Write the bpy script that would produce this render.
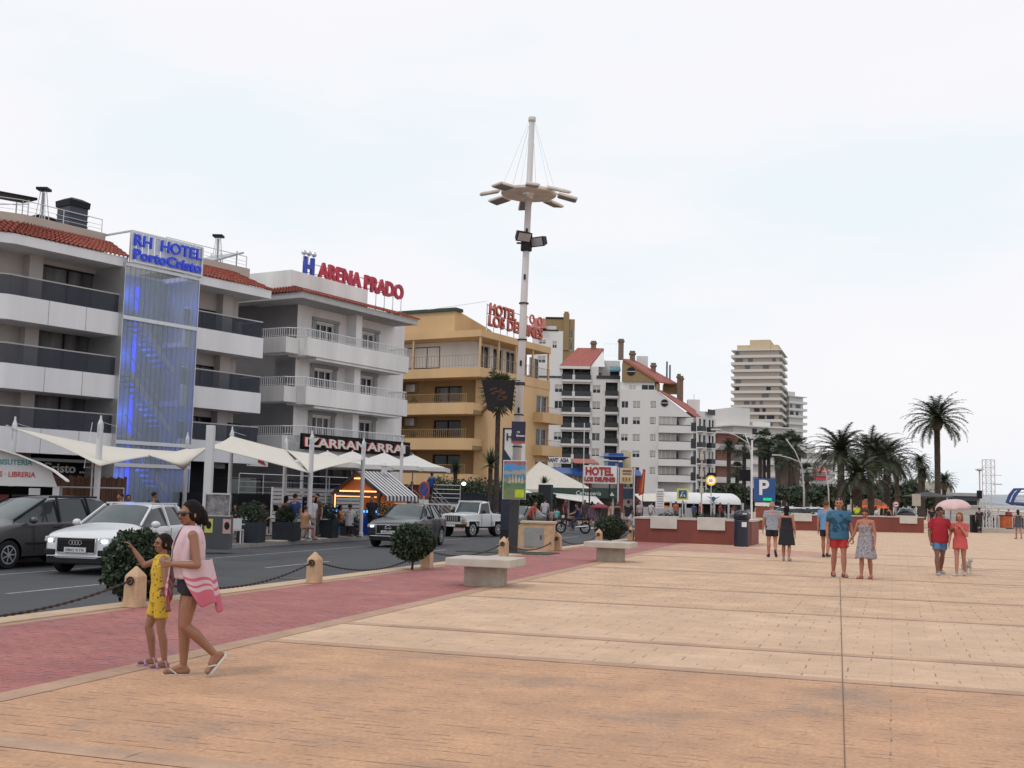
import bpy,bmesh,math,random
from mathutils import Vector,Matrix,noise
R = math.radians
PI = math.pi
for _o in list(bpy.data.objects):
 bpy.data.objects.remove(_o)
SC = bpy.context.scene
COL = SC.collection
rnd = random.Random(7)
# ------------------------------------------------------------------ camera, sky, sun, exposure
YAW,PITCH,ROLL,FPX,CH = 0.32079687,0.09660288,0.02499479,1150.0,1.68
_f = Vector((-math.sin(YAW) * math.cos(PITCH),math.cos(YAW) * math.cos(PITCH),math.sin(PITCH)))
_r = Vector((math.cos(YAW),math.sin(YAW),0)); _u = _r.cross(_f)
CR = _r * math.cos(ROLL) + _u * math.sin(ROLL)
CU = -_r * math.sin(ROLL) + _u * math.cos(ROLL)
CF = _f
cam = bpy.data.objects.new('camera',bpy.data.cameras.new('camera'))
COL.objects.link(cam)
cam.matrix_world = Matrix((( CR.x,CU.x,-CF.x,0),(CR.y,CU.y,-CF.y,0),(CR.z,CU.z,-CF.z,CH),(0,0,0,1)))
cam.data.sensor_width = 36; cam.data.lens = 36 * FPX / 1024
cam.data.clip_start = 0.1; cam.data.clip_end = 30000
SC.camera = cam
W = bpy.data.worlds.new('World'); SC.world = W; W.use_nodes = True
nt = W.node_tree; nt.nodes.clear()
SUN_EL,SUN_AZ = R(55),R(-150)
def wn(t,**k):
 n = nt.nodes.new(t)
 for a,b in k.items(): setattr(n,a,b)
 return n
wo = wn('ShaderNodeOutputWorld'); bg = wn('ShaderNodeBackground'); bg.inputs[1].default_value = 0.1
sky = wn('ShaderNodeTexSky',sky_type='NISHITA',sun_disc=False,sun_elevation=SUN_EL,sun_rotation=R(150))
sky.air_density = 1.0; sky.dust_density = 3.0
tc = wn('ShaderNodeTexCoord'); mp = wn('ShaderNodeMapping'); mp.inputs['Scale'].default_value = (1.0,1.0,3.4)
mp.inputs['Rotation'].default_value = (0.05,-0.10,0.3)
ns = wn('ShaderNodeTexNoise'); ns.inputs['Scale'].default_value = 2.1; ns.inputs['Detail'].default_value = 6; ns.inputs['Roughness'].default_value = 0.5
cr = wn('ShaderNodeValToRGB')
cr.color_ramp.elements[0].position = 0.36; cr.color_ramp.elements[0].color = (8.3,9.0,9.4,1)
cr.color_ramp.elements[1].position = 0.66; cr.color_ramp.elements[1].color = (9.35,9.2,9.45,1)
e = cr.color_ramp.elements.new(0.5); e.color = (9.15,9.15,9.45,1)
mx = wn('ShaderNodeMix',data_type='RGBA'); mx.inputs[0].default_value = 0.96
nt.links.new(tc.outputs['Generated'],mp.inputs[0]); nt.links.new(mp.outputs[0],ns.inputs['Vector'])
nt.links.new(ns.outputs['Fac'],cr.inputs[0]); nt.links.new(sky.outputs[0],mx.inputs[6]); nt.links.new(cr.outputs[0],mx.inputs[7])
nt.links.new(mx.outputs[2],bg.inputs[0]); nt.links.new(bg.outputs[0],wo.inputs[0])
sl = bpy.data.lights.new('sun','SUN'); sl.energy = 0.8; sl.angle = R(12); sl.color = (1,0.96,0.9)
so = bpy.data.objects.new('sun',sl); COL.objects.link(so)
so.rotation_euler = Vector((math.cos(SUN_EL) * math.sin(SUN_AZ) * -1,math.cos(SUN_EL) * math.cos(SUN_AZ) * -1,-math.sin(SUN_EL))).to_track_quat('-Z','Y').to_euler()
SC.view_settings.view_transform = 'Standard'; SC.view_settings.look = 'None'
SC.view_settings.exposure = 0.08; SC.view_settings.gamma = 1.0; SC.view_settings.use_curve_mapping = False
SC.render.engine = 'CYCLES'
SC.cycles.max_bounces = 6; SC.cycles.diffuse_bounces = 3; SC.cycles.transparent_max_bounces = 12
# ------------------------------------------------------------------ pixel -> world helpers (places on real planes)
def ray(px,py):
 return CF + CR * ((px - 512) / FPX) - CU * ((py - 384) / FPX)
def G(px,py,z=0.0):
 d = ray(px,py); t = (z - CH) / d.z
 return Vector((d.x * t,d.y * t,z))
def AT(px,depth,z=0.0):
 """ground point under pixel column px at a forward depth"""
 hy = 505 - 0.025 * (893 - px)
 d = ray(px,hy)
 return Vector((d.x * depth,d.y * depth,z))
def PT(px,py,depth):
 d = ray(px,py)
 return Vector((0,0,CH)) + d * depth
class Frame:
 """facade frame: local x runs along the facade, local y into the building; az = clockwise angle from +Y"""
 def __init__(s,origin,az):
  s.o = Vector((origin.x,origin.y,0)); s.az = az
  s.dx = Vector((math.sin(az),math.cos(az),0)); s.dy = Vector((-math.cos(az),math.sin(az),0))
  s.rot = PI / 2 - az
 def hit(s,px,py,y=0.0):
  d = ray(px,py); c = Vector((0,0,CH)); p0 = s.o + s.dy * y
  t = (p0 - c).dot(s.dy) / d.dot(s.dy); p = c + d * t
  return (p - s.o).dot(s.dx),p.z
 def hitx(s,px,py,x=0.0):
  d = ray(px,py); c = Vector((0,0,CH)); p0 = s.o + s.dx * x
  t = (p0 - c).dot(s.dx) / d.dot(s.dx); p = c + d * t
  return (p - s.o).dot(s.dy),p.z
 def w(s,x,y,z=0):
  return s.o + s.dx * x + s.dy * y + Vector((0,0,z))
# ------------------------------------------------------------------ materials
MC = {}
def mat(name,col,rough=0.7,metal=0.0,var=0.12,scale=3.0,bump=0.0,bscale=None,emit=None,estr=1.0,alpha=None,trans=None,spec=0.5,detail=4,streak=False):
 if name in MC: return MC[name]
 m = bpy.data.materials.new(name); m.use_nodes = True; t = m.node_tree; b = t.nodes['Principled BSDF']
 b.inputs['Roughness'].default_value = rough; b.inputs['Metallic'].default_value = metal
 b.inputs['Specular IOR Level'].default_value = spec
 c4 = (*col,1)
 b.inputs['Base Color'].default_value = c4
 co = t.nodes.new('ShaderNodeTexCoord')
 if var > 0:
  n = t.nodes.new('ShaderNodeTexNoise'); n.inputs['Scale'].default_value = scale; n.inputs['Detail'].default_value = detail
  n.inputs['Roughness'].default_value = 0.6
  src = co.outputs['Object']
  if streak:
   q = t.nodes.new('ShaderNodeMapping'); q.inputs['Scale'].default_value = (1,1,0.12); t.links.new(src,q.inputs[0]); src = q.outputs[0]
  t.links.new(src,n.inputs['Vector'])
  r = t.nodes.new('ShaderNodeValToRGB')
  r.color_ramp.elements[0].position = 0.3; r.color_ramp.elements[0].color = (*[max(0,c * (1 - var)) for c in col],1)
  r.color_ramp.elements[1].position = 0.7; r.color_ramp.elements[1].color = (*[min(1,c * (1 + var * 0.7)) for c in col],1)
  t.links.new(n.outputs['Fac'],r.inputs[0]); t.links.new(r.outputs[0],b.inputs['Base Color'])
 if bump > 0:
  n2 = t.nodes.new('ShaderNodeTexNoise'); n2.inputs['Scale'].default_value = bscale or scale * 6; n2.inputs['Detail'].default_value = 3
  t.links.new(co.outputs['Object'],n2.inputs['Vector'])
  bp = t.nodes.new('ShaderNodeBump'); bp.inputs['Strength'].default_value = bump; bp.inputs['Distance'].default_value = 0.02
  t.links.new(n2.outputs['Fac'],bp.inputs['Height']); t.links.new(bp.outputs[0],b.inputs['Normal'])
 if emit:
  b.inputs['Emission Color'].default_value = (*emit,1); b.inputs['Emission Strength'].default_value = estr
 if alpha is not None: b.inputs['Alpha'].default_value = alpha
 if trans is not None:
  b.inputs['Transmission Weight'].default_value = trans
 MC[name] = m
 return m
# ------------------------------------------------------------------ object helpers
def tag(o,label=None,cat=None,group=None,kind=None):
 if label: o['label'] = label
 if cat: o['category'] = cat
 if group: o['group'] = group
 if kind: o['kind'] = kind
 return o
def empty(name,loc=(0,0,0),rz=0.0,label=None,cat=None,group=None,kind=None):
 o = bpy.data.objects.new(name,None); COL.objects.link(o); o.empty_display_size = 0.3
 o.location = loc; o.rotation_euler = (0,0,rz)
 return tag(o,label,cat,group,kind)
def copy_tree(o,parent=None):
 c = o.copy(); link(c,parent)
 for ch in list(KIDS.get(o.name,[])): copy_tree(ch,c)
 return c
KIDS = {}
def link(o,parent=None):
 COL.objects.link(o)
 if parent is not None:
  o.parent = parent; KIDS.setdefault(parent.name,[]).append(o)
 return o
def place(proto,loc,rz=0.0,label=None,group=None,first=False,scale=None):
 o = proto if first else copy_tree(proto)
 o.location = loc; o.rotation_euler = (0,0,rz)
 if scale: o.scale = (scale,) * 3
 if label: o['label'] = label
 if group: o['group'] = group
 return o
class MB:
 def __init__(s): s.v = []; s.f = []; s.m = None; s.sm = None
 def add(s,vs,fs):
  n = len(s.v)
  if s.m is not None: vs = [s.m @ Vector(v) for v in vs]
  s.v += [tuple(v) for v in vs]; s.f += [tuple(i + n for i in f) for f in fs]; return s
 def box(s,x0,x1,y0,y1,z0,z1):
  if x0 > x1: x0,x1 = x1,x0
  if y0 > y1: y0,y1 = y1,y0
  if z0 > z1: z0,z1 = z1,z0
  return s.add([(x0,y0,z0),(x1,y0,z0),(x1,y1,z0),(x0,y1,z0),(x0,y0,z1),(x1,y0,z1),(x1,y1,z1),(x0,y1,z1)],
                     [(0,3,2,1),(4,5,6,7),(0,1,5,4),(1,2,6,5),(2,3,7,6),(3,0,4,7)])
 def cbox(s,c,sx,sy,sz,rz=0.0,rx=0.0,ry=0.0):
  M = Matrix.Translation(c) @ Matrix.Rotation(rz,4,'Z') @ Matrix.Rotation(rx,4,'X') @ Matrix.Rotation(ry,4,'Y')
  old = s.m; s.m = M if old is None else old @ M
  s.box(-sx / 2,sx / 2,-sy / 2,sy / 2,-sz / 2,sz / 2); s.m = old; return s
 def rings(s,rings,cap0=True,cap1=True,closed=True):
  n = len(rings[0]); vs = [p for r in rings for p in r]; fs = []
  for i in range(len(rings) - 1):
   for j in range(n if closed else n - 1):
    k = (j + 1) % n
    fs.append((i * n + j,i * n + k,(i + 1) * n + k,(i + 1) * n + j))
  if cap0: fs.append(tuple(range(n - 1,-1,-1)))
  if cap1: fs.append(tuple((len(rings) - 1) * n + j for j in range(n)))
  return s.add(vs,fs)
 def tube(s,p,q,r,r2=None,n=8,caps=True):
  p = Vector(p); q = Vector(q); r2 = r if r2 is None else r2
  d = (q - p); d = d.normalized() if d.length > 1e-9 else Vector((0,0,1))
  a = d.orthogonal().normalized(); b = d.cross(a)
  R0 = [p + (a * math.cos(t) + b * math.sin(t)) * r for t in [2 * PI * i / n for i in range(n)]]
  R1 = [q + (a * math.cos(t) + b * math.sin(t)) * r2 for t in [2 * PI * i / n for i in range(n)]]
  return s.rings([R0,R1],caps,caps)
 def path(s,pts,rs,n=8,caps=True):
  pts = [Vector(p) for p in pts]
  if not isinstance(rs,(list,tuple)): rs = [rs] * len(pts)
  ref = None; rr = []
  for i,p in enumerate(pts):
   d = (pts[min(i + 1,len(pts) - 1)] - pts[max(i - 1,0)]).normalized()
   if ref is None: ref = d.orthogonal().normalized()
   a = (ref - d * ref.dot(d)).normalized(); ref = a; b = d.cross(a)
   rr.append([p + (a * math.cos(t) + b * math.sin(t)) * rs[i] for t in [2 * PI * k / n for k in range(n)]])
  return s.rings(rr,caps,caps)
 def lathe(s,prof,n=16,c=(0,0,0)):
  rr = [[(c[0] + r * math.cos(2 * PI * k / n),c[1] + r * math.sin(2 * PI * k / n),c[2] + z) for k in range(n)] for r,z in prof]
  return s.rings(rr)
 def sphere(s,c,rx,ry=None,rz=None,n=10,m=7,jit=0):
  ry = ry or rx; rz = rz or rx; c = Vector(c); rr = []
  for i in range(1,m):
   t = PI * i / m
   rr.append([(c.x + rx * math.sin(t) * math.cos(2 * PI * k / n),c.y + ry * math.sin(t) * math.sin(2 * PI * k / n),c.z - rz * math.cos(t)) for k in range(n)])
  vs = [p for r in rr for p in r]; L = len(vs); vs += [(c.x,c.y,c.z - rz),(c.x,c.y,c.z + rz)]; fs = []
  for i in range(m - 2):
   for j in range(n):
    k = (j + 1) % n; fs.append((i * n + j,i * n + k,(i + 1) * n + k,(i + 1) * n + j))
  for j in range(n):
   k = (j + 1) % n; fs.append((L,k,j)); fs.append((L + 1,(m - 2) * n + j,(m - 2) * n + k))
  return s.add(vs,fs)
 def poly(s,pts,y0,y1):
  """prism: 2D (x,z) outline, from y0 to y1"""
  n = len(pts)
  return s.add([(x,y0,z) for x,z in pts] + [(x,y1,z) for x,z in pts],
                     [tuple(range(n)),tuple(range(2 * n - 1,n - 1,-1))] + [((i + 1) % n,i,n + i,n + (i + 1) % n) for i in range(n)])
 def polyxy(s,pts,z0,z1):
  n = len(pts)
  return s.add([(x,y,z0) for x,y in pts] + [(x,y,z1) for x,y in pts],
                     [tuple(range(n - 1,-1,-1)),tuple(range(n,2 * n))] + [(i,(i + 1) % n,n + (i + 1) % n,n + i) for i in range(n)])
 def quad(s,a,b,c,d): return s.add([a,b,c,d],[(0,1,2,3)])
 def mesh(s,name,m,smooth=False):
  me = bpy.data.meshes.new(name); me.from_pydata(s.v,[],s.f); me.update()
  if m is not None:
   for q in (m if isinstance(m,(list,tuple)) else [m]): me.materials.append(q)
  if smooth: me.polygons.foreach_set('use_smooth',[True] * len(me.polygons))
  return me
 def build(s,name,m,parent=None,smooth=False,bevel=0,solid=0,loc=None,fix=False,sub=0,autos=None):
  me = s.mesh(name,m,smooth)
  if fix or bevel:
   bm = bmesh.new(); bm.from_mesh(me); bmesh.ops.recalc_face_normals(bm,faces=bm.faces); bm.to_mesh(me); bm.free()
  o = bpy.data.objects.new(name,me); link(o,parent)
  if loc is not None: o.location = loc
  if solid:
   q = o.modifiers.new('s','SOLIDIFY'); q.thickness = solid; q.offset = 0
  if bevel:
   q = o.modifiers.new('b','BEVEL'); q.width = bevel; q.segments = 2; q.limit_method = 'ANGLE'
  if sub:
   q = o.modifiers.new('u','SUBSURF'); q.levels = sub; q.render_levels = sub
  return o
def bake(o):
 """evaluate modifiers into a plain mesh"""
 dg = bpy.context.evaluated_depsgraph_get(); dg.update()
 me = bpy.data.meshes.new_from_object(o.evaluated_get(dg)); o.modifiers.clear(); o.data = me; return o
def lettering(text,size,m,parent,loc,rot=(PI / 2,0,0),depth=0.03,bold=0.0,sx=1.0,name='lettering',align='LEFT',width=None,spacing=1.0,shear=0.0):
 cu = bpy.data.curves.new(name,'FONT'); cu.body = text; cu.size = size; cu.extrude = depth / 2; cu.offset = bold; cu.align_x = align
 cu.space_character = spacing; cu.resolution_u = 3; cu.shear = shear
 t = bpy.data.objects.new('tmp',cu); COL.objects.link(t)
 dg = bpy.context.evaluated_depsgraph_get(); dg.update()
 me = bpy.data.meshes.new_from_object(t.evaluated_get(dg)); bpy.data.objects.remove(t)
 if width:
  xs = [v.co.x for v in me.vertices]; w = max(xs) - min(xs); sx = width / w
  mnx = min(xs)
  for v in me.vertices: v.co.x = (v.co.x - (mnx if align == 'LEFT' else 0)) * sx
 elif sx != 1:
  for v in me.vertices: v.co.x *= sx
 me.materials.clear(); me.materials.append(m)
 o = bpy.data.objects.new(name,me); o.location = loc; o.rotation_euler = rot
 return link(o,parent)
# common materials
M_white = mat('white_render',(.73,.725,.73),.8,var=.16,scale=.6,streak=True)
M_whitep = mat('white_panel',(.68,.69,.72),.5,var=.10,scale=.8,streak=True)
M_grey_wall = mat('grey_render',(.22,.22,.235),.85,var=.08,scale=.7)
M_cream = mat('cream_render',(.45,.39,.34),.85,var=.08,scale=.7)
M_beige = mat('beige_wall',(.44,.42,.41),.85,var=.08,scale=.7)
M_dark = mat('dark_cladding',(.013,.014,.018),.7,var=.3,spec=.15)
M_glass = mat('window_glass',(.018,.022,.032),.12,var=.5,scale=.8,spec=.3)
M_glass2 = mat('window_glass_blind',(.30,.31,.32),.3,var=.3,scale=1.2)
M_tint = mat('tinted_balcony_glass',(.03,.035,.055),.06,var=0,alpha=.5,spec=.3)
M_alu = mat('brushed_metal',(.55,.56,.58),.35,.6,var=.05)
M_wpaint = mat('white_paint',(.70,.70,.71),.45,var=.04)
M_black = mat('black_paint',(.012,.012,.015),.6,var=.1,spec=.2)
M_frame = mat('dark_frame',(.02,.02,.024),.6,var=.1,spec=.2)
def tile_mat(name,col,along_scale=3.0):
 m = mat(name,col,.75,var=0)
 t = m.node_tree; b = t.nodes['Principled BSDF']
 co = t.nodes.new('ShaderNodeTexCoord'); n = t.nodes.new('ShaderNodeTexNoise'); n.inputs['Scale'].default_value = 7; n.inputs['Detail'].default_value = 3
 t.links.new(co.outputs['Object'],n.inputs['Vector'])
 r = t.nodes.new('ShaderNodeValToRGB'); r.color_ramp.elements[0].position = .3; r.color_ramp.elements[1].position = .7
 r.color_ramp.elements[0].color = (*[c * .45 for c in col],1); r.color_ramp.elements[1].color = (*[min(1,c * 1.5) for c in col],1)
 t.links.new(n.outputs['Fac'],r.inputs[0]); t.links.new(r.outputs[0],b.inputs['Base Color'])
 return m
M_tile = tile_mat('terracotta_tile',(.25,.055,.035))
M_tile2 = tile_mat('red_roof_tile',(.33,.10,.08))
# ------------------------------------------------------------------ THE SETTING: ground, promenade, road
KX = -10.05          # line of the stone posts along the road
def paving_mat(name,c1,c2,mortar,bw,bh,rough=.75,ang=0.0,stain=.22,fine=.12,offset=.5,msize=.018,bump=.35,hw=.8,vw=.8,c3=None,pb=.12):
 m = bpy.data.materials.new(name); m.use_nodes = True; t = m.node_tree; b = t.nodes['Principled BSDF']
 b.inputs['Roughness'].default_value = rough; b.inputs['Specular IOR Level'].default_value = .35
 N = lambda ty: t.nodes.new(ty); L = t.links.new
 co = N('ShaderNodeTexCoord'); mp = N('ShaderNodeMapping'); mp.inputs['Rotation'].default_value = (0,0,ang); L(co.outputs['Object'],mp.inputs[0])
 wob = N('ShaderNodeTexNoise'); wob.inputs['Scale'].default_value = 1.3; wob.inputs['Detail'].default_value = 4; L(co.outputs['Object'],wob.inputs['Vector'])
 wm = N('ShaderNodeVectorMath'); wm.operation = 'SCALE'; wm.inputs['Scale'].default_value = .05; L(wob.outputs['Color'],wm.inputs[0])
 wa = N('ShaderNodeVectorMath'); L(mp.outputs[0],wa.inputs[0]); L(wm.outputs[0],wa.inputs[1])
 br = N('ShaderNodeTexBrick'); br.offset = offset; br.inputs['Scale'].default_value = 1; br.inputs['Brick Width'].default_value = bw; br.inputs['Row Height'].default_value = bh
 br.inputs['Mortar Size'].default_value = msize; br.inputs['Mortar Smooth'].default_value = .6; br.inputs['Bias'].default_value = 0
 br.inputs['Color1'].default_value = (*c1,1); br.inputs['Color2'].default_value = (*c2,1); br.inputs['Mortar'].default_value = (*mortar,1)
 L(wa.outputs[0],br.inputs['Vector'])
 # joints split into long rows and cross joints, each worn away in dashes
 brh = N('ShaderNodeTexBrick'); brh.offset = 0; brh.inputs['Scale'].default_value = 1; brh.inputs['Brick Width'].default_value = 500; brh.inputs['Row Height'].default_value = bh; brh.inputs['Mortar Size'].default_value = msize; brh.inputs['Mortar Smooth'].default_value = .6
 L(wa.outputs[0],brh.inputs['Vector'])
 vf = N('ShaderNodeMath'); vf.operation = 'SUBTRACT'; vf.use_clamp = True; L(br.outputs['Fac'],vf.inputs[0]); L(brh.outputs['Fac'],vf.inputs[1])
 def dash(sx,sy,lo,hi,amt,src):
  q = N('ShaderNodeMapping'); q.inputs['Scale'].default_value = (sx,sy,1); L(mp.outputs[0],q.inputs[0])
  jn = N('ShaderNodeTexNoise'); jn.inputs['Scale'].default_value = 1; jn.inputs['Detail'].default_value = 3; jn.inputs['Roughness'].default_value = .6; L(q.outputs[0],jn.inputs['Vector'])
  jr = N('ShaderNodeMapRange'); jr.inputs[1].default_value = lo; jr.inputs[2].default_value = hi; jr.inputs[3].default_value = 0; jr.inputs[4].default_value = amt; L(jn.outputs['Fac'],jr.inputs[0])
  m_ = N('ShaderNodeMath'); m_.operation = 'MULTIPLY'; L(src,m_.inputs[0]); L(jr.outputs[0],m_.inputs[1]); return m_.outputs[0]
 jm = N('ShaderNodeMath'); jm.operation = 'ADD'; jm.use_clamp = True; L(dash(4.2,8.5,.52,.60,hw,brh.outputs['Fac']),jm.inputs[0]); L(dash(3,3,.48,.60,vw,vf.outputs[0]),jm.inputs[1])
 ln = N('ShaderNodeTexNoise'); ln.inputs['Scale'].default_value = .8; ln.inputs['Detail'].default_value = 9; ln.inputs['Roughness'].default_value = .68; L(co.outputs['Object'],ln.inputs['Vector'])
 lr = N('ShaderNodeValToRGB'); lr.color_ramp.elements[0].position = .34; lr.color_ramp.elements[1].position = .68
 lr.color_ramp.elements[0].color = (*(c3 or c1),1); lr.color_ramp.elements[1].color = (*c2,1); e_ = lr.color_ramp.elements.new(.47); e_.color = (*c1,1); L(ln.outputs['Fac'],lr.inputs[0])
 br2 = N('ShaderNodeMix'); br2.data_type = 'RGBA'; br2.inputs[0].default_value = pb; L(lr.outputs[0],br2.inputs[6]); L(br.outputs['Color'],br2.inputs[7])
 mm = N('ShaderNodeMix'); mm.data_type = 'RGBA'; L(jm.outputs[0],mm.inputs[0]); L(br2.outputs[2],mm.inputs[6]); mm.inputs[7].default_value = (*mortar,1)
 # fine speckle and stains
 fn = N('ShaderNodeTexNoise'); fn.inputs['Scale'].default_value = 26; fn.inputs['Detail'].default_value = 6; fn.inputs['Roughness'].default_value = .75; L(co.outputs['Object'],fn.inputs['Vector'])
 fr = N('ShaderNodeMapRange'); fr.inputs[1].default_value = .32; fr.inputs[2].default_value = .68; fr.inputs[3].default_value = 1 - fine; fr.inputs[4].default_value = 1 + fine * .7; L(fn.outputs['Fac'],fr.inputs[0])
 sm = N('ShaderNodeMapping'); sm.inputs['Scale'].default_value = (.9,1.2,1); L(mp.outputs[0],sm.inputs[0])
 sn = N('ShaderNodeTexNoise'); sn.inputs['Scale'].default_value = 1.5; sn.inputs['Detail'].default_value = 8; sn.inputs['Roughness'].default_value = .7; L(sm.outputs[0],sn.inputs['Vector'])
 sr = N('ShaderNodeMapRange'); sr.inputs[1].default_value = .3; sr.inputs[2].default_value = .6; sr.inputs[3].default_value = 1 - stain; sr.inputs[4].default_value = 1.04; L(sn.outputs['Fac'],sr.inputs[0])
 pm = N('ShaderNodeMath'); pm.operation = 'MULTIPLY'; L(fr.outputs[0],pm.inputs[0]); L(sr.outputs[0],pm.inputs[1])
 fm = N('ShaderNodeVectorMath'); fm.operation = 'SCALE'; L(mm.outputs[2],fm.inputs[0]); L(pm.outputs[0],fm.inputs['Scale'])
 L(fm.outputs[0],b.inputs['Base Color'])
 h = N('ShaderNodeMath'); h.operation = 'MULTIPLY_ADD'; L(jm.outputs[0],h.inputs[0]); h.inputs[1].default_value = -1; L(fn.outputs['Fac'],h.inputs[2])
 bp = N('ShaderNodeBump'); bp.inputs['Strength'].default_value = bump; bp.inputs['Distance'].default_value = .012; L(h.outputs[0],bp.inputs['Height']); L(bp.outputs[0],b.inputs['Normal'])
 rr = N('ShaderNodeMapRange'); rr.inputs[3].default_value = rough - .15; rr.inputs[4].default_value = rough + .12; L(sn.outputs['Fac'],rr.inputs[0]); L(rr.outputs[0],b.inputs['Roughness'])
 return m
M_tan_a = paving_mat('stamped_concrete_orange',(.51,.295,.175),(.59,.345,.20),(.10,.055,.05),.6,.115,stain=.22,fine=.26,msize=.010,hw=.85,vw=.25,c3=(.39,.255,.18),pb=.06)
M_tan_b = paving_mat('stamped_concrete_sand',(.57,.38,.25),(.66,.465,.325),(.17,.10,.07),.42,.30,stain=.16,msize=.011,fine=.18,hw=.45,vw=.8,c3=(.52,.37,.265))
M_tan_c = paving_mat('stamped_concrete_pale',(.55,.36,.23),(.65,.445,.295),(.17,.10,.07),.42,.28,stain=.22,msize=.012,fine=.18,hw=.5,vw=.85,c3=(.50,.34,.235))
M_red_pave = paving_mat('red_block_paving',(.355,.125,.115),(.46,.185,.165),(.12,.035,.045),.24,.115,stain=.25,msize=.016,bump=.6,fine=.3,hw=.95,vw=.5,c3=(.34,.16,.17),pb=.2)
M_band = paving_mat('brown_concrete_band',(.44,.28,.19),(.52,.35,.24),(.28,.15,.10),3.0,.5,stain=.25)
M_edge = paving_mat('edge_strip_concrete',(.40,.25,.17),(.48,.31,.215),(.25,.16,.11),2.4,3,stain=.2)
M_asph = mat('asphalt',(.048,.050,.056),.8,var=.25,scale=.7,bump=.3,bscale=40,detail=8)
M_kerb = mat('kerb_stone',(.50,.36,.25),.8,var=.15,scale=2,bump=.2)
M_walk = paving_mat('far_pavement',(.22,.17,.15),(.29,.235,.205),(.14,.11,.10),.6,.4,stain=.3)
M_ground = mat('dusty_ground',(.30,.27,.23),.9,var=.15,scale=.05)
def sheet(name,x0,x1,y0,y1,z,m,kind='structure',pts=None,sub=1):
 mb = MB()
 if pts: mb.add([(x,y,z) for x,y in pts],[tuple(range(len(pts)))])
 else: mb.quad((x0,y0,z),(x1,y0,z),(x1,y1,z),(x0,y1,z))
 return tag(mb.build(name,m),kind=kind)
ZR,ZS = -0.30,-0.17
sheet('ground',-3000,3000,-400,9000,-0.62,M_ground)
# promenade body (raised over the road) with tan sheets on top; red strip beside the road
PX1 = 60.0
def rtx(y):  # boundary between red blocks and tan concrete
 return -6.55 - 0.027 * max(0,min(y,110) - 8)
mb = MB(); mb.box(KX - .32,PX1,-15,175,-0.61,-0.004); tag(mb.build('promenade_base',M_edge),kind='structure')
sheet('promenade_orange',0,0,0,0,0.0,M_tan_a,pts=[(rtx(-15),-15),(PX1,-15),(PX1,11.62),(rtx(11.62),11.62)])
sheet('promenade_sand',0,0,0,0,0.0,M_tan_b,pts=[(rtx(11.62),11.62),(PX1,11.62),(PX1,18.2),(rtx(18.2),18.2)])
sheet('promenade_pale',0,0,0,0,0.0,M_tan_c,pts=[(rtx(18.2),18.2),(PX1,18.2),(PX1,34.2),(rtx(34.2),34.2)])
sheet('promenade_far',0,0,0,0,0.0,M_tan_b,pts=[(rtx(34.2),34.2),(PX1,34.2),(PX1,175),(rtx(175),175),(rtx(110),110)])
sheet('promenade_red',0,0,0,0,0.0,M_red_pave,pts=[(KX + .1,-15),(rtx(-15),-15),(rtx(8),8),(rtx(110),110),(rtx(175),175),(KX + .1,175)])
sheet('promenade_edge_strip',0,0,0,0,0.004,M_edge,pts=[(rtx(-15) - .26,-15),(rtx(-15) + .02,-15),(rtx(8) + .02,8),(rtx(110) + .02,110),(rtx(110) - .26,110),(rtx(8) - .26,8)])
for i,(y,w) in enumerate([(6.28,.26),(11.62,.24),(13.6,.22),(18.2,.16),(22.0,.26),(27.5,.2),(34.2,.25),(41,.25)]):
 sheet('promenade_band',0,0,0,0,0.004,M_band,pts=[(rtx(y) - .0 + .03,y - w / 2),(PX1,y - w / 2),(PX1,y + w / 2),(rtx(y) + .03,y + w / 2)])
sheet('promenade_joint',0,0,0,0,0.008,M_black if False else mat('dark_joint',(.16,.10,.07),.9),pts=[(-.208,5.6),(-.202,5.6),(-1.165,27.8),(-1.178,27.8)])
sheet('promenade_red_crossing',0,0,0,0,0.003,paving_mat('faded_red_blocks',(.50,.27,.20),(.56,.33,.25),(.3,.17,.13),.24,.12,ang=R(45)),pts=[(-7.6,38.2),(-.5,37.2),(-.5,40),(-7.6,44.2)])
# pale scuffs where the paving has been worn at the far right
mb = MB()
for (x,y,w,d) in [(2.6,33.5,2.6,.35),(4.4,37.0,3.0,.4),(3.2,30.0,2.2,.22),(5.6,41,3.4,.5),(2.2,27.0,1.6,.18)]:
 q = []
 for k in range(14):
  t = 2 * PI * k / 14; rr = .7 + .5 * rnd.random(); q.append((x + w / 2 * math.cos(t) * rr,y + d / 2 * math.sin(t) * rr,0.0055))
 mb.add(q,[tuple(range(14))])
tag(mb.build('promenade_worn_patch',mat('worn_concrete',(.62,.50,.40),.8,var=.15,scale=3)),kind='structure')
mb = MB(); mb.box(KX - .52,KX - .1,-15,175,-.6,0.012); tag(mb.build('kerb',M_kerb),kind='structure')
# road and far pavement
sheet('road',-20.8,KX - .3,-15,400,ZR,M_asph)
mb = MB(); mb.box(-20.95,-20.8,-15,400,-.61,ZS); tag(mb.build('far_kerb',mat('far_kerb_stone',(.25,.23,.22),.8,var=.2,scale=2)),kind='structure')
sheet('pavement',-70,-20.95,-15,400,ZS - .002,M_walk)
M_paintr = mat('road_paint',(.30,.31,.33),.7,var=.35,scale=3)
mb = MB()
for y in range(-10,200,9): mb.quad((-15.15,y,ZR + .004),(-15.05,y,ZR + .004),(-15.05,y + 3.5,ZR + .004),(-15.15,y + 3.5,ZR + .004))
mb.quad((-12.15,-15,ZR + .004),(-12.05,-15,ZR + .004),(-12.05,200,ZR + .004),(-12.15,200,ZR + .004))
mb.quad((-18.35,-15,ZR + .004),(-18.27,-15,ZR + .004),(-18.27,200,ZR + .004),(-18.35,200,ZR + .004))
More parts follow.
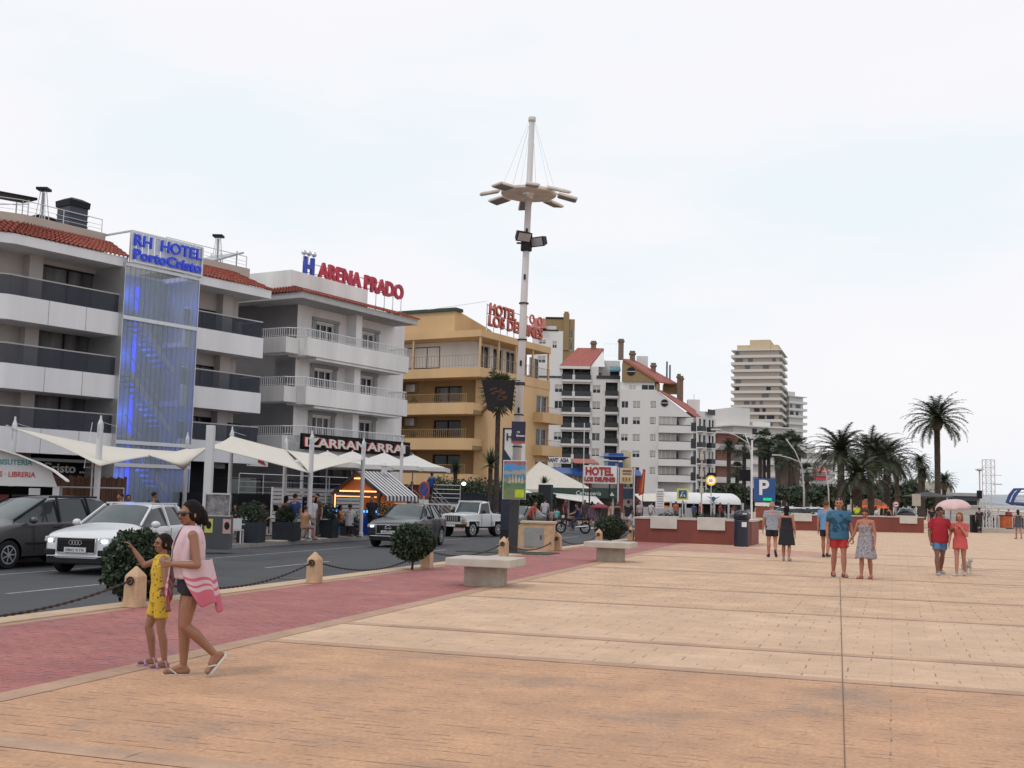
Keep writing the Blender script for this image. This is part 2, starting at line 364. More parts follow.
tag(mb.build('road_marking',M_paintr),kind='structure')
mb = MB()
for k in range(9): mb.quad((-19.9 + k * 1.05,72,ZR + .005),(-19.4 + k * 1.05,72,ZR + .005),(-19.4 + k * 1.05,76,ZR + .005),(-19.9 + k * 1.05,76,ZR + .005))
tag(mb.build('zebra_crossing',mat('crossing_paint',(.6,.6,.6),.7,var=.25,scale=3)),kind='structure')
mb = MB(); mb.box(-21.5,-20.9,36.7,40.6,ZS,ZS + .03); tag(mb.build('pale_kerb_stone',mat('pale_kerb',(.62,.56,.45),.8)),kind='structure')
# beach side: sand, sea, hills
sheet('beach_sand',PX1,400,-100,1500,-0.4,mat('beach_sand_stuff',(.55,.47,.36),.95,var=.1,scale=.3))
sheet('sea',85,2900,300,8500,-0.35,mat('sea_water',(.10,.16,.20),.25,var=.1,scale=.02,bump=.4,bscale=.3))
def hills(name,px0,px1,depth,ys,m,seed,steps=60,thick=900):
 mb = MB(); rr = random.Random(seed); top = []
 for i in range(steps + 1):
  px = px0 + (px1 - px0) * i / steps; t = i / steps * (len(ys) - 1); k = min(int(t),len(ys) - 2); fr = t - k
  yy = ys[k] * (1 - fr) + ys[k + 1] * fr + 1.2 * noise.noise(Vector((i * .23,seed,0)))
  top.append(PT(px,yy,depth))
 rings = []
 for j,(dz,dd) in enumerate([(-1,-.35),(-.5,-.25),(-.15,-.1),(0,0),(-.2,.15),(-1,.4)]):
  rings.append([(p.x * (1 + dd * .25),p.y * (1 + dd * .25),max(-20,p.z * (1 + dz)) if dz > -1 else -20) for p in top])
 n = len(top); vs = [q for r in rings for q in r]
 mb.add(vs,[(a * n + b,a * n + b + 1,(a + 1) * n + b + 1,(a + 1) * n + b) for a in range(5) for b in range(n - 1)])
 return tag(mb.build(name,m,smooth=True),kind='structure')
hills('hills',700,1050,2600,[490,488,487,490,496,503,509],mat('far_hill_hazed',(.24,.28,.29),.9,var=.3,scale=.004,detail=8),3)  # no haze volume here; the haze is put into the pale colour
hills('hills',905,2100,5200,[495,494,500,509,517,524,532],mat('farther_hill_hazed',(.34,.38,.41),.9,var=.2,scale=.002,detail=8),9)  # farther range: haze painted in, so paler and bluer still
# wear on the road and pavement: tar patches, manhole covers, drain grates, dropped litter
M_tar = mat('tar_patch',(.030,.031,.034),.7,var=.3,scale=3,bump=.3)
for (x,y,w,d) in ((-13.4,19.5,1.3,3.2),(-17.2,30.5,1.0,5.0),(-13.6,36,.8,2.2),(-14.5,47,1.4,2.0),(-11.7,27.5,.6,4.5),(-18.8,16,1.6,2.5)):
 q = [(x + w / 2 * math.copysign(1,math.cos(a)) * (.9 + .12 * rnd.random()),y + d / 2 * math.copysign(1,math.sin(a)) * (.9 + .12 * rnd.random())) for a in (.5,1.2,2.0,2.8,3.6,4.4,5.0,5.8)]
 mb = MB(); mb.add([(a,b,ZR + .0025) for a,b in q],[tuple(range(8))]); tag(mb.build('road_patch',M_tar),kind='structure')
for (x,y) in ((-12.9,23.4),(-14.3,33.0)):
 mb = MB(); mb.add([(x + .34 * math.cos(k * PI / 12),y + .34 * math.sin(k * PI / 12),ZR + .007) for k in range(24)],[tuple(range(24))]); tag(mb.build('manhole_cover',mat('cast_iron',(.055,.05,.048),.5,.4,var=.4,scale=14)),kind='structure')
for y in (17.0,27.2,38.0):
 mb = MB()
 for k in range(7): mb.quad((-10.95,y + k * .08,ZR + .006),(-10.62,y + k * .08,ZR + .006),(-10.62,y + k * .08 + .045,ZR + .006),(-10.95,y + k * .08 + .045,ZR + .006))
 tag(mb.build('drain_grate',MC['cast_iron']),kind='structure')
# ------------------------------------------------------------------ BUILDINGS
def wall_holes(mb,x0,x1,z0,z1,y0,y1,holes=()):
 """wall slab with real rectangular openings (holes: x0,x1,z0,z1)"""
 hs = [(max(a,x0),min(b,x1),max(c,z0),min(d,z1)) for a,b,c,d in holes]
 hs = [h for h in hs if h[1] - h[0] > .02 and h[3] - h[2] > .02]
 xs = sorted({x0,x1,*[round(v,4) for h in hs for v in h[:2]]}); zs = sorted({z0,z1,*[round(v,4) for h in hs for v in h[2:]]})
 def inh(i,j):
  cx = (xs[i] + xs[i + 1]) / 2; cz = (zs[j] + zs[j + 1]) / 2
  return any(a < cx < b and c < cz < d for a,b,c,d in hs)
 I = len(xs) - 1; J = len(zs) - 1
 H = [[inh(i,j) for j in range(J)] for i in range(I)]
 for i in range(I):
  for j in range(J):
   if H[i][j]: continue
   a,b,c,d = xs[i],xs[i + 1],zs[j],zs[j + 1]
   mb.quad((a,y0,c),(b,y0,c),(b,y0,d),(a,y0,d)); mb.quad((b,y1,c),(a,y1,c),(a,y1,d),(b,y1,d))
   if i == 0 or H[i - 1][j]: mb.quad((a,y1,c),(a,y0,c),(a,y0,d),(a,y1,d))
   if i == I - 1 or H[i + 1][j]: mb.quad((b,y0,c),(b,y1,c),(b,y1,d),(b,y0,d))
   if j == 0 or H[i][j - 1]: mb.quad((a,y1,c),(b,y1,c),(b,y0,c),(a,y0,c))
   if j == J - 1 or H[i][j + 1]: mb.quad((a,y0,d),(b,y0,d),(b,y1,d),(a,y1,d))
_wc = {}
def window(parent,x,z,w,h,y,rz=0.0,mullions=1,fm=None,gm=None,fw=.07,name='window',shutter=0.0,side=False):
 fm = fm or M_wpaint; gm = gm or rnd.choice([M_glass,M_glass,M_curt])
 key = (round(w,2),round(h,2),mullions,fm.name,gm.name,fw,shutter,side)
 if key not in _wc:
  f = MB(); f.box(0,w,0,.07,0,fw); f.box(0,w,0,.07,h - fw,h); f.box(0,fw,0,.07,fw,h - fw); f.box(w - fw,w,0,.07,fw,h - fw)
  for k in range(1,mullions + 1):
   q = w * k / (mullions + 1); f.box(q - fw / 2,q + fw / 2,-.004,.066,fw,h - fw)
  g = MB(); g.box(fw * .5,w - fw * .5,.075,.09,fw * .5,h - fw * .5)
  s = None
  if shutter > 0:
   s = MB(); n = max(3,int(h * shutter / .12))
   for k in range(n): s.box(fw,w - fw,.01,.06,h - fw - (k + .9) * h * shutter / n,h - fw - (k + .1) * h * shutter / n)
   s = s.mesh('shutter',M_shut)
  _wc[key] = (f.mesh(name,fm),g.mesh('pane',gm),s)
 a,b,s = _wc[key]
 o = bpy.data.objects.new(name,a); o.location = (x,y,z); o.rotation_euler = (0,0,rz); link(o,parent)
 p = bpy.data.objects.new('pane',b); link(p,o)
 if s: link(bpy.data.objects.new('shutter',s),o)
 return o
M_curt = mat('curtained_glass',(.10,.10,.105),.3,var=.8,scale=1.6,streak=True,spec=.3)
M_shut = mat('roller_shutter',(.50,.48,.45),.7,var=.1)
M_roof = mat('flat_roof_gravel',(.3,.28,.26),.9)
def tiles_sheet(mb,pts_eave,pts_top,pitch=.24,rows=None):
 """pan-and-roll tiles over a sloped quad: eave line a->b, top line c->d (same direction)"""
 a,b = map(Vector,pts_eave); c,d = map(Vector,pts_top)
 L = (b - a).length; n = max(2,int(L / pitch)); H = ((c - a).length + (d - b).length) / 2
 m = rows or max(1,int(H / .4))
 nrm = (b - a).cross(c - a).normalized()
 if nrm.z < 0: nrm = -nrm
 sub = 4; cols = n * sub
 for r in range(m):
  v0 = r / m; v1 = (r + 1.12) / m; v1 = min(v1,1.0)
  vs = []
  for k in range(cols + 1):
   u = k / cols; ph = (k % sub) / sub * 2 * PI; o = .055 * math.cos(ph)
   p0 = (a.lerp(b,u)).lerp(c.lerp(d,u),v0) + nrm * (o + .07); p1 = (a.lerp(b,u)).lerp(c.lerp(d,u),v1) + nrm * (o + .015)
   vs += [tuple(p0),tuple(p1),tuple(p0 - nrm * .05)]
  fs = []
  for k in range(cols):
   i = k * 3; fs.append((i,i + 3,i + 4,i + 1)); fs.append((i + 2,i + 5,i + 3,i))
  mb.add(vs,fs)
def railing(parent,pts,h,m,bars=True,gap=.14,r=.012,rr=.022,name='railing',z=0):
 mb = MB()
 for a,b in zip(pts[:-1],pts[1:]):
  a = Vector(a); b = Vector(b); L = (b - a).length
  mb.tube(a + Vector((0,0,h)),b + Vector((0,0,h)),rr,n=5)
  mb.tube(a + Vector((0,0,.08)),b + Vector((0,0,.08)),r,n=4)
  n = max(1,int(L / (gap if bars else 1.6)))
  for k in range(n + 1): q = a.lerp(b,k / n); mb.tube(q,q + Vector((0,0,h)),r if bars else rr,n=4,caps=False)
  if not bars:
   for zz in (.35,.62): mb.tube(a + Vector((0,0,h * zz)),b + Vector((0,0,h * zz)),r,n=4)
 return mb.build(name,m,parent)
# ================= hotel with the glass stair tower
F1 = Frame(AT(60,52.8),R(16.0))
def hotel_one():
 F = F1
 t = empty('hotel',(F.o.x,F.o.y,0),F.rot,'grey and white hotel with terracotta roof edge and blue lit glass stair tower','hotel')
 X = lambda px,py,y=0: F.hit(px,py,y)[0]
 Z = lambda px,py,y=0: F.hit(px,py,y)[1]
 xl = X(10,290); xa = X(122,312); xt0 = X(119,330); xt1 = X(192,350); xr = X(267,345)
 # balcony levels: band top measured at px 10 and rail above
 zt = [Z(10,294),Z(9,363),Z(4,426)]
 zb = [z - 1.12 for z in zt]
 DY = 2.0
 ground = MB()
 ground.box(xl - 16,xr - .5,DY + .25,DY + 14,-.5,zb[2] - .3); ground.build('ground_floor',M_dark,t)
 # walls behind the balconies, with openings
 ztop = Z(14.6,244)
 holes = []; levels = zt
 wins = []
 wx0,wx1 = X(38,300,DY),X(97,300,DY); wt = Z(40,263,DY) - (zt[0] - .95)
 for z in levels:
  f = z - .95; holes.append((wx0,wx1,f,f + wt)); wins.append((wx0,f,wx1 - wx0,wt))
 for z in levels:
  f = z - .95; a,b = X(190,350,DY),X(216,350,DY); holes.append((a,b,f,f + 2.3)); wins.append((a,f,b - a,2.3))
  a,b = X(229,350,DY),X(246,350,DY); holes.append((a,b,f,f + 2.1)); wins.append((a,f,b - a,2.1))
  holes.append((xl - 9,xl - 3,f,f + 2.3)); wins.append((xl - 9,f,6,2.3))
 holes.append((xt0 + .12,xt1 - .12,zb[2] - .2,ztop + .1))
 w = MB(); wall_holes(w,xl - 14,xr - .4,zb[2] - .3,ztop + .2,DY,DY + .3,holes)
 w.box(xl - 14,xr - .4,DY + 2.8,DY + 14,zb[2] - .3,ztop + .2)
 w.box(xr - .7,xr - .4,DY + .3,DY + 2.8,zb[2] - .3,ztop + .2); w.box(xl + .9,xl + 1.1,DY + .3,DY + 2.8,zb[2] - .3,ztop + .2)
 # piers standing on the balconies
 for px in (28,222): a = X(px,300,DY); w.box(a - .35,a + .35,DY - .5,DY - .003,zb[2] - .3,ztop + .1)
 w.build('wall',M_beige,t)
 for (x,z,ww,h) in wins: window(t,x,z,ww,h,DY + .12,mullions=1 if ww < 4 else 2,fm=M_frame,name='window')
 # balconies
 for i,z in enumerate(zt):
  b = MB()
  # left run, wraps around the corner and goes back
  b.box(xl,xa,0,.18,zb[i],z); b.box(xl,xl + .18,.18,DY - .004,zb[i],z); b.box(xl + .18,xa,.18,DY - .004,zb[i] + .004,zb[i] + .25)
  b.polyxy([(xl,0),(xl,.18),(xl - 12,6.2),(xl - 12,6.0)],zb[i],z); b.polyxy([(xl + .0,.3),(xl - .05,6),(xl - 12,6.2)],zb[i] + .003,zb[i] + .2)
  o = b.build('balcony',M_whitep,t)
  j = MB()
  for q in range(1,3): x = xl + (xa - xl) * q / 3; j.box(x - .012,x + .012,-.004,.002,zb[i],z)
  j.build('panel_joint',M_grey_wall,o)
  g = MB(); g.box(xl + .05,xa - .05,.07,.09,z - .02,z + .88); g.polyxy([(xl + .05,.07),(xl + .05,.1),(xl - 12,6.15),(xl - 12,6.12)],z - .02,z + .88)
  gl = g.build('glass_panel',M_tint,o)
  h = MB(); h.tube((xl,.08,z + .9),(xa,.08,z + .9),.035,n=6); h.tube((xl,.08,z + .9),(xl - 12,6.13,z + .9),.035,n=6)
  h.build('handrail',M_alu,o)
  # right run
  zz = z; b = MB(); x0 = xt1 - .3
  b.box(x0,xr,.3,.48,zb[i],zz); b.box(xr - .18,xr,.48,DY - .004,zb[i],zz); b.box(x0,xr - .18,.48,DY - .004,zb[i] + .004,zb[i] + .25)
  o = b.build('balcony',M_whitep,t)
  g = MB(); g.box(x0,xr - .05,.37,.39,zz - .02,zz + .88); g.box(xr - .09,xr - .07,.39,DY,zz - .02,zz + .88); g.build('glass_panel',M_tint,o)
  h = MB(); h.tube((x0,.38,zz + .9),(xr - .03,.38,zz + .9),.035,n=6); h.tube((xr - .08,.38,zz + .9),(xr - .08,DY,zz + .9),.035,n=6); h.build('handrail',M_alu,o)
 # stubs of furniture on the balcony
 # fascia + tile roofs
 zf = Z(14.6,244); zg = Z(14.6,233.5)
 def roof(x0,x1,yoff,hipl=True,hipr=False):
  r = MB()
  r.box(x0,x1,yoff - .1,yoff + .15,zf,zg); r.box(x0,x1,yoff + .15,DY + 3,zf + .02,zf + .25)
  if hipl:
   r.polyxy([(x0,yoff - .1),(x0,yoff + .15),(x0 - 12,6.2),(x0 - 12,5.95)],zf,zg); r.polyxy([(x0,yoff + .1),(x0,8),(x0 - 12,8),(x0 - 12,6.1)],zf + .02,zf + .25)
  r.build('eave',M_whitep,t)
  q = MB(); a = (x0 - .05,yoff - .15,zg); b = (x1 + .05,yoff - .15,zg); c = (x0 + (1.4 if hipl else 0),yoff + 1.5,zg + .95); d = (x1 - (1.6 if hipr else .0),yoff + 1.5,zg + .95)
  tiles_sheet(q,(a,b),(c,d))
  if hipl: tiles_sheet(q,((x0 - 12,5.9,zg),a),((x0 - 12,7.6,zg + .95),c))
  q.build('tiled_roof',M_tile,t)
  k = MB(); k.box(c[0] + .0,x1 - .2,yoff + 1.5,yoff + 1.75,zg + .3,zg + 1.35)
  if hipl: k.polyxy([(c[0],yoff + 1.5),(c[0],yoff + 1.75),(x0 - 12,7.85),(x0 - 12,7.6)],zg + .3,zg + 1.35)
  k.box(x0,x1 - .2,yoff + 1.75,DY + 13,zg + .2,zg + 1.0)
  k.build('parapet',M_cream,t)
  pts = [(c[0],yoff + 1.7,zg + 1.3),(x1 - .3,yoff + 1.7,zg + 1.3)]
  if hipl: pts = [(x0 - 12,7.7,zg + 1.3)] + pts
  railing(t,pts,.75,M_alu,bars=False,name='roof_railing')
  return c
 roof(xl,X(127,256),0,True); roof(xt1 - .4,X(270,296,.3),.3,False,True)
 # stair tower
 zts = Z(128,264); zft = Z(128,232)
 tw = MB(); n = 15
 yf = -.25
 for k in range(n):
  a = xt0 + (xt1 - xt0) * k / n; b = xt0 + (xt1 - xt0) * (k + 1) / n
  tw.box(a + .015,b - .015,yf,yf + .04,.0,zts); tw.box(a + .015,a + .05,yf + .04,yf + .1,0,zts)
 for k in range(5): a = yf + .2 + k * .45; tw.box(xt0 - .02,xt0 + .02,a,a + .42,0,zts)
 M_ug = mat('profiled_tower_glass',(.36,.42,.43),.25,var=.15,scale=.5,alpha=.30,streak=True)
 tw.build('glass_cladding',M_ug,t)
 bt = MB(); bt.box(xt0 + .13,xt1 - .13,2.05,2.2,0,zts); bt.build('tower_back_wall',mat('tower_back_wall',(.20,.24,.25),.7,var=.35,scale=.35),t)
 fr = MB()
 for z in (Z(128,264) - 0.05,Z(125,318),Z(120,442) - 1.1,Z(117,442)):
  fr.box(xt0 - .06,xt1 + .04,yf - .06,yf - .002,z - .09,z + .09)
 zmid = Z(124,318)
 fr.box(xt0 - .06,xt0 - .03,yf - .05,yf + 2.5,0,zts); fr.box(xt1,xt1 + .04,yf - .05,yf + 2.5,0,zts)
 fr.build('steel_frame',M_alu,t)
 for k in range(4):
  for u,en in ((.42,75),):
   pl = bpy.data.lights.new('tower_lamp','POINT'); pl.energy = en; pl.color = (.05,.14,1); pl.shadow_soft_size = .3
   po = bpy.data.objects.new('tower_lamp',pl); link(po,t); po.location = (xt0 + (xt1 - xt0) * u,1.5,2.2 + k * 3.05)
 st = MB()
 zz = 1.5; flip = 1
 while zz < zts - 2.0:
  xa_,xb_ = xt0 + .6,xt1 - .6
  p = (xa_,zz + 1.5) if flip > 0 else (xb_,zz + 1.5); q = (xb_,zz) if flip > 0 else (xa_,zz)
  # each storey: a flight falling to the right, then a landing
  for s_ in range(10):
   u = s_ / 10; x = xa_ + (xb_ - xa_) * (.15 + .7 * u); z = zz + 2.6 * (1 - u)
   st.box(x,x + (xb_ - xa_) * .075,.3,1.4,z - .12,z)
  st.tube((xa_ + (xb_ - xa_) * .12,.45,zz + 2.75),(xa_ + (xb_ - xa_) * .88,.25,zz - .05),.17,n=4)
  st.tube((xa_ + (xb_ - xa_) * .12,.45,zz + 3.65),(xa_ + (xb_ - xa_) * .88,.45,zz + .85),.04,n=4)
  st.box(xa_ - .4,xa_ + (xb_ - xa_) * .15,.4,2.3,zz + 2.52,zz + 2.66)
  zz += 3.05
 st.build('staircase',mat('stair_steel',(.34,.35,.37),.6),t)
 bl = MB()
 for u,w_ in ((.52,.22),(.14,.12)):
  x = xt0 + (xt1 - xt0) * u
  bl.box(x,x + w_,1.9,2.0,.5,zts - .6)
 bl.build('blue_light_strip',mat('blue_lamp',(.02,.05,.6),.5,var=0,emit=(.03,.09,1),estr=.7),t)
 # sign frame
 sg = MB(); x0,x1 = xt0 + .1,xt1
 for z in (zft,zts + .1): sg.box(x0,x1,yf - .2,yf - .12,z - .05,z + .05)
 for x in (x0,x1): sg.box(x - .05,x + .05,yf - .21,yf - .11,zts,zft)
 sg.box(x0 - .05,x0 + .03,yf - .1,2.4,zft - .05,zft + .03); sg.box(x0 - .05,x0 + .03,2.3,2.4,zts,zft)
 o = sg.build('sign_frame',M_alu,t)
 pn = MB()
 for k in range(12):
  a = x0 + (x1 - x0) * k / 12; pn.box(a + .03,a + (x1 - x0) / 12 - .02,yf - .08,yf - .05,zts + .1,zft - .05)
 pn.build('sign_panel',mat('sign_backing_glass',(.62,.68,.70),.4,var=.1,alpha=.75),o)
 hh = zft - zts
 mb_ = mat('blue_sign_letter',(.015,.035,.40),.4,var=0,emit=(.01,.04,.5),estr=.35)
 lettering('RH  HOTEL',hh * .50,mb_,o,(x0 + .12,yf - .26,zts + hh * .56),depth=.10,bold=.012,width=(x1 - x0) * .95)
 lettering('PortoCristo',hh * .44,mb_,o,(x0 + .12,yf - .26,zts + hh * .14),depth=.10,bold=.022,width=(x1 - x0) * .95)
 # ground floor name and glazed doors, awning cornice
 c = MB(); c.box(xl - 14,xt0 - .1,DY - .06,DY - .003,-.1,zb[2] + .1); c.box(xt1 + .1,xr - .3,DY - .06,DY - .003,-.1,zb[2] + .1); c.build('shaded_front_panel',M_dark,t)  # dark sheets over the wall; shade under the sails put into their colour
 c = MB(); c.box(xl - 14,xt0 - .1,.6,DY - .07,zb[2] - .32,zb[2] - .2); c.build('canopy_edge',M_grey_wall,t)
 nx = X(49,470,.0)
 lettering('Porto Cristo ....',.62,mat('pale_letter',(.6,.6,.6),.5,var=0),t,(nx - .9,DY - .12,Z(52,472,DY)),depth=.06,bold=.01,width=X(88,470,DY) - nx + .9)
 d = MB()
 for px in (238,250):
  a = X(px,490,DY); d.box(a - .55,a + .4,DY - .06,DY - .02,.05,2.3)
 d.build('glazed_door',mat('door_glass',(.16,.18,.18),.2,var=.2),t)
 s = MB(); a = X(252,460,DY); z = Z(252,460,DY); s.box(a - .7,a + .9,DY - .35,DY - .3,z - .35,z + .35)
 so_ = s.build('lobby_sign',M_white,t)
 s = MB(); s.poly([(a - .6,z - .3),(a - .3,z + .25),(a - .05,z - .1)],DY - .37,DY - .352); s.poly([(a + .0,z - .1),(a + .35,z + .25),(a + .75,z - .3)],DY - .37,DY - .352)
 s.build('sign_emblem',mat('red_emblem',(.35,.03,.03),.6,var=0),so_)
 return t,zg,DY,xl,xr
H1,zg1,DY1,xl1,xr1 = hotel_one()
# things standing on that roof
def gas_heater(loc,label,first=None):
 t = empty('patio_heater',loc,.3,label,'heater','patio heaters on the hotel roof')
 b = MB(); b.cbox((0,0,.25),.5,.5,.5); b.build('base',M_black,t)
 b = MB()
 for sx in (-1,1):
  for sy in (-1,1): b.tube((sx * .24,sy * .24,.5),(sx * .1,sy * .1,2.0),.022,n=4)
 b.build('frame',M_alu,t)
 b = MB(); b.tube((0,0,.5),(0,0,1.9),.06,n=6); b.build('glass_tube',M_glass2,t)
 b = MB(); b.cbox((0,0,2.06),.55,.55,.12); b.build('hood',M_black,t)
 return t
def roofpt(px,py,y): x,z = F1.hit(px,py,y); return F1.w(x,y,z)
p = roofpt(42,219,2.6); p.z = zg1 + 1.0; gas_heater(p,'tall slim patio heater on the flat roof above the left corner of the hotel')
p = roofpt(217,266,2.9); p.z = zg1 + 1.0; gas_heater(p,'tall slim patio heater on the flat roof just right of the blue hotel sign')
def chimney(px,py,y,w,h,label):
 p = roofpt(px,py,y); p.z = zg1 + 1.0
 t = empty('chimney',p,F1.rot,label,'chimney')
 b = MB(); b.box(-w / 2,w / 2,-w / 2,w / 2,0,h * .8)
 for k in range(5): b.box(-w / 2 - .03,w / 2 + .03,-w / 2 - .03,w / 2 + .03,h * (.15 + k * .12),h * (.15 + k * .12) + .06)
 b.build('louvred_shaft',mat('black_louvre',(.03,.035,.06),.5),t)
 b = MB(); b.rings([[(s * w * q,r * w * q,z) for s,r in ((-1,-1),(1,-1),(1,1),(-1,1))] for q,z in ((.56,h * .8),(.58,h * .93),(.3,h))]); b.build('cap',M_black,t)
zh = (F1.hit(72,199,4.2)[1] - zg1 - 1.0)
chimney(72,222,4.2,1.05,zh,'large square black ventilation chimney on the hotel roof, the tallest one')
chimney(40,222,6.5,1.05,zh * .72,'low wide black ventilation box behind the roof heater, left end of the hotel roof')
t = empty('roof_awning',roofpt(14,215,3.6),F1.rot,'folded dark awning on a metal frame at the left edge of the hotel roof','awning'); t.location.z = zg1 + 1.0
b = MB(); b.cbox((-1.3,0,1.5),4.2,1.2,.12,ry=-.06); b.build('canopy',M_black,t)
b = MB()
for x in (-2.6,.4):
 for y in (-.5,.5): b.tube((x,y,-.5),(x,y,1.5),.035,n=5)
b.tube((-2.6,-.5,.6),(.4,-.5,1.3),.025,n=5); b.build('frame',M_alu,t)
# ================= hotel Arena Prado
F2 = Frame(AT(302,66.5),R(12.2))
def hotel_two():
 F = F2
 t = empty('hotel',(F.o.x,F.o.y,0),F.rot,'white hotel with white balconies and red rooftop letters, left of the tan hotel','hotel')
 X = lambda px,py,y=0: F.hit(px,py,y)[0]
 Z = lambda px,py,y=0: F.hit(px,py,y)[1]
 DY = 1.5
 x0 = X(296.6,340,DY); x1 = X(404,350,DY); xe = X(409,360)
 zt = [Z(304.5,336.4),Z(304,385.5),Z(304,433)]
 zt[2] = zt[1] - (zt[0] - zt[1])
 zf = Z(302.5,298,-.4); ztile = Z(302.5,291.5,-.4)
 holes = []; wins = []
 for z in zt:
  f = z - .85
  for a,b in ((315,334),(358,375)):
   xa,xb = X(a,340,DY),X(b,340,DY); holes.append((xa,xb,f,f + 2.15)); wins.append((xa,xb,f))
 w = MB(); wall_holes(w,x0,x1,-.2,zf + .3,DY,DY + .25,holes); w.box(x0,x0 + .25,DY + .25,DY + 13,-.2,zf + .3)
 w.box(x0 + .25,x1,DY + 1.8,DY + 13,-.2,zf + .2); w.box(x1 - .25,x1,DY + .25,DY + 1.8,-.2,zf + .2)
 a = X(349,350,DY); w.box(a - .3,a + .3,DY - .75,DY - .003,zt[2] - 1,zf + .1)
 w.build('wall',M_white,t)
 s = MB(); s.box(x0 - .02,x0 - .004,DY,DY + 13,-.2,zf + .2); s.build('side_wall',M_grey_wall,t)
 for xa,xb,f in wins:
  o = window(t,xa,f,xb - xa,2.15,DY + .12,mullions=2,fm=M_wpaint)
  b = MB(); b.box(xa - .35,xa - .003,DY - .06,DY - .003,f,f + 2.25); b.box(xb + .003,xb + .35,DY - .06,DY - .003,f,f + 2.25); b.box(xa - .35,xb + .35,DY - .16,DY - .004,f + 2.26,f + 2.45)
  b.build('shutter_surround',mat('grey_surround',(.28,.29,.31),.7,var=.1),t)
 for i,z in enumerate(zt):
  b = MB(); h = 1.08; xs = X(380,360)
  b.box(-.0,xe,0,.16,z - h,z); b.box(0,.16,.16,DY - .003,z - h,z); b.box(xe - .16,xe,.16,DY + 1.0,z - h,z)
  b.box(.16,xe - .16,.16,DY - .003,z - h + .003,z - h + .2)
  b.box(-1.1,-.002,.7,DY + 1.8,z - h + .1,z - .05)      # balcony turning the corner
  b.box(.9,xe - .6,.1,DY - .01,z - h - .16,z - h - .002)
  o = b.build('balcony',M_white,t,bevel=.03)
  railing(o,[(-1.05,DY + 1.7,z - .05),(-1.05,.75,z - .05),(.05,.08,z),(xe - .08,.08,z),(xe - .08,DY + .9,z)],.52,M_wpaint,gap=.16,r=.018,rr=.03)
  # table and chairs, one piece of furniture each side
 q = MB(); xe2 = X(417.7,322.8,-.4); zE = ztile
 q.box(-1.2,xe2,-.4,-.2,zf + .02,zE); q.box(-1.2,-1.0,-.2,10,zf + .02,zE); q.box(-1.0,xe2,-.2,DY + 3,zf + .04,zf + .22)
 q.build('eave',mat('eave_grey',(.42,.42,.43),.8,var=.1),t)
 q = MB(); tiles_sheet(q,((-1.3,-.5,zE),(xe2 + .1,-.5,zE)),((-.5,.9,zE + .5),(xe2 - .6,.9,zE + .5)),rows=3)
 tiles_sheet(q,((-1.3,10,zE),(-1.3,-.5,zE)),((-.5,10,zE + .5),(-.5,.9,zE + .5)),rows=3)
 q.build('tiled_roof',M_tile,t)
 zc = Z(302,278,2.2); q = MB(); xa = X(353,290,2.2); xb = X(393,320,2.2)
 q.box(-.6,xa,1.0,8,zE,zc); q.box(xa,xb,2.0,8,zE,Z(362,312,2.2) + .0)
 q.box(xa - 6,xb,2.5,12,zE - .1,zE + .3)
 q.build('roof_storey',M_white,t)
 # rooftop sign
 o = None
 x0,z0 = F.hit(313,276,1.6); x1,z1 = F.hit(318,274,1.6); x2,_ = F.hit(403,296,1.6)
 fr = MB()
 n = 11
 zb_ = Z(318,277,1.6)
 for k in range(n):
  x = x0 + (x2 - x0) * k / (n - 1); fr.tube((x,1.75,zE),(x,1.75,zb_ + .2),.03,n=4)
 for k in range(6,n):
  x = x0 + (x2 - x0) * k / (n - 1); fr.tube((x,1.75,zb_ - .6),(x + .9,2.6,zE + .2),.03,n=4); fr.box(x - .02,x + .6,1.7,1.74,zb_ - 1.4,zb_ - 1.34)
 fr.tube((x0 - .6,1.75,zb_ + .15),(x2,1.75,zb_ + .15),.03,n=4); fr.tube((x0 - .6,1.75,zb_ + .75),(x2,1.75,zb_ + .75),.03,n=4)
 fo = fr.build('sign_frame',M_alu,t)
 mr = mat('red_sign_letter',(.42,.015,.045),.45,var=0); mbz = mat('blue_hotel_letter',(.02,.05,.38),.45,var=0)
 lettering('ARENA PRADO',1.35,mr,fo,(x1,1.6,zb_),depth=.16,bold=.05,width=x2 - x1)
 hx,hz = F.hit(303.5,274,1.6); hx2,hz2 = F.hit(314,259,1.6)
 lettering('H',(hz2 - hz) * 1.4,mbz,fo,(hx,1.6,hz),depth=.2,bold=.06,width=hx2 - hx)
 s = MB()
 for px,py in ((304,252.5),(309,253.5),(314,254.8)):
  x,z = F.hit(px,py,1.6); s.sphere((x,1.6,z),.17); s.tube((x,1.6,z - .5),(x,1.6,z - .15),.025,n=4)
 s.build('star_lamp',M_alu,fo)
 # restaurant band with letters
 xa,za = F.hit(301,433,-.35); xb,zb2 = F.hit(409,446,-.35); za = Z(301,433,-.35); zl = Z(301,449,-.35)
 q = MB(); q.box(xa,xb,-.45,-.3,zl,za); o = q.build('restaurant_sign',M_dark,t)
 ml = mat('letter_ivory',(.7,.66,.62),.5,var=0); mrd = mat('letter_red_side',(.45,.03,.03),.5,var=0)
 L = X(370,440,-.45) - X(305,440,-.45)
 hgt = (za - zl) * .62
 for txt,px,wd in (('IZARRAN',304,L * .93),('ARRAI',366,L * .66)):
  x = X(px,440,-.45)
  lettering(txt,hgt * 1.25,mrd,o,(x - .06,-.5,zl + (za - zl) * .2),depth=.06,bold=.03,width=wd)
  lettering(txt,hgt * 1.25,ml,o,(x,-.55,zl + (za - zl) * .2),depth=.03,bold=.02,width=wd)
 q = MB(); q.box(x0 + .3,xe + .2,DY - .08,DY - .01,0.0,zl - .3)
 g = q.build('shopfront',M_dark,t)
 q = MB()
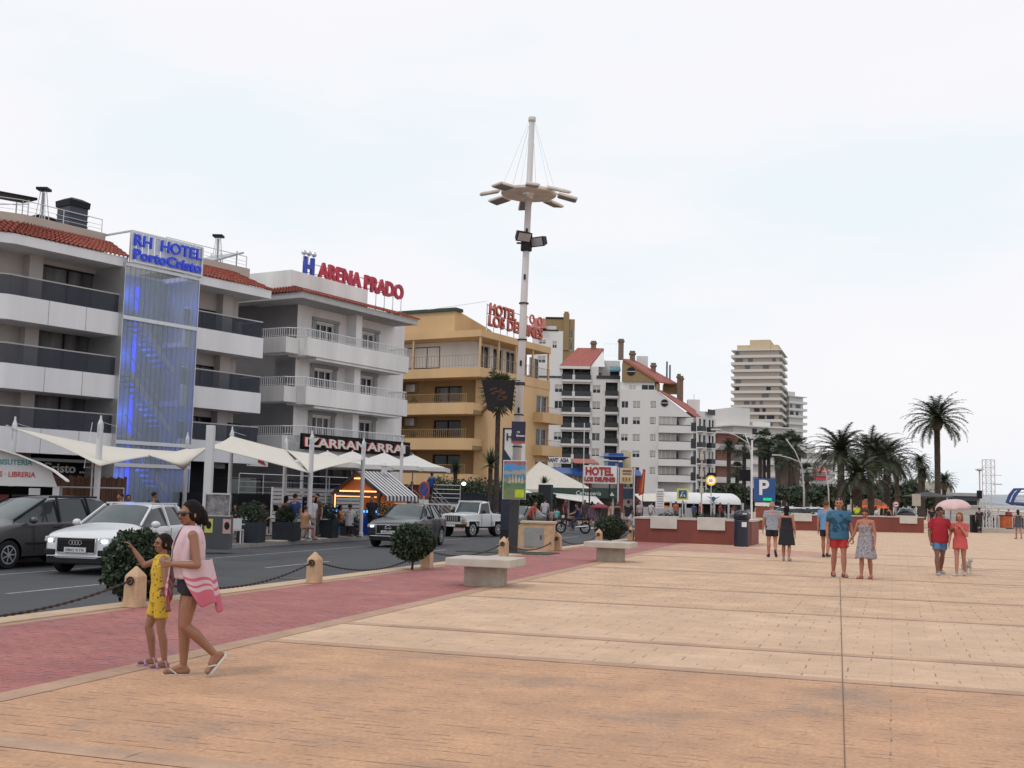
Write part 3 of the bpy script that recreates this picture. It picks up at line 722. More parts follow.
 for k in range(7):
  x = .5 + k * (xe - 1) / 7; q.box(x,x + .9,DY - .12,DY - .09,.5,zl - .8)
 q.build('shopfront_glass',M_glass,t)
 return t,zE
H2,zE2 = hotel_two()
# pair of solar panels on a sloped frame behind (between the two hotels)
t = empty('solar_panel',F2.w(-6.5,3.0,zE2 - .3),F2.rot,'tilted grey solar panel on a frame on the roof behind the tiled edge','solar panel')
b = MB(); b.cbox((0.6,0,1.4),4.6,2.4,.1,ry=-.38); b.build('panel',mat('solar_grey',(.34,.36,.40),.3),t)
b = MB()
for x in (-1.2,2.4):
 for y in (-1,1): b.tube((x,y,-1),(x,y,1.4 + x * .38),.04,n=4)
b.build('frame',M_alu,t)
# ================= tan hotel Los Delfines
F3 = Frame(AT(477,94),R(11.4))
M_tan = mat('tan_stucco',(.58,.39,.205),.85,var=.12,scale=.4,streak=True)
M_tan2 = mat('ochre_stucco',(.34,.22,.105),.85,var=.15,scale=.4)
def hotel_three():
 F = F3
 t = empty('hotel',(F.o.x,F.o.y,0),F.rot,'tan hotel with ochre balcony bands and orange letters on its roof edge','hotel')
 X = lambda px,py,y=0: F.hit(px,py,y)[0]
 Z = lambda px,py,y=0: F.hit(px,py,y)[1]
 Yl = lambda px,py,x=0: F.hitx(px,py,x)[0]
 Zl = lambda px,py,x=0: F.hitx(px,py,x)[1]
 ztop = Z(477,328); zrb = Z(477,335)
 L = X(551,347); D = 22.0
 zs = [Z(477,366),Z(477,401.5),Z(477,438),Z(477,473)]
 st = (zs[0] - zs[2]) / 2; zs = [zs[0] - k * st for k in range(5)]
 ins = 2.2
 # roof slab and the stepped roof storey
 r = MB(); r.box(0,L,0,D,zrb,ztop); r.build('roof_slab',M_tan,t)
 r = MB(); ys,zs_ = F.hitx(455,311,.6); r.poly([(.6,ztop),(.6,zs_),(1.6,zs_),(6.5,ztop + 1.0),(8.5,ztop + .2),(8.5,ztop)],ys,D) ; r.build('roof_storey',M_tan2 if False else M_tan,t)
 r = MB(); r.box(.4,1.6,ys - .2,D - .05,zs_ + .002,zs_ + .28); r.build('roof_edge',mat('dark_green_edge',(.03,.06,.04),.7),t)
 # top floor, set back, with posts
 holes = [(ins + 1.2 + k * 2.3,ins + 2.9 + k * 2.3,zs[0] + .1,zs[0] + 2.4) for k in range(5)]
 w = MB(); wall_holes(w,ins,L - .6,zs[0] - .2,zrb,ins,ins + .25,holes); w.box(ins,L - .6,ins + 1.2,D - .5,zs[0] - .2,zrb - .01)
 w.box(ins,ins + .25,ins + .25,ins + 1.2,zs[0] - .2,zrb - .01)
 w.build('top_floor_wall',M_white,t)
 for a,b,c,d in holes: window(t,a,c,b - a,d - c,ins + .1,mullions=1,gm=M_glass2 if rnd.random() < .4 else M_glass)
 # window + stair on the left side of the top floor
 for (ya,yb) in ((5.5,9.5),(16.5,19)):
  window(t,ins - .02,zs[0] + .3,yb - ya,1.9,yb,rz=-PI / 2,mullions=2,fm=M_frame)
 s = MB(); s.tube((.8,16,zrb),(.8,8.5,zs[0] + .3),.22,n=4); s.tube((.8,16.2,zrb),(.8,8.2,zs[0] + 1.1),.06,n=4); s.build('outside_stair',M_frame,t)
 p = MB()
 for k in range(5): x = .15 + (L - .3) * k / 4; p.box(x - .07,x + .07,.1,.24,zs[0],zrb)
 for k in range(1,4): y = D * k / 3.2; p.box(.1,.24,y - .07,y + .07,zs[0],zrb)
 p.build('roof_posts',M_tan,t)
 railing(t,[(.1,D,zs[0] + .1),(.1,.1,zs[0] + .1),(L,.1,zs[0] + .1)],.95,M_tan2,bars=True,gap=.3,r=.015)
 # floor bands on the left side and recessed loggias
 xin = 2.6
 for i,z in enumerate(zs):
  b = MB(); zb = z - .85 if i else z - 1.0
  if i == 0: b.box(0,L,0,D,zb + .2,z)
  else:
   b.box(-.3,.0,1.2,D,z - .95,z); b.box(0,xin,.6,D,z - .95,z - .6); b.polyxy([(-.3,1.2),(0,.6),(1.6,.6),(1.6,.75),(.1,.75),(-.15,1.25)],z - .95,z)
  o = b.build('balcony',M_tan,t)
  if i:
   railing(o,[(-.15,D,z),(-.15,1.2,z)],.75,M_tan2,gap=.2,r=.018)
   p = MB()
   for y in (9.5,18): p.box(-.1,xin,y,y + .3,z - .6,z + 2.4)
   p.box(-.1,.2,9.45,10.1,z,z + .8); p.build('divider',M_tan2,o)
 holes = []; 
 wl = MB(); old = wl.m
 wl.m = Matrix(((0,1,0,0),(-1,0,0,0),(0,0,1,0),(0,0,0,1)))  # local x -> -y
 # wall of the loggia: runs along y at x = xin
 hs = []
 for i,z in enumerate(zs[1:]):
  for (ya,yb) in ((3.4,6.2),(11.5,15.5),(19,21)): hs.append((-yb,-ya,z - .6 + .02,z + 1.7))
 wall_holes(wl,-D,-1.5,-.2,zs[0] - .8,xin,xin + .25,hs)
 wl.m = None
 wl.box(xin + .25,3.2,D - .3,D,-.2,zs[0] - .8)
 wl.build('loggia_wall',M_tan2,t)
 inner = MB(); inner.box(xin + 1.2,L - .3,.3,D - .4,-.2,zs[0] - .82); inner.build('core_wall',M_tan2,t)
 for i,z in enumerate(zs[1:]):
  for (ya,yb) in ((3.4,6.2),(11.5,15.5),(19,21)): window(t,xin + .1,z - .58,yb - ya,2.25,yb,rz=-PI / 2,mullions=1,fm=M_frame)
  for y in (8.0,16.8):
   a = MB(); a.box(xin - .45,xin - .01,y,y + .95,z + 1.25,z + 1.9); ao = a.build('air_conditioner',M_alu,t)
 # front wall (solid) and the small balconies at its right end
 xs = X(536,400)
 hs = [(xs + .2,L - .2,z - .1,z + 1.5) for z in zs[1:]]
 w = MB(); wall_holes(w,1.6,L,-.2,zs[0] - .802,.05,.35,hs); w.box(1.6,1.9,.35,1.4,-.2,zs[0] - .85); w.box(L - .3,L,.35,D,-.2,zs[0] - .81); w.build('front_wall',M_tan,t)
 for z in zs[1:]:
  window(t,xs + .2,z - .1,L - .4 - xs,1.6,.2,mullions=1)
  b = MB(); b.box(xs - .3,L + .9,-.9,-.78,z - 1.0,z - .1); b.box(xs - .3,xs - .18,-.78,.05,z - 1.0,z - .1); b.box(L + .78,L + .9,-.78,.4,z - 1,z - .1); b.box(xs - .18,L + .78,-.78,.045,z - 1,z - .8)
  o = b.build('balcony',M_tan,t); railing(o,[(xs - .24,-.84,z - .1),(L + .84,-.84,z - .1)],.5,M_tan2,gap=.25)
 # roof sign
 mr = mat('orange_red_letter',(.48,.10,.07),.5,var=0); md = mat('maroon_letter',(.22,.05,.05),.5,var=0)
 xa,za = F.hit(489,313,.2); xa2,za2 = F.hit(489,325,.2); xb,_ = F.hit(541,338,.2); zt_ = F.hit(489,301,.2)[1]
 fr = MB()
 for k in range(9): x = xa + (xb - xa) * k / 8; fr.tube((x,.4,ztop),(x,.4,zt_ - .2),.04,n=4)
 for z in (zt_ - .3,za,za2 + .1): fr.tube((xa,.4,z),(xb,.4,z),.04,n=4)
 fr.tube((xa,.4,zt_),(xa - 2.2,5,ztop + 1.8),.02,n=4)
 fo = fr.build('sign_frame',M_alu,t)
 h1 = (zt_ - za)
 for dx,dz,mm,yy in ((.08,-.06,md,.22),(0,0,mr,.1)):
  lettering('HOTEL',h1 * 1.25,mm,fo,(xa + dx,yy,za + dz),depth=.1,bold=.02,width=(xb - xa) * .48)
  lettering('LOS DELFINES',h1 * 1.3,mm,fo,(xa - .1 + dx,yy,za2 + dz),depth=.1,bold=.025,width=(xb - xa) * 1.02)
 s = MB()
 for k in range(3):
  x = xa + (xb - xa) * (.64 + k * .16)
  for j in range(10):
   a0 = 2 * PI * j / 10; a1 = 2 * PI * (j + 1) / 10; s.tube((x + .38 * math.cos(a0),.15,za + .55 + .38 * math.sin(a0)),(x + .38 * math.cos(a1),.15,za + .55 + .38 * math.sin(a1)),.09,n=4)
 s.build('sign_star',mr,fo)
 return t,L,D,ztop
H3,L3,D3,zt3 = hotel_three()
t = empty('satellite_dish',F3.w(1.2,15,zt3 + 1.7),F3.rot,'orange round disc with white fin on the tan hotel roof','dish')
b = MB(); b.lathe([(.75,0),(.7,.12),(.1,.2)],14); o = b.build('dish',mat('orange_disc',(.55,.22,.03),.6),t); o.rotation_euler = (R(75),0,0); o.location = (0,0,.9)
b = MB(); b.poly([(-.6,.6),(-.5,1.6),(1.5,1.1),(2.9,.8),(2.9,.3),(.5,.3)],.2,.35); b.box(.9,1.0,.2,.3,-.3,.4); b.build('fin',M_white,t)
# ------------------------------------------------------------------ apartment blocks farther along the street
M_wblock = mat('white_block_wall',(.64,.63,.62),.85,var=.07,scale=.15,streak=True)
M_rail_b = mat('black_balcony_rail',(.03,.03,.034),.5,var=.15)
M_recess = mat('shaded_opening_grey',(.19,.19,.20),.85,var=.2,scale=.4)  # shade inside recesses and openings is put into this dark grey
M_brown = mat('mustard_brown_wall',(.27,.185,.09),.85,var=.08,scale=.3)
F4 = Frame(AT(590,215),R(74))
def block_four():
 F = F4; t = empty('apartment_block',(F.o.x,F.o.y,0),F.rot,'white flats with rows of dark recessed balconies, right of the tan hotel','apartment block')
 X = lambda px,py=400,y=0: F.hit(px,py,y)[0]
 Z = lambda py,px=590,y=0: F.hit(px,py,y)[1]
 xl,xm,xr = X(520),X(604),X(620)
 rows = [(368,380.5),(384,397),(400.5,413),(416.6,428.5),(432,444.5),(447.5,460),(463,475)]
 holes = []; wins = []; logg = []
 for i,(a,b) in enumerate(rows):
  z1,z0 = Z(a),Z(b)
  logg.append((X(562),X(590),z0,z1))
  holes.append((X(562),X(590),z0,z1))
  for px in (554.5,592.5):
   if i == 0 and px > 580: continue
   if i == 0: continue
   wx = X(px); wz = Z((a + b) / 2 + 2.5)
   holes.append((wx,wx + 1.5,wz,wz + 1.5)); wins.append((wx,wz,1.5,1.5))
  wx = X(541); wz = Z((a + b) / 2 + 3)
  if i: holes.append((wx,wx + 1.6,wz,wz + 1.5)); wins.append((wx,wz,1.6,1.5))
 top = Z(378)
 for i,(a,b) in enumerate(rows[1:]):
  holes.append((X(605.5),X(617.5),Z(b - 1),Z(a - 2))); logg.append((X(605.5),X(617.5),Z(b - 1),Z(a - 2)))
 zr = Z(366.5)
 w = MB(); wall_holes(w,xl,xr,-.4,top,0,.3,[h for h in holes]); wall_holes(w,X(559),X(598),top,zr,.0,.3,[h for h in holes])
 w.box(xl,xr,2.6,14,-.4,top - .1)
 w.box(X(559),X(598),2.6,12,top - .1,zr); w.box(X(596),xr,2.0,10,top - .1,Z(359))
 w.box(xl,xl + .3,.3,2.6,-.4,top - .1); w.box(X(559),X(559) + .2,.3,2.6,top,zr)
 w.add([(X(590),.1,zr),(X(598) + 1.2,.1,zr),(X(603),4.0,Z(348)),(X(590),4,zr)],[(0,1,2),(1,0,3)])
 w.build('wall',M_wblock,t)
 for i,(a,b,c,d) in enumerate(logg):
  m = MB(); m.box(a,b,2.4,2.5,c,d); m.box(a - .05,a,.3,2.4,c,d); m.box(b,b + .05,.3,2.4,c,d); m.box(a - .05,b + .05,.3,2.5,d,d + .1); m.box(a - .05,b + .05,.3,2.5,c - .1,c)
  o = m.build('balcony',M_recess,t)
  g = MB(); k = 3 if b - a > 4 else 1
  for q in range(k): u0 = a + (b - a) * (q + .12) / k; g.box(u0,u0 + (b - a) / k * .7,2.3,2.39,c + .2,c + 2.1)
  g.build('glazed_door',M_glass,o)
  g = MB(); g.box(a - .1,b + .1,-.35,-.3,c + .1,c + 1.05); g.box(a - .1,a - .05,-.3,.0,c + .1,c + 1.05); g.box(b + .05,b + .1,-.3,0,c + .1,c + 1.05)
  for q in range(4): x = a + (b - a) * rnd.random(); g.box(x,x + .35,.4,.9,c,c + .9 + rnd.random() * .5)
  g.build('parapet_panel',M_rail_b,o)
  s = MB(); s.box(a - .15,b + .15,-.45,-.002,c - .32,c + .08)
  if k == 3: x = (a + b) / 2 - .5; s.box(x - .25,x + .25,-.5,-.352,c + .08,c + 1.0); s.box(x - .12,x + .12,.4,2.3,c,d)
  s.build('slab',M_wblock,o)
 for (x,z,ww,h) in wins: window(t,x,z,ww,h,.1,mullions=1,shutter=rnd.choice([0,0,.5,.75]))
 # black parapet lines
 p = MB(); p.box(X(596),xr,-.1,-.004,top - .1,top + .5); p.build('roof_parapet',M_rail_b,t); p = MB(); p.box(xl,X(561),-.1,-.004,top - .1,top + .25); p.build('roof_parapet',M_rail_b,t)
 # roof
 r = MB(); a = (X(558.5),-.4,zr); b = (X(589),-.4,zr); c = (X(577),5,Z(348,y=5)); d = (X(604),5,Z(348,y=5))
 vs = [a,b,d,c,(a[0],a[1],zr - .5),(b[0],b[1],zr - .5),(d[0],10,zr),(c[0] - 3,10,zr)]
 r.add(vs,[(0,1,2,3),(0,4,5,1),(1,5,2),(3,2,6,7),(0,3,7,4),(2,5,6),(4,7,6,5)]); r.build('roof',M_tile2,t)
 r = MB(); r.box(X(558),X(589.5),-.6,-.402,zr - .55,zr - .05); r.build('eave',M_wblock,t)
 for px,y0 in ((593.5,341),(621,339)):
  ch = MB(); x = X(px,350,5); z0 = Z(352,px,5); z1 = Z(y0,px,5); ch.box(x - .5,x + .5,4.6,5.6,z0 - 1.5,z1); ch.box(x - .65,x + .65,4.45,5.75,z1 - .6,z1 - .3); ch.build('chimney',mat('brown_brick_chimney',(.19,.13,.10),.85,var=.2),t)
 # penthouse terrace: rails, awning, window
 railing(t,[(X(604,350,5),5,Z(348,604,5) - 1.6),(X(622,350,5),5,Z(348,622,5) - 1.6)],2.4,M_alu,gap=.9,bars=True)
 a = MB(); a.add([(X(609),-.9,Z(370)),(X(620),-.9,Z(370)),(X(620),.9,Z(365.5)),(X(609),.9,Z(365.5)),(X(609),-.9,Z(371.5)),(X(620),-.9,Z(371.5))],[(0,1,2,3),(4,5,1,0)]); a.build('awning',mat('blue_grey_awning',(.10,.22,.30),.8),t,solid=.04)
 window(t,X(598),Z(375),X(602) - X(598),Z(371) - Z(375),1.9,mullions=1)
 window(t,X(610),Z(376),X(619) - X(610),Z(368) - Z(376),1.9,mullions=2,fm=M_frame)
 return t
block_four()
F5 = Frame(AT(640,208),R(76))
def block_five():
 F = F5; t = empty('apartment_block',(F.o.x,F.o.y,0),F.rot,'white flats with two sloping red roofs and a brown gable with round window','apartment block')
 X = lambda px,py=400,y=0: F.hit(px,py,y)[0]
 Z = lambda py,px=640,y=0: F.hit(px,py,y)[1]
 x0,x1,xb,xe = X(620),X(656),X(659),X(697)
 holes = []; wins = []
 cols = [(621.5,628.5),(633,640.5),(650.5,657.5)]
 for ri,(a,b) in enumerate([(401,408),(417,424.5),(434,441),(450.5,457.5),(467,474)]):
  for ci,(p,q) in enumerate(cols):
   if ri == 1 and ci == 2: p,q = 650,660
   wx,wz,ww,hh = X(p),Z(b,p),X(q) - X(p),Z(a,p) - Z(b,p)
   holes.append((wx,wx + ww,wz,wz + hh)); wins.append((wx,wz,ww,hh,rnd.choice([0,.4,.8,.8])))
 zt = Z(389.5)
 wins.append((X(628.5),Z(391),X(636) - X(628.5),Z(384) - Z(391),.9)); wins.append((X(641.5),Z(392.5),X(655) - X(641.5),Z(384) - Z(392.5),0))
 # profile wall with slanted top
 w = MB(); wall_holes(w,x0,X(656),-.4,zt,0,.3,holes)
 w.box(x0,xe,1.5,13,-.4,Z(416))
 w.box(x0,X(656),.3,13,Z(416),zt)
 w.add([(X(656),y,z) for y in (0,13) for z in (Z(416),zt)] + [(X(692),y,Z(416)) for y in (0,13)],[(0,1,4),(1,3,5,4),(2,5,3),(0,4,5,2)])
 w.box(x0,X(655),1.0,12,zt,Z(381.5)); w.box(x0,X(655),.0,.5,zt,zt + .6) if False else None
 w.box(X(656),xb,0,1.5,-.4,Z(416))
 w.build('wall',M_wblock,t)
 for (x,z,ww,hh,sh) in wins:
  yy = .1 if z < zt - 1 else .9
  window(t,x,z,ww,hh,yy,mullions=1,shutter=sh,gm=M_glass)
 # balconies at the right: bands and enclosed glazing
 for i,(a,b) in enumerate([(425.5,433),(441.5,450),(459,466),(475,482)]):
  zt_,zb_ = Z(a,670),Z(b,670); m = MB(); m.box(xb,xe,-.8,1.45,zb_,zb_ + .25); m.box(xb,xe,-.8,-.65,zb_ + .25,zt_); m.box(xb,xb + .15,-.65,-.004,zb_ + .25,zt_)
  o = m.build('balcony',M_wblock,t)
  m = MB(); m.box(xb,X(676),.2,.3,zt_ - .2,zt_ + 1.75); m.build('enclosed_glazing',mat('shutter_grey',(.42,.42,.40),.6,var=.12,scale=.5),o)
  m = MB(); 
  for px in (662,666,671,676): m.box(X(px),X(px) + .12,.12,.18,zt_ - .1,zt_ + 1.75)
  m.build('glazing_bar',M_wblock,o)
  m = MB(); m.box(X(691),xe + .1,-.9,-.82,zb_ + .4,zt_ + .55); m.box(xb,xe,-.82,-.805,zt_ - .02,zt_ + .1); m.build('black_rail',M_rail_b,o)
  m = MB(); m.box(X(677),xe - .1,1.35,1.44,zb_ + .3,zb_ + 2.6); m.build('shade_panel',M_recess,o)  # flat panel on the wall, its dark colour stands for the opening's shade
  m = MB(); m.box(X(679),X(684),1.25,1.34,zb_ + .5,zb_ + 2.3); m.build('glazed_door',M_glass,o)
 # ground floor shops
 m = MB(); m.box(x0 + 1,xe,-.1,-.02,.2,2.6); m.build('shopfront',M_glass,t)
 # circular window in wall
 def disc(px,py,r,y,mm,par):
  d = MB(); x = X(px,py,y); z = F.hit(px,py,y)[1]; q = [(x + r * math.cos(2 * PI * k / 16),z + r * math.sin(2 * PI * k / 16)) for k in range(16)]; d.poly(q,y - .1,y - .003)
  o = d.build('round_window',mm,par); d = MB(); d.box(x - r,x + r,y - .14,y - .11,z - .05,z + .05); d.build('glazing_bar',M_wblock,o)
 disc(664.5,403,.68,0,M_frame,t)
 # gable (brown) above
 g = MB(); zg = Z(381.5); yg = .6
 pr = [(X(622.5),Z(358.6)),(X(622.5),zg),(X(660),zg),(X(655),Z(377)),(X(628),Z(360.5))]
 g.poly(pr,yg,yg + 9); g.build('gable_wall',M_brown,t)
 disc(631,371.5,.78,yg,M_frame,t)
 r = MB()
 def roofq(a,b,c,d,th=.25):
  a,b,c,d = map(Vector,(a,b,c,d)); vs = [a,b,c,d] + [v - Vector((0,0,th)) for v in (a,b,c,d)]
  r.add([tuple(v) for v in vs],[(0,1,2,3),(7,6,5,4),(0,4,5,1),(1,5,6,2),(2,6,7,3),(3,7,4,0)])
 P = lambda px,py,y: (X(px,py,y),y,F.hit(px,py,y)[1])
 roofq(P(622,358.5,yg - .2),P(659,381.5,yg - .2),P(679,384,7),P(634,359.5,7))
 roofq(P(658,389.5,-.2),P(696,416.5,-.2),P(711,417,7),P(664,391,5))
 r.build('roof',M_tile2,t)
 k = MB(); k.box(X(664,385,6),X(680,385,6),6,11,Z(392,670,6),Z(383,670,6)); k.box(X(656),X(660),.8,4,zt,Z(383)); k.build('attic_wall',M_brown,t)
 for px,yt,yb,w_ in ((632.5,351,362,.5),(653.5,363,376,.45),(679,374,394,.32),(681.8,376,396,.28)):
  ch = MB(); x = X(px,yt,5); ch.box(x - w_,x + w_,4.6,5.6,F.hit(px,yb,5)[1] - 1.5,F.hit(px,yt,5)[1]); z = F.hit(px,yt,5)[1]; ch.box(x - w_ - .15,x + w_ + .15,4.45,5.75,z - .7,z - .4); ch.build('chimney',mat('brown_brick_chimney',(.19,.13,.10),.85),t)
 for px,yt in ((667,361.5),(670,365)): x = X(px,yt,6); ch = MB(); ch.tube((x,6,F.hit(px,382,6)[1]),(x,6,F.hit(px,yt,6)[1]),.17,n=6); ch.build('flue_pipe',mat('dark_flue',(.12,.13,.16),.5),t)
 u = MB(); x = X(694,398,5); z = F.hit(694,408,5)[1]; u.box(x - 1.2,x + 1.0,4,6,z - .8,z + 1.5); u.tube((x,5,z + 1.4),(x,5,z + 2.6),.06,n=5); u.build('roof_box',M_wblock,t)
 w2 = MB(); w2.box(X(637,358,8),X(648,360,8),8,10,F.hit(640,372,8)[1],F.hit(640,356,8)[1]); w2.build('attic_room',M_wblock,t)
 return t
block_five()
F6 = Frame(AT(697,206),R(24))
def block_six():
 F = F6; t = empty('apartment_wing',(F.o.x,F.o.y,0),F.rot,'narrow white wing with small black cornered balconies, right end of the red roofed blocks','apartment block')
 L = F.hit(715.5,430)[0]
 Z = lambda py,px=700,y=0: F.hit(px,py,y)[1]
 top = Z(417)
 hs = []
 rows = [424,440,456,472,487]
 for py in rows:
  z = Z(py + 3)
  for u in (.08,.62,.8): hs.append((L * u,L * u + L * .1,z,z + 1.5))
  hs.append((L * .3,L * .46,z - .8,z + 1.5))
 w = MB(); wall_holes(w,0,L,-.4,top,0,.3,hs); w.box(0,L,1,12,-.4,top - .1); w.box(L * .5,L,.5,10,top - .1,top + 1.2); w.build('wall',M_wblock,t)
 for (a,b,c,d) in hs: window(t,a,c,b - a,d - c,.1,mullions=0,fm=M_frame if rnd.random() < .5 else M_wpaint)
 for py in rows:
  z = Z(py + 3) - .8
  for u in (-.04,.5):
   m = MB(); m.box(L * u,L * u + L * .28,-1.1,-.003,z - .2,z); o = m.build('balcony',M_wblock,t)
   m = MB(); m.box(L * u,L * u + L * .22,-1.1,-1.04,z,z + .9); m.box(L * u + L * .21,L * u + L * .22,-1.04,-.003,z,z + .9); m.box(L * u,L * u + L * .01,-1.04,-.003,z,z + .9); m.build('black_rail',M_rail_b,o)
 r = MB(); r.box(L * .55,L * .95,-.1,.0,top + .6,top + 1.6); r.build('roof_rail',M_rail_b,t)
block_six()
# buildings behind: mustard block, small white house block
F7 = Frame(AT(548,265),R(74))
def back_blocks():
 F = F7; X = lambda px,py=340,y=0: F.hit(px,py,y)[0]; Z = lambda py,px=560,y=0: F.hit(px,py,y)[1]
 t = empty('apartment_block',(F.o.x,F.o.y,0),F.rot,'mustard brown block with a tall chimney, right of the orange rooftop letters','apartment block')
 w = MB(); hs = [(X(567),X(573),Z(338),Z(329)),(X(567),X(573),Z(350),Z(342))]
 wall_holes(w,X(544),X(574.5),-.4,Z(319),0,.3,hs); w.box(X(544),X(574.5),1,12,-.4,Z(319) - .05); w.box(X(560),X(590),.5,10,-.4,Z(350)); w.build('wall',M_brown,t)
 for a,b,c,d in hs: window(t,a,c,b - a,d - c,.1,mullions=1)
 w = MB(); w.box(X(545),X(565),-.15,6,Z(318.8),Z(317.2)); w.build('roof_edge',M_frame,t)
 w = MB(); x = X(566); w.box(x - .7,x + .7,-.3,.9,Z(350),Z(313.5)); w.box(x - .5,x + .5,-.1,.7,Z(313.5),Z(311.5)); w.build('chimney',M_brown,t)
 F = Frame(AT(548,240),R(74)); t = empty('apartment_block',(F.o.x,F.o.y,0),F.rot,'small white flat roofed block peeking out behind the tan hotel roof','apartment block')
 X = lambda px,py=340,y=0: F.hit(px,py,y)[0]; Z = lambda py,px=550,y=0: F.hit(px,py,y)[1]
 hs = [(X(539),X(546),Z(344),Z(340)),(X(552.5),X(557),Z(348),Z(341)),(X(538),X(546),Z(363),Z(356))]
 w = MB(); wall_holes(w,X(533),X(563),-.4,Z(331),0,.3,hs); w.box(X(533),X(563),1,10,-.4,Z(331) - .1); w.box(X(538),X(556),1.5,8,Z(331) - .1,Z(325)); w.build('wall',M_wblock,t)
 for a,b,c,d in hs: window(t,a,c,b - a,d - c,.1,mullions=1,shutter=.5)
 w = MB(); w.box(X(541),X(558),-.12,3,Z(331) + .002,Z(329.6)); w.build('roof_edge',M_frame,t)
 r = MB(); r.add([(X(530),-1,Z(329)),(X(546),-1,Z(329)),(X(545),5,Z(318.5,y=5)),(X(533),5,Z(318.5,y=5)),(X(530),9,Z(331)),(X(546),9,Z(331))],[(0,1,2,3),(1,5,2),(0,3,4),(3,2,5,4)]); r.build('roof',M_tile2,t)
back_blocks()
def slab_tower(F,L,D,z0,z1,n,wallm,slabm,label,pent=None,seed=1,over=1.3,cat='tower block',bandm=None,name='tower_block'):
 rr = random.Random(seed); t = empty(name,(F.o.x,F.o.y,0),F.rot,label,cat)
 w = MB(); w.box(0,L,0,D,z0,z1); w.build('wall',wallm,t); st = (z1 - z0) / n
 s = MB(); g = MB(); b = MB()
 for k in range(1,n + 1):
  z = z0 + k * st
  sl_ = MB(); sl_.box(-over,L + over,-over,D,z - .25,z + .02)
  so_ = sl_.build('balcony_slab',slabm,t)
  if k < n + 0:
   q = MB(); q.box(-over,L + over,-over - .03,-over + .05,z + .02,z + .85); q.box(L + over - .08,L + over,-over + .05,D,z + .02,z + .85); q.box(-over,-over + .08,-over + .05,D,z + .02,z + .85); q.build('parapet',bandm or slabm,so_)
  if k <= n:
   q = MB(); zz = z - st
   x = .5
   while x < L - 2:
    wd = rr.uniform(1.2,3.2)
    if rr.random() < .4: q.box(x,min(x + wd,L - .3),-.06,-.02,zz + .1,zz + st - .55)
    x += wd + rr.uniform(.8,2.5)
   y = 1.0
   while y < D - 2:
    if rr.random() < .7: q.box(L + .02,L + .06,y,y + 2,zz + .1,zz + st - .55)
    y += 3.6
   q.build('window',M_glass if rr.random() < .6 else M_recess,t)
 if pent:
  q = MB()
  for i_,(a,b_,h) in enumerate(pent): q.box(L * a,L * b_,1.5 - .3 * i_,D * .8 + .3 * i_,z1 + .03,z1 + h)
  q.build('roof_storey',mat('ochre_top_storey',(.55,.44,.30),.85) if cat == 'tower block' and seed == 1 else M_wblock,t)
 return t
M_tw = mat('tower_pinkish_wall',(.50,.43,.375),.85,var=.05,scale=.1); M_ts = mat('tower_slab',(.66,.65,.64),.8,var=.04)
M_tw2 = mat('tower_parapet',(.58,.535,.49),.8,var=.05)
FT = Frame(AT(733.5,490),R(90))
zt_ = FT.hit(733.5,350.5)[1]; lt = FT.hit(779,360)[0]
nfl = int(zt_ / 3.0)
tower = slab_tower(FT,lt,27,-1,zt_,nfl,M_tw,M_ts,'tall beige tower block with white balcony slabs and an ochre top storey',pent=[(.05,.98,2.4),(.34,.80,4.6)],bandm=M_tw2)
FT2 = Frame(AT(789,505),R(40))
slab_tower(FT2,FT2.hit(803,420)[0],12,-1,FT2.hit(790,396)[1],int(FT2.hit(790,396)[1] / 3.0),M_wblock,M_ts,'lower pale tower block attached right behind the tall beige tower',pent=[(.1,.6,2.2)],seed=5)
# mid-distance balconied blocks
FA = Frame(AT(717,225),R(50))
slab_tower(FA,FA.hit(742,470)[0],10,-1,FA.hit(717,432)[1],5,mat('brick_red_wall',(.30,.14,.11),.85),M_wblock,'white balconied block with a reddish end wall, just right of the narrow white wing',seed=3,cat='apartment block',name='apartment_block')
FB = Frame(AT(733,262),R(48))
slab_tower(FB,FB.hit(790,470)[0],12,-1,FB.hit(733,425)[1],7,M_wblock,M_ts,'wide white balconied block behind the fan palms, at the foot of the tall tower',pent=[(.05,.35,4.2),(.4,.7,1.2)],seed=8,cat='apartment block',name='apartment_block')
FC = Frame(AT(801,330),R(52))
tb = slab_tower(FC,FC.hit(835,480)[0],12,-1,FC.hit(801,452)[1],6,M_wblock,M_ts,'pale block with red awnings on two floors, behind the big date palm',pent=[(.1,.5,2.5)],seed=4,cat='apartment block',name='apartment_block')
for py in (472,479.5):
 a,z = FC.hit(809,py); b,_ = FC.hit(824,py); q = MB(); q.add([(a,-2.6,z),(b,-2.6,z),(b,-1.3,z + 1.1),(a,-1.3,z + 1.1)],[(0,1,2,3)]); q.build('awning',mat('red_awning',(.40,.05,.06),.8),tb,solid=.06)
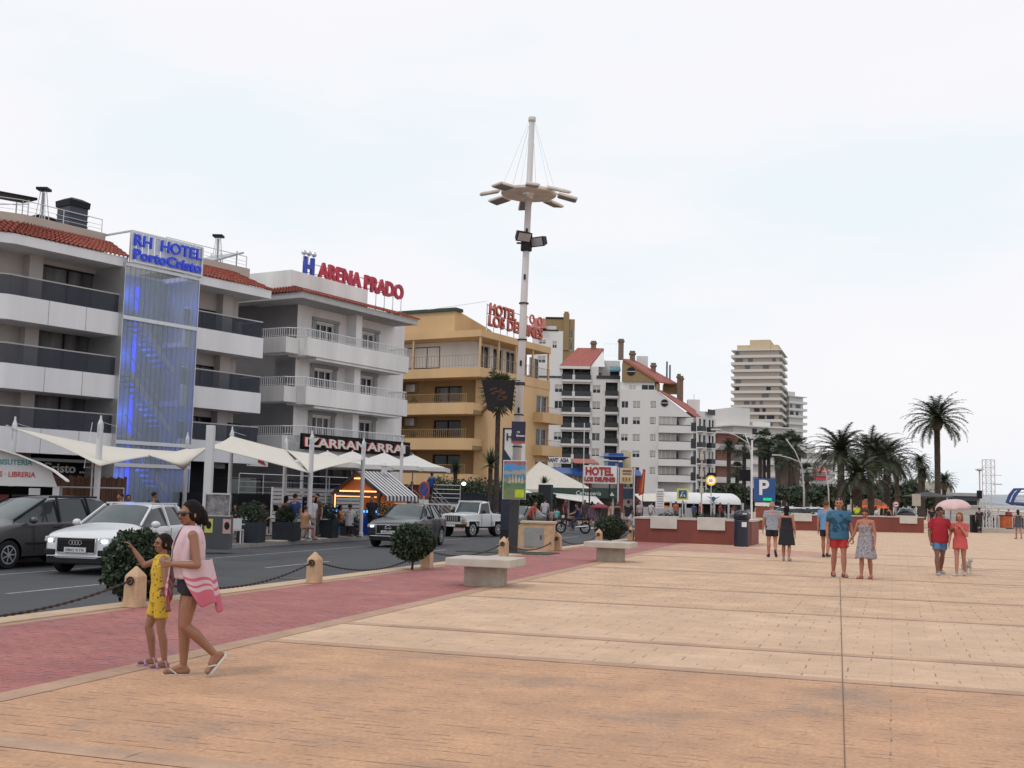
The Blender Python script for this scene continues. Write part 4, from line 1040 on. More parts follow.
# hillside houses far away behind the palms
Mh = [mat('far_house_%s' % n,c,.85,var=.1) for n,c in (('pale',(.42,.42,.43)),('pinkish',(.36,.30,.28)),('cream_coloured',(.45,.42,.36)))]
for i in range(26):
 px = rnd.uniform(876,936); dep = rnd.uniform(900,1500); h = rnd.uniform(9,22)
 p = AT(px,dep); hh = max(8,(505 - rnd.uniform(478,494)) / FPX * dep)
 t = empty('far_building',(p.x,p.y,-1),rnd.uniform(-.5,0.4),'tiny pale building in the far town seen between the palms','building','far town buildings between the palms')
 b = MB(); w_ = rnd.uniform(14,32); b.box(-w_ / 2,w_ / 2,-8,8,0,hh); b.box(-w_ / 4,w_ / 6,-4,4,hh,hh + 3)
 b.build('wall',rnd.choice(Mh),t)
 b = MB(); n = int(hh / 3.2)
 for k in range(n):
  for q in range(int(w_ / 4)): b.box(-w_ / 2 + 1 + q * 4,-w_ / 2 + 3.2 + q * 4,-8.1,-8.02,k * 3.2 + 1,k * 3.2 + 2.6)
 if n: b.build('windows_row',M_recess,t)
# ------------------------------------------------------------------ VEGETATION
def leaf_mat(name,c,var=.5):
 m = bpy.data.materials.new(name); m.use_nodes = True; t = m.node_tree; b = t.nodes['Principled BSDF']; b.inputs['Roughness'].default_value = .6
 g = t.nodes.new('ShaderNodeNewGeometry'); co = t.nodes.new('ShaderNodeTexCoord'); n = t.nodes.new('ShaderNodeTexNoise'); n.inputs['Scale'].default_value = 2.5; n.inputs['Detail'].default_value = 5
 t.links.new(co.outputs['Object'],n.inputs['Vector'])
 r = t.nodes.new('ShaderNodeMix'); r.data_type = 'RGBA'; r.inputs[6].default_value = (*[q * (1 - var) for q in c],1); r.inputs[7].default_value = (*[q * (1 + var) for q in c],1)
 a = t.nodes.new('ShaderNodeMath'); a.operation = 'ADD'; s = t.nodes.new('ShaderNodeMath'); s.operation = 'MULTIPLY'; s.inputs[1].default_value = .5
 t.links.new(g.outputs['Random Per Island'],a.inputs[0]); t.links.new(n.outputs['Fac'],a.inputs[1]); t.links.new(a.outputs[0],s.inputs[0]); t.links.new(s.outputs[0],r.inputs[0]); t.links.new(r.outputs[2],b.inputs['Base Color'])
 return m
M_leaf = leaf_mat('clipped_bush_leaf',(.022,.040,.016),.6)
M_palm = leaf_mat('palm_frond',(.028,.040,.018),.6)
M_fan = leaf_mat('fan_palm_leaf',(.034,.054,.024),.6)
M_tree = leaf_mat('broadleaf',(.035,.055,.028))
M_trunk = mat('palm_trunk_bark',(.06,.044,.036),.95,var=.5,scale=4,bump=.8,bscale=9)
M_skirt = mat('dry_palm_thatch',(.11,.085,.068),.95,var=.5,scale=3,bump=.8,bscale=12,streak=True)
def leaves(mb,c,rx,ry,rz,n,s,rr,shell=.55,squash=1.0):
 c = Vector(c)
 for i in range(n):
  d = Vector((rr.gauss(0,1),rr.gauss(0,1),rr.gauss(0,1))).normalized(); q = shell + (1.12 - shell) * rr.random() ** .6
  q *= 1 + .16 * noise.noise(d * 2.3 + c) + .08 * noise.noise(d * 6 + c)
  p = c + Vector((d.x * rx,d.y * ry,d.z * rz)) * q
  a = Vector((rr.gauss(0,1),rr.gauss(0,1),rr.gauss(0,1))).normalized(); a = (a + d * .6).normalized(); b = a.orthogonal().normalized()
  b = (b * math.cos(rr.random() * 6.3) + a.cross(b) * math.sin(rr.random() * 6.3)); w = s * rr.uniform(.6,1.3)
  mb.add([p - b * w * .35,p + a * w * .5 ,p + b * w * .35,p - a * w * .5],[(0,1,2,3)])
def frond(mb,base,az,el,L,rr,droop=1.0,ll=.5,n=34,w=.045,fold=.35):
 p = Vector(base); e = el; pts = [p.copy()]; st = L / 12
 for i in range(12):
  e -= droop * (.05 + .012 * i); p = p + Vector((math.cos(az) * math.cos(e),math.sin(az) * math.cos(e),math.sin(e))) * st; pts.append(p.copy())
 mb.path(pts,[.035 * (1 - i / 14) for i in range(13)],n=3,caps=False)
 side0 = Vector((-math.sin(az),math.cos(az),0))
 for k in range(2,n):
  u = k / n * 12; i = min(int(u),11); f = u - i; q = pts[i].lerp(pts[i + 1],f); d = (pts[i + 1] - pts[i]).normalized(); up = side0.cross(d)
  if up.z < 0: up = -up
  l = ll * math.sin(PI * (.12 + .86 * k / n)) ** .7 * rr.uniform(.8,1.1)
  for s in (-1,1):
   v = (side0 * s * .8 + d * .62 + up * rr.uniform(-.1,fold)).normalized(); tip = q + v * l - Vector((0,0,l * l * .35)); wd = d * w
   mb.add([q - wd,q + wd,tip],[(0,1,2)])
def date_crown(seed,n=64,L=3.2,ll=.55):
 rr = random.Random(seed); mb = MB()
 for i in range(n):
  u = (i + .5) / n; el = R(80) - u ** .95 * R(98); frond(mb,(0,0,0),i * 2.39996 + rr.uniform(-.2,.2),el,L * rr.uniform(.82,1.08) * (1 - .12 * (u < .1)),rr,droop=rr.uniform(.7,1.15),ll=ll)
 return mb.mesh('crown',M_palm)
def fan_crown(seed,n=46,L=1.2):
 rr = random.Random(seed); mb = MB()
 for i in range(n):
  u = (i + .5) / n; el = R(85) - u * R(140); az = i * 2.4 + rr.uniform(-.3,.3)
  d = Vector((math.cos(az) * math.cos(el),math.sin(az) * math.cos(el),math.sin(el))); q = d * L * rr.uniform(.6,1.0); mb.tube((0,0,0),q,.02,n=3,caps=False)
  s = d.cross(Vector((0,0,1)))
  s = s.normalized() if s.length > .1 else Vector((1,0,0)); up = s.cross(d)
  for k in range(9):
   a = R(-75 + 150 * k / 8) ; v = d * math.cos(a) + s * math.sin(a); l = .75 * rr.uniform(.8,1.1); tip = q + v * l - Vector((0,0,.22 * l + .1 * rr.random())); wv = (v.cross(up)).normalized() * .06
   m_ = q.lerp(tip,.6); mb.add([q,m_ + wv,tip,m_ - wv],[(0,1,2,3)])
 return mb.mesh('crown',M_fan)
DC = [date_crown(s) for s in (1,2)]; FCR = [fan_crown(s) for s in (3,4)]
def palm(loc,h,r,rt,kind,label,seed=0,scale=1.0,lean=(0,0),group='palm trees along the seafront',skirt=.0,cat='palm tree',nm='palm_tree'):
 rr = random.Random(seed); t = empty(nm,loc,rr.random() * 6,label,cat,group); mb = MB(); pts = []; rs = []
 n = 14
 for i in range(n + 1):
  u = i / n; pts.append((lean[0] * u * u,lean[1] * u * u,h * u)); rs.append((rt * (1.25 - .35 * min(1,u * 4)) if u < .25 else rt * (.9 + .05 * (i % 2))) * (1 if u < .93 else 1.35))
 mb.path(pts,rs,n=8); mb.build('trunk',M_trunk,t,smooth=True)
 c = bpy.data.objects.new('crown',rnd.choice(DC if kind == 'date' else FCR)); link(c,t); c.location = (lean[0],lean[1],h); c.scale = (scale,) * 3; c.rotation_euler = (0,0,rr.random() * 6)
 if kind == 'date':
  b = MB(); b.sphere((lean[0],lean[1],h - .35),rt * 1.9,rt * 1.9,.6,n=8,m=6); b.build('crownshaft',M_skirt,t)
 elif skirt:
  b = MB(); b.path([(lean[0] * .8,lean[1] * .8,h * (1 - skirt)),(lean[0],lean[1],h * .96)],[rt * 1.3,rt * 2.6],n=9); b.build('dead_leaf_skirt',M_skirt,t)
 return t
def palm_px(px,py_crown,d,r,rt,kind,label,seed,scale=1.0,skirt=0,z0=0.0,**k):
 p = AT(px,d,z0); top = PT(px,py_crown,d); return palm(p,top.z - z0,r,rt,kind,label,seed,scale,skirt=skirt,lean=k.get('lean',(0,0)))
palm_px(938,419,92,3,.25,'date','tallest date palm, standing alone with a full round crown near the umbrella couple',1,.98,lean=(.25,.25))
palm_px(841,452,92,3,.30,'date','wide date palm with arching fronds, leftmost of the big date palms',2,1.02)
palm_px(871,455,98,3,.31,'date','big date palm with a dense crown, middle of the seafront palm cluster',3,1.08)
palm_px(887,459,104,3,.32,'date','big date palm with drooping fronds, right end of the dense cluster',4,1.12)
palm_px(858,477,84,3,.32,'date','low dark date palm in front of the bigger ones, behind the blue shirt man',5,.85)
palm_px(920,462,150,2,.24,'date','slender palm just left of the tallest palm, the higher of the close pair',6,.62)
palm_px(923.5,474,140,2,.24,'date','slender palm just left of the tallest palm, the lower of the close pair',7,.58)
palm_px(944.5,482,130,2,.26,'date','small palm peeking out right behind the tallest palm trunk',8,.6)
palm_px(897,470,135,2,.3,'date','distant palm behind the right end of the dense palm cluster',9,.8)
palm_px(728.5,447,150,2,.30,'date','neat round palm before the white balconies, leftmost of the far palms',10,.62)
for i,(px,py,d,sc,lab) in enumerate([(744,447,160,1.15,'fan palm with a short crown just right of the leftmost far palm'),(760,447,165,1.1,'left one of three slim fan palms behind the parking sign'),(764,440,170,1.2,'tallest and middle one of three slim fan palms behind the parking sign'),
  (768.5,449,166,1.0,'right one of three slim fan palms behind the parking sign'),(779,446,168,1.35,'fan palm at the left edge of the thick thatched palm row'),(784,455,160,1.3,'lower fan palm with thatched trunk in the thick palm row'),
  (789.5,444,172,1.45,'bushy fan palm at the centre of the thick thatched palm row'),(796,447,168,1.3,'fan palm at the right edge of the thick thatched palm row'),(737,470,158,.9,'low fan palm between the two leftmost far palms'),(807,473,150,.95,'small fan palm left of the big date palms')]):
 palm_px(px,py,d,2,.30,'fan',lab,30 + i,sc,skirt=.72 if px > 775 and px < 800 else 0)
def tree(loc,h,w,label,seed,group='leafy trees behind the palms',m=None,n=1500,s=.55,tr=.25):
 rr = random.Random(seed); t = empty('leafy_tree',loc,0,label,'tree',group); b = MB()
 b.path([(0,0,0),(.1,.1,h * .3),(0,.2,h * .55)],[tr,tr * .75,tr * .45],n=7)
 for k in range(5): a = rr.random() * 6.28; b.path([(0,.1,h * .35),(math.cos(a) * w * .25,math.sin(a) * w * .25,h * .6),(math.cos(a) * w * .4,math.sin(a) * w * .4,h * .75)],[tr * .5,tr * .3,tr * .1],n=5)
 b.build('trunk',M_trunk,t); b = MB()
 for k in range(7):
  a = rr.random() * 6.28; q = rr.random() ** .5 * w * .33; rad = w * rr.uniform(.2,.3)
  leaves(b,(math.cos(a) * q,math.sin(a) * q,h * rr.uniform(.5,.82)),rad,rad,rad * .8,n // 7,s,rr,shell=.3)
 b.build('crown',m or M_tree,t); return t
for i in range(22):
 px = 800 + 6.6 * i + rnd.uniform(-2,2); d = rnd.uniform(135,215); hh = (503 - rnd.uniform(480,489)) / FPX * d + 1.7
 if px > 915: hh *= .75
 p = AT(px,d); tree(p,hh * 1.05,hh * 1.0,'dark round leafy tree in the row behind the big palms',i,n=1100,s=.6)
for i,(px,d,top) in enumerate([(722,118,487),(738,125,486),(752,130,488),(766,150,484),(776,140,486),(800,130,486)]):
 hh = (503 - top) / FPX * d + 1.7; tree(AT(px,d),hh,hh * .9,'dark leafy street tree behind the white marquee and parking sign',60 + i,group='street trees near the parking sign',n=900,s=.5)
# clipped ball bushes beside the posts
def ball_bush(loc,rx,rz,zc,label,seed,n=4200,s=.075,stem=True,group='clipped ball bushes by the roadside posts',nm='ball_bush'):
 rr = random.Random(seed); t = empty(nm,loc,0,label,'bush',group)
 if stem: b = MB(); b.path([(0,0,0),(.02,.01,zc * .5),(0,0,zc)],[.03,.025,.03],n=6); b.build('stem',M_trunk,t)
 b = MB(); b.sphere((0,0,zc),rx * .66,rx * .66,rz * .66,n=12,m=8); leaves(b,(0,0,zc),rx,rx,rz,n,s,rr,shell=.62); b.build('foliage',M_leaf,t); return t
ball_bush((KX - .62,14.7,0),.47,.46,.52,'large clipped ball bush behind the girl in yellow, beside the nearest post',1,n=7000)
ball_bush((KX + .0,23.6,0),.44,.37,.60,'clipped ball bush on a thin stem in front of the dark grey car',2)
ball_bush((KX + .05,42.2,0),.56,.40,.58,'clipped ball bush behind the farther stone bench',3)
# ------------------------------------------------------------------ PROMENADE FURNITURE
M_sand = mat('sandstone',(.52,.35,.22),.85,var=.22,scale=4,bump=.35,bscale=30)
M_stone = mat('pale_bench_stone',(.46,.42,.37),.8,var=.12,scale=3,bump=.25,bscale=40)
M_chain = mat('rusty_iron_chain',(.05,.035,.03),.6,.6,var=.4,scale=20)
def stone_post(first=True):
 t = empty('stone_post',(0,0,0)); w = .115; b = MB()
 b.rings([[(x * q,y * q,z) for x,y in ((-1,-1),(1,-1),(1,1),(-1,1))] for q,z in ((w,0),(w * .93,.43),(w * .72,.47),(.012,.565))]); b.build('shaft',M_sand,t,bevel=.008)
 b = MB()
 for k in range(12):
  a0 = 2 * PI * k / 12; a1 = 2 * PI * (k + 1) / 12
  for s in (-1,1): b.tube((.05 * math.cos(a0),s * .125,.37 + .05 * math.sin(a0)),(.05 * math.cos(a1),s * .125,.37 + .05 * math.sin(a1)),.013,n=5)
 b.build('chain_ring',M_chain,t); return t
post0 = stone_post(); tag(post0,'x','post','stone posts along the kerb')
PY = [13.8 - 5.27 * 2,13.8 - 5.27,13.8,19.07,24.45,29.89,35.2,40.6,45.9,51.2,56.5,61.8]
plab = ['sandstone post left outside the nearest one','sandstone post just left of the frame','nearest sandstone post, in front of the big ball bush','second sandstone post from the girl, alone on the red paving edge','sandstone post beside the ball bush in front of the dark grey car','sandstone post in front of the tall light mast',
  'sandstone post at the right side of the stone utility cabinet','sandstone post beside the far bench and left of the far ball bush','sandstone post at the left end of the brick red planter','far sandstone post behind the red planter','far sandstone post near the crossing','farthest sandstone post by the road']
for i,y in enumerate(PY): place(post0,(KX,y,0),0,label=plab[i],first=(i == 0))
for i in range(len(PY) - 1):
 y0,y1 = PY[i] + .13,PY[i + 1] - .13; b = MB(); n = max(20,int((y1 - y0) / .065)); pts = []
 for k in range(n + 1): u = k / n; pts.append((KX + .0,y0 + (y1 - y0) * u,.37 - (.26 if i != 4 else .2) * 4 * u * (1 - u)))
 b.path(pts,[(.023 if k % 2 else .010) for k in range(n + 1)],n=6)
 tag(b.build('iron_chain',M_chain),'dark iron chain sagging from the ' + ['post left of the frame','second post left of the frame','nearest post to the second one','second post to the bush before the grey car','post by the small bush to the mast post','mast post past the stone cabinet','cabinet post to the far bench post','far bench post to the planter post','planter post onward behind the planter','first hidden post toward the crossing','crossing post to the last one'][i],'chain','chains between the stone posts')
def bench(loc,rz,label,L=1.16):
 t = empty('stone_bench',loc,rz,label,'bench','stone block benches'); b = MB(); b.box(-.62,.62,-.55,.55,.37,.52); b.build('seat',M_stone,t,bevel=.015)
 b = MB(); b.box(-.33,.33,-.3,.3,0,.37); b.build('pedestal',mat('rough_bench_stone',(.36,.32,.27),.9,var=.2,scale=5,bump=.5,bscale=40),t,bevel=.01); return t
bench(G(479,587) + Vector((.0,.35,0)),R(3),'larger nearer stone slab bench on the red paving')
bench(G(608,562) + Vector((.0,.3,0)),R(2),'smaller farther stone slab bench near the red planter')
# tall lighting mast
M_mast = mat('mast_white_paint',(.56,.54,.54),.5,var=.1,scale=2,streak=True)
mp_ = G(512.5,553)
t = empty('light_mast',mp_,R(14),'very tall white lighting mast with a ring of floodlights and posters strapped to it','street light'); t.rotation_euler = (0,R(1.2),R(14))
HM = 13.15
b = MB(); b.lathe([(.085,HM),(.115,HM),(.115,HM - .12),(.088,HM - .14)][::-1],12); b.path([(0,0,1.6),(0,0,6),(0,0,HM)],[.135,.115,.085],n=12); b.build('pole',M_mast,t,smooth=True)
b = MB(); b.cbox((0,0,.82),.27,.27,1.62); b.cbox((0,0,.03),.42,.42,.06); b.build('base',mat('dark_grey_mast_base',(.03,.032,.036),.6),t,bevel=.01)
b = MB()
for z in (2.4,3.1,4.05,4.95,5.0,6.3,7.4): b.tube((0,0,z),(0,0,z + .035),.15,n=12)
b.build('strap',M_frame,t)
b = MB()
for z in (3.45,4.2,5.6,9.6,8.2): b.cbox((.0,-.135,z),.06,.02,.16)
b.build('scuff_sticker',M_frame,t)
zr_ = 10.72
M_ringp = mat('ring_cream_metal',(.66,.63,.57),.55,.2,var=.2,scale=3)
b = MB(); prof = [(.20,.05),(.80,.0),(.84,.03),(.84,.10),(.80,.12),(.20,.10)]
rr_ = [[((.0 + r * math.cos(a)),r * math.sin(a),zr_ + z) for a in [2 * PI * k / 32 for k in range(32)]] for r,z in prof + [prof[0]]]
b.rings(rr_,False,False); b.lathe([(.1,zr_ - .1),(.14,zr_ - .05),(.14,zr_ + .2),(.1,zr_ + .25)],14); b.build('ring',M_ringp,t)
b = MB()
for k in range(4): a = PI / 4 * (2 * k + .5); b.tube((.1 * math.cos(a),.1 * math.sin(a),zr_ + .1),(.8 * math.cos(a),.8 * math.sin(a),zr_ + .1),.04,n=5)
b.build('ring_spoke',M_ringp,t)
b = MB()
for k in range(6): a = PI / 3 * k + .3; b.tube((.08 * math.cos(a),.08 * math.sin(a),HM - .1),(.84 * math.cos(a),.84 * math.sin(a),zr_ + .15),.005,n=3)
b.build('stay_cable',M_alu,t)
for k in range(8):
 a = 2 * PI * k / 8 + .15; f = MB(); f.m = Matrix.Translation((1.18 * math.cos(a),1.18 * math.sin(a),zr_ + .02)) @ Matrix.Rotation(a,4,'Z') @ Matrix.Rotation(R((12,4,16,7,14,2,10,18)[k]),4,'Y') @ Matrix.Rotation(R((0,9,-7,5,-10,8,-4,6)[k]),4,'X')
 f.rings([[(x * q,y * q,z) for x,y in ((-.3,-.2),(.3,-.2),(.3,.2),(-.3,.2))] for q,z in ((.93,-.045),(1,-.025),(1,.02),(.75,.05))]); f.m = f.m @ Matrix.Translation((-.36,0,.02)); f.box(-.14,.06,-.03,.03,-.02,.02)
 o = f.build('floodlight',M_ringp,t); f2 = MB(); f2.m = Matrix.Translation((1.18 * math.cos(a),1.18 * math.sin(a),zr_ + .02)) @ Matrix.Rotation(a,4,'Z') @ Matrix.Rotation(R((12,4,16,7,14,2,10,18)[k]),4,'Y') @ Matrix.Rotation(R((0,9,-7,5,-10,8,-4,6)[k]),4,'X'); f2.box(-.26,.26,-.17,.17,-.06,-.047); f2.build('lamp_glass',mat('dull_lamp_glass',(.20,.18,.19),.3,var=.1),o)
b = MB(); b.lathe([(.1,9.0),(.17,9.02),(.17,9.5),(.1,9.55)],10); b.tube((-.3,0,9.25),(.35,0,9.25),.03,n=5); b.build('spot_bracket',M_frame,t)
for (x,y,z,ax,ry) in ((-.1,-.22,9.42,.5,.5),(.38,-.1,9.3,-.6,.35)):
 f = MB(); f.m = Matrix.Translation((x,y,z)) @ Matrix.Rotation(ax,4,'Z') @ Matrix.Rotation(ry,4,'X'); f.rings([[(u * q,v_,w_ * q) for u,w_ in ((-.24,-.15),(.24,-.15),(.24,.15),(-.24,.15))] for q,v_ in ((.75,.16),(1,-.1))]); o = f.build('spotlight',M_frame,t)
 f2 = MB(); f2.m = f.m; f2.box(-.2,.2,-.115,-.103,-.12,.12); f2.build('lamp_glass',mat('pale_lamp_glass',(.35,.34,.36),.2),o)
# things strapped to the mast
def at_mast(px,py): return PT(px,py,33.2)
def picture_mat():
 m = bpy.data.materials.new('colourful_poster'); m.use_nodes = True; t = m.node_tree; bb = t.nodes['Principled BSDF']; bb.inputs['Roughness'].default_value = .5
 co = t.nodes.new('ShaderNodeTexCoord'); s = t.nodes.new('ShaderNodeSeparateXYZ'); t.links.new(co.outputs['Object'],s.inputs[0])
 v = t.nodes.new('ShaderNodeTexVoronoi'); v.inputs['Scale'].default_value = 9; t.links.new(co.outputs['Object'],v.inputs['Vector'])
 ad = t.nodes.new('ShaderNodeMath'); ad.operation = 'MULTIPLY_ADD'; ad.inputs[1].default_value = .28
 n = t.nodes.new('ShaderNodeTexNoise'); n.inputs['Scale'].default_value = 6; n.inputs['Detail'].default_value = 4; t.links.new(co.outputs['Object'],n.inputs['Vector'])
 t.links.new(n.outputs['Fac'],ad.inputs[0]); t.links.new(s.outputs['Z'],ad.inputs[2])
 r = t.nodes.new('ShaderNodeValToRGB'); r.color_ramp.interpolation = 'CONSTANT'; E = r.color_ramp.elements
 E[0].position = 0; E[0].color = (.10,.16,.05,1); E[1].position = .98; E[1].color = (.12,.3,.6,1)
 for pp,cc in ((.3,(.03,.16,.06,1)),(.42,(.22,.20,.12,1)),(.52,(.05,.16,.32,1)),(.62,(.30,.28,.24,1)),(.7,(.04,.22,.50,1)),(.86,(.32,.06,.06,1)),(.93,(.05,.26,.55,1))):
  e_ = E.new(pp); e_.color = cc
 mr = t.nodes.new('ShaderNodeMapRange'); mr.inputs[1].default_value = -.45; mr.inputs[2].default_value = .75; t.links.new(ad.outputs[0],mr.inputs[0]); t.links.new(mr.outputs[0],r.inputs[0])
 mx_ = t.nodes.new('ShaderNodeMix'); mx_.data_type = 'RGBA'; mx_.inputs[0].default_value = .07; t.links.new(r.outputs[0],mx_.inputs[6]); t.links.new(v.outputs['Color'],mx_.inputs[7]); t.links.new(mx_.outputs[2],bb.inputs['Base Color'])
 return m
cz = YAW
def hang(name,px0,px1,py0,py1,m,label,cat,depth=32.9,th=.04,rz=None):
 p = PT((px0 + px1) / 2,(py0 + py1) / 2,depth); w = (px1 - px0) / FPX * depth; h = (py1 - py0) / FPX * depth
 t = empty(name,p,YAW if rz is None else rz,label,cat); b = MB(); b.box(-w / 2,w / 2,-th / 2,th / 2,-h / 2,h / 2); o = b.build('board',m,t); return t,w,h
t,w,h = hang('poster',503.5,525.5,461,498.5,picture_mat(),'colourful blue and green poster with a lime splash fixed low on the light mast','poster')
b = MB(); b.box(-w / 2 - .02,w / 2 + .02,.021,.04,-h / 2 - .02,h / 2 + .02); b.build('frame',M_wpaint,t)
b = MB(); b.box(0.02,w / 2 - .03,-.03,-.022,-h / 2 + .03,-h / 2 + .26); b.build('lime_panel',mat('lime_print',(.45,.55,.02),.5,var=.3,scale=8),t)
b = MB()
for k in range(5): b.poly([(-.18 + k * .09,-.10 + .05 * (k % 2)),(-.14 + k * .09,.12 + .04 * (k % 3)),(-.10 + k * .09,-.10)],-.029,-.022)
b.build('skyline_print',mat('pale_print',(.45,.42,.36),.5,var=.3,scale=9),t)
t,w,h = hang('poster',511.5,525.5,421.5,443.5,mat('navy_poster',(.012,.014,.045),.5,var=.2),'small navy blue poster high on the light mast, above the colourful one','poster')
b = MB(); b.box(-w / 2,w / 2,-.026,-.022,-h / 2,-h / 2 + .07); b.build('red_strip',mat('reddish_print',(.30,.06,.06),.5),t)
lettering('m',.12,M_wpaint,t,(-.05,-.03,-.02),depth=.006); lettering('llevant',.09,M_wpaint,t,(-.06,-.03,-.12),depth=.006,bold=.002)
# dark trapezoid banner on a bracket
p = PT(498,396,33.4); t = empty('banner',p,YAW,'black trapezoid banner with a faint brown emblem and arched lower edge, hanging beside the mast','banner')
s_ = 33.4 / FPX; b = MB(); q = [(-17,15.5),(17,15.5),(14,-17)]
for k in range(9): a = PI * k / 8; q.append((4.5 + 9.5 * math.cos(a) * .95,-17 + 8 * math.sin(a)))
q += [(-10,-14)]
b.poly([(x * s_,z * s_) for x,z in q][::-1],-.012,.012); b.build('cloth',mat('black_banner_cloth',(.014,.011,.013),.9,var=.4,scale=3),t,fix=True)
b = MB(); rr = random.Random(4)
for k in range(26):
 a = rr.random() * 6.3; r_ = rr.random() ** .5 * .24; b.sphere((r_ * math.cos(a) * 1.1,-.016,r_ * math.sin(a) * .9 + .06),.03 + .03 * rr.random(),.004,.012 + .02 * rr.random(),n=6,m=4)
b.build('emblem',mat('brown_print',(.075,.035,.022),.8),t)
b = MB(); b.tube((-17 * s_,0,15.8 * s_),(22 * s_,0,15.8 * s_),.014,n=5); b.build('bracket',M_frame,t)
# utility cabinet
F = Frame(G(523,552),R(40)); cc = G(533,551)
t = empty('utility_cabinet',(cc.x - .15,cc.y + .6,0),R(12),'sandstone coloured utility cabinet with a sloping back and grey metal door, beside the mast','cabinet')
b = MB(); b.poly([(-1.15,0),(.62,0),(.62,.83),(-.38,.83),(-.55,.7),(-.75,.42)],-.35,.45); b.build('body',M_sand,t,fix=True,bevel=.015)
b = MB(); b.box(-.42,.66,-.39,.49,.831,.9); b.build('top_slab',mat('cabinet_top_slab',(.50,.40,.30),.8,var=.1),t,bevel=.01)
b = MB(); b.box(-.28,.3,-.372,-.352,.12,.7); o = b.build('door',mat('grey_metal_door',(.27,.27,.28),.55,var=.1),t); b = MB(); b.box(.22,.25,-.39,-.373,.35,.48); b.build('handle',M_frame,o)
b = MB(); b.box(-1.9,.9,-.5,.9,-.01,.012); tag(b.build('mast_bed',mat('weedy_soil',(.05,.06,.035),.95,var=.4,scale=8,bump=.5)),kind='structure')
bpy.data.objects['mast_bed'].location = (mp_.x + .3,mp_.y + .0,.008)
# brick red planters with white blocks
M_bred = mat('painted_brick_red',(.21,.058,.045),.8,var=.18,scale=1.2,streak=True)
M_pcap = mat('planter_cap_stone',(.50,.46,.41),.8,var=.12,scale=2)
def planter(A,B,D,h,blocks,label,seed):
 A = Vector((A.x,A.y,0)); B = Vector((B.x,B.y,0)); d = B - A; L = d.length; rz = math.atan2(d.y,d.x)
 t = empty('planter_wall',A,rz,label,'planter'); b = MB(); th = .28
 b.box(0,L,0,th,0,h); b.box(0,L,D - th,D,0,h); b.box(0,th,th,D - th,0,h); b.box(L - th,L,th,D - th,0,h); b.build('wall',M_bred,t)
 b = MB(); b.box(-.03,L + .03,-.03,th + .02,h + .001,h + .07); b.box(-.03,L + .03,D - th - .02,D + .03,h + .001,h + .07); b.box(-.03,th + .02,th + .02,D - th - .02,h + .001,h + .07); b.box(L - th - .02,L + .03,th + .02,D - th - .02,h + .001,h + .07); b.build('coping',M_pcap,t)
 for (u0,u1) in blocks: b = MB(); b.box(L * u0,L * u1,-.09,th + .1,h - .36,h + .12); b.build('seat_block',mat('white_seat_block',(.56,.535,.49),.8,var=.1,scale=2),t,bevel=.01)
 b = MB(); b.box(th,L - th,th,D - th,h - .15,h - .1); b.build('soil',mat('planter_soil',(.07,.05,.035),.95,var=.3),t)
 rr = random.Random(seed)
 for k in range(int(L * 1.1)):
  x = th + .3 + (L - 2 * th - .6) * rr.random(); y = th + (D - 2 * th) * rr.random(); q = MB(); r_ = rr.uniform(.25,.6)
  leaves(q,(0,0,.15),r_,r_,r_ * .45,int(260 * r_ * 2),.09,rr,shell=.3)
  q.build('low_plant',M_leaf,t,loc=(x,y,h - .1))
 return t
A = G(634.5,541.5); B = G(751.5,545.8)
planter(A,B,2.6,.90,[(.14,.37),(.545,.78)],'nearer brick red planter with two white stone seat blocks, left of the litter bin',1)
A2 = G(757,529.5); B2 = G(924,533)
planter(A2,B2,3.0,.92,[(-.02,.03),(.215,.32),(.85,.955)],'long farther brick red planter with white blocks, behind the walking couples',2)
# litter bin
bp_ = G(741.5,546.5); t = empty('litter_bin',bp_,YAW * .3,'tall navy blue litter bin with a rounded hood and white notice, at the planter end','litter bin')
M_navy = mat('navy_plastic',(.012,.016,.035),.4,var=.15)
b = MB(); b.lathe([(.26,0),(.28,.03),(.28,.95),(.26,1.0)],20); b.build('body',M_navy,t,smooth=False)
b = MB(); b.lathe([(.29,1.0),(.30,1.03),(.30,1.16),(.27,1.25),(.19,1.32),(.05,1.35)],20); b.build('hood',M_navy,t,smooth=True)
b = MB(); b.cbox((.02,-.285,1.1),.26,.03,.1); b.build('slot',M_black,t)
b = MB(); b.cbox((.1,-.27,.82),.18,.02,.18,rz=.2); b.build('notice',M_wpaint,t)
b = MB(); b.cbox((.12,-.26,1.22),.16,.06,.06); b.build('ash_plate',M_alu,t)
# ------------------------------------------------------------------ STREET SIGNS AND LAMPS
def signpost(loc,h,r=.03,m=None): b = MB(); b.tube((0,0,0),(0,0,h),r,n=8); return b
def zof(px,py,d): return PT(px,py,d).z
def sign_thing(name,px,d,label,cat='sign',z0=ZS,rz=None): p = AT(px,d,z0); return empty(name,p,YAW if rz is None else rz,label,cat)
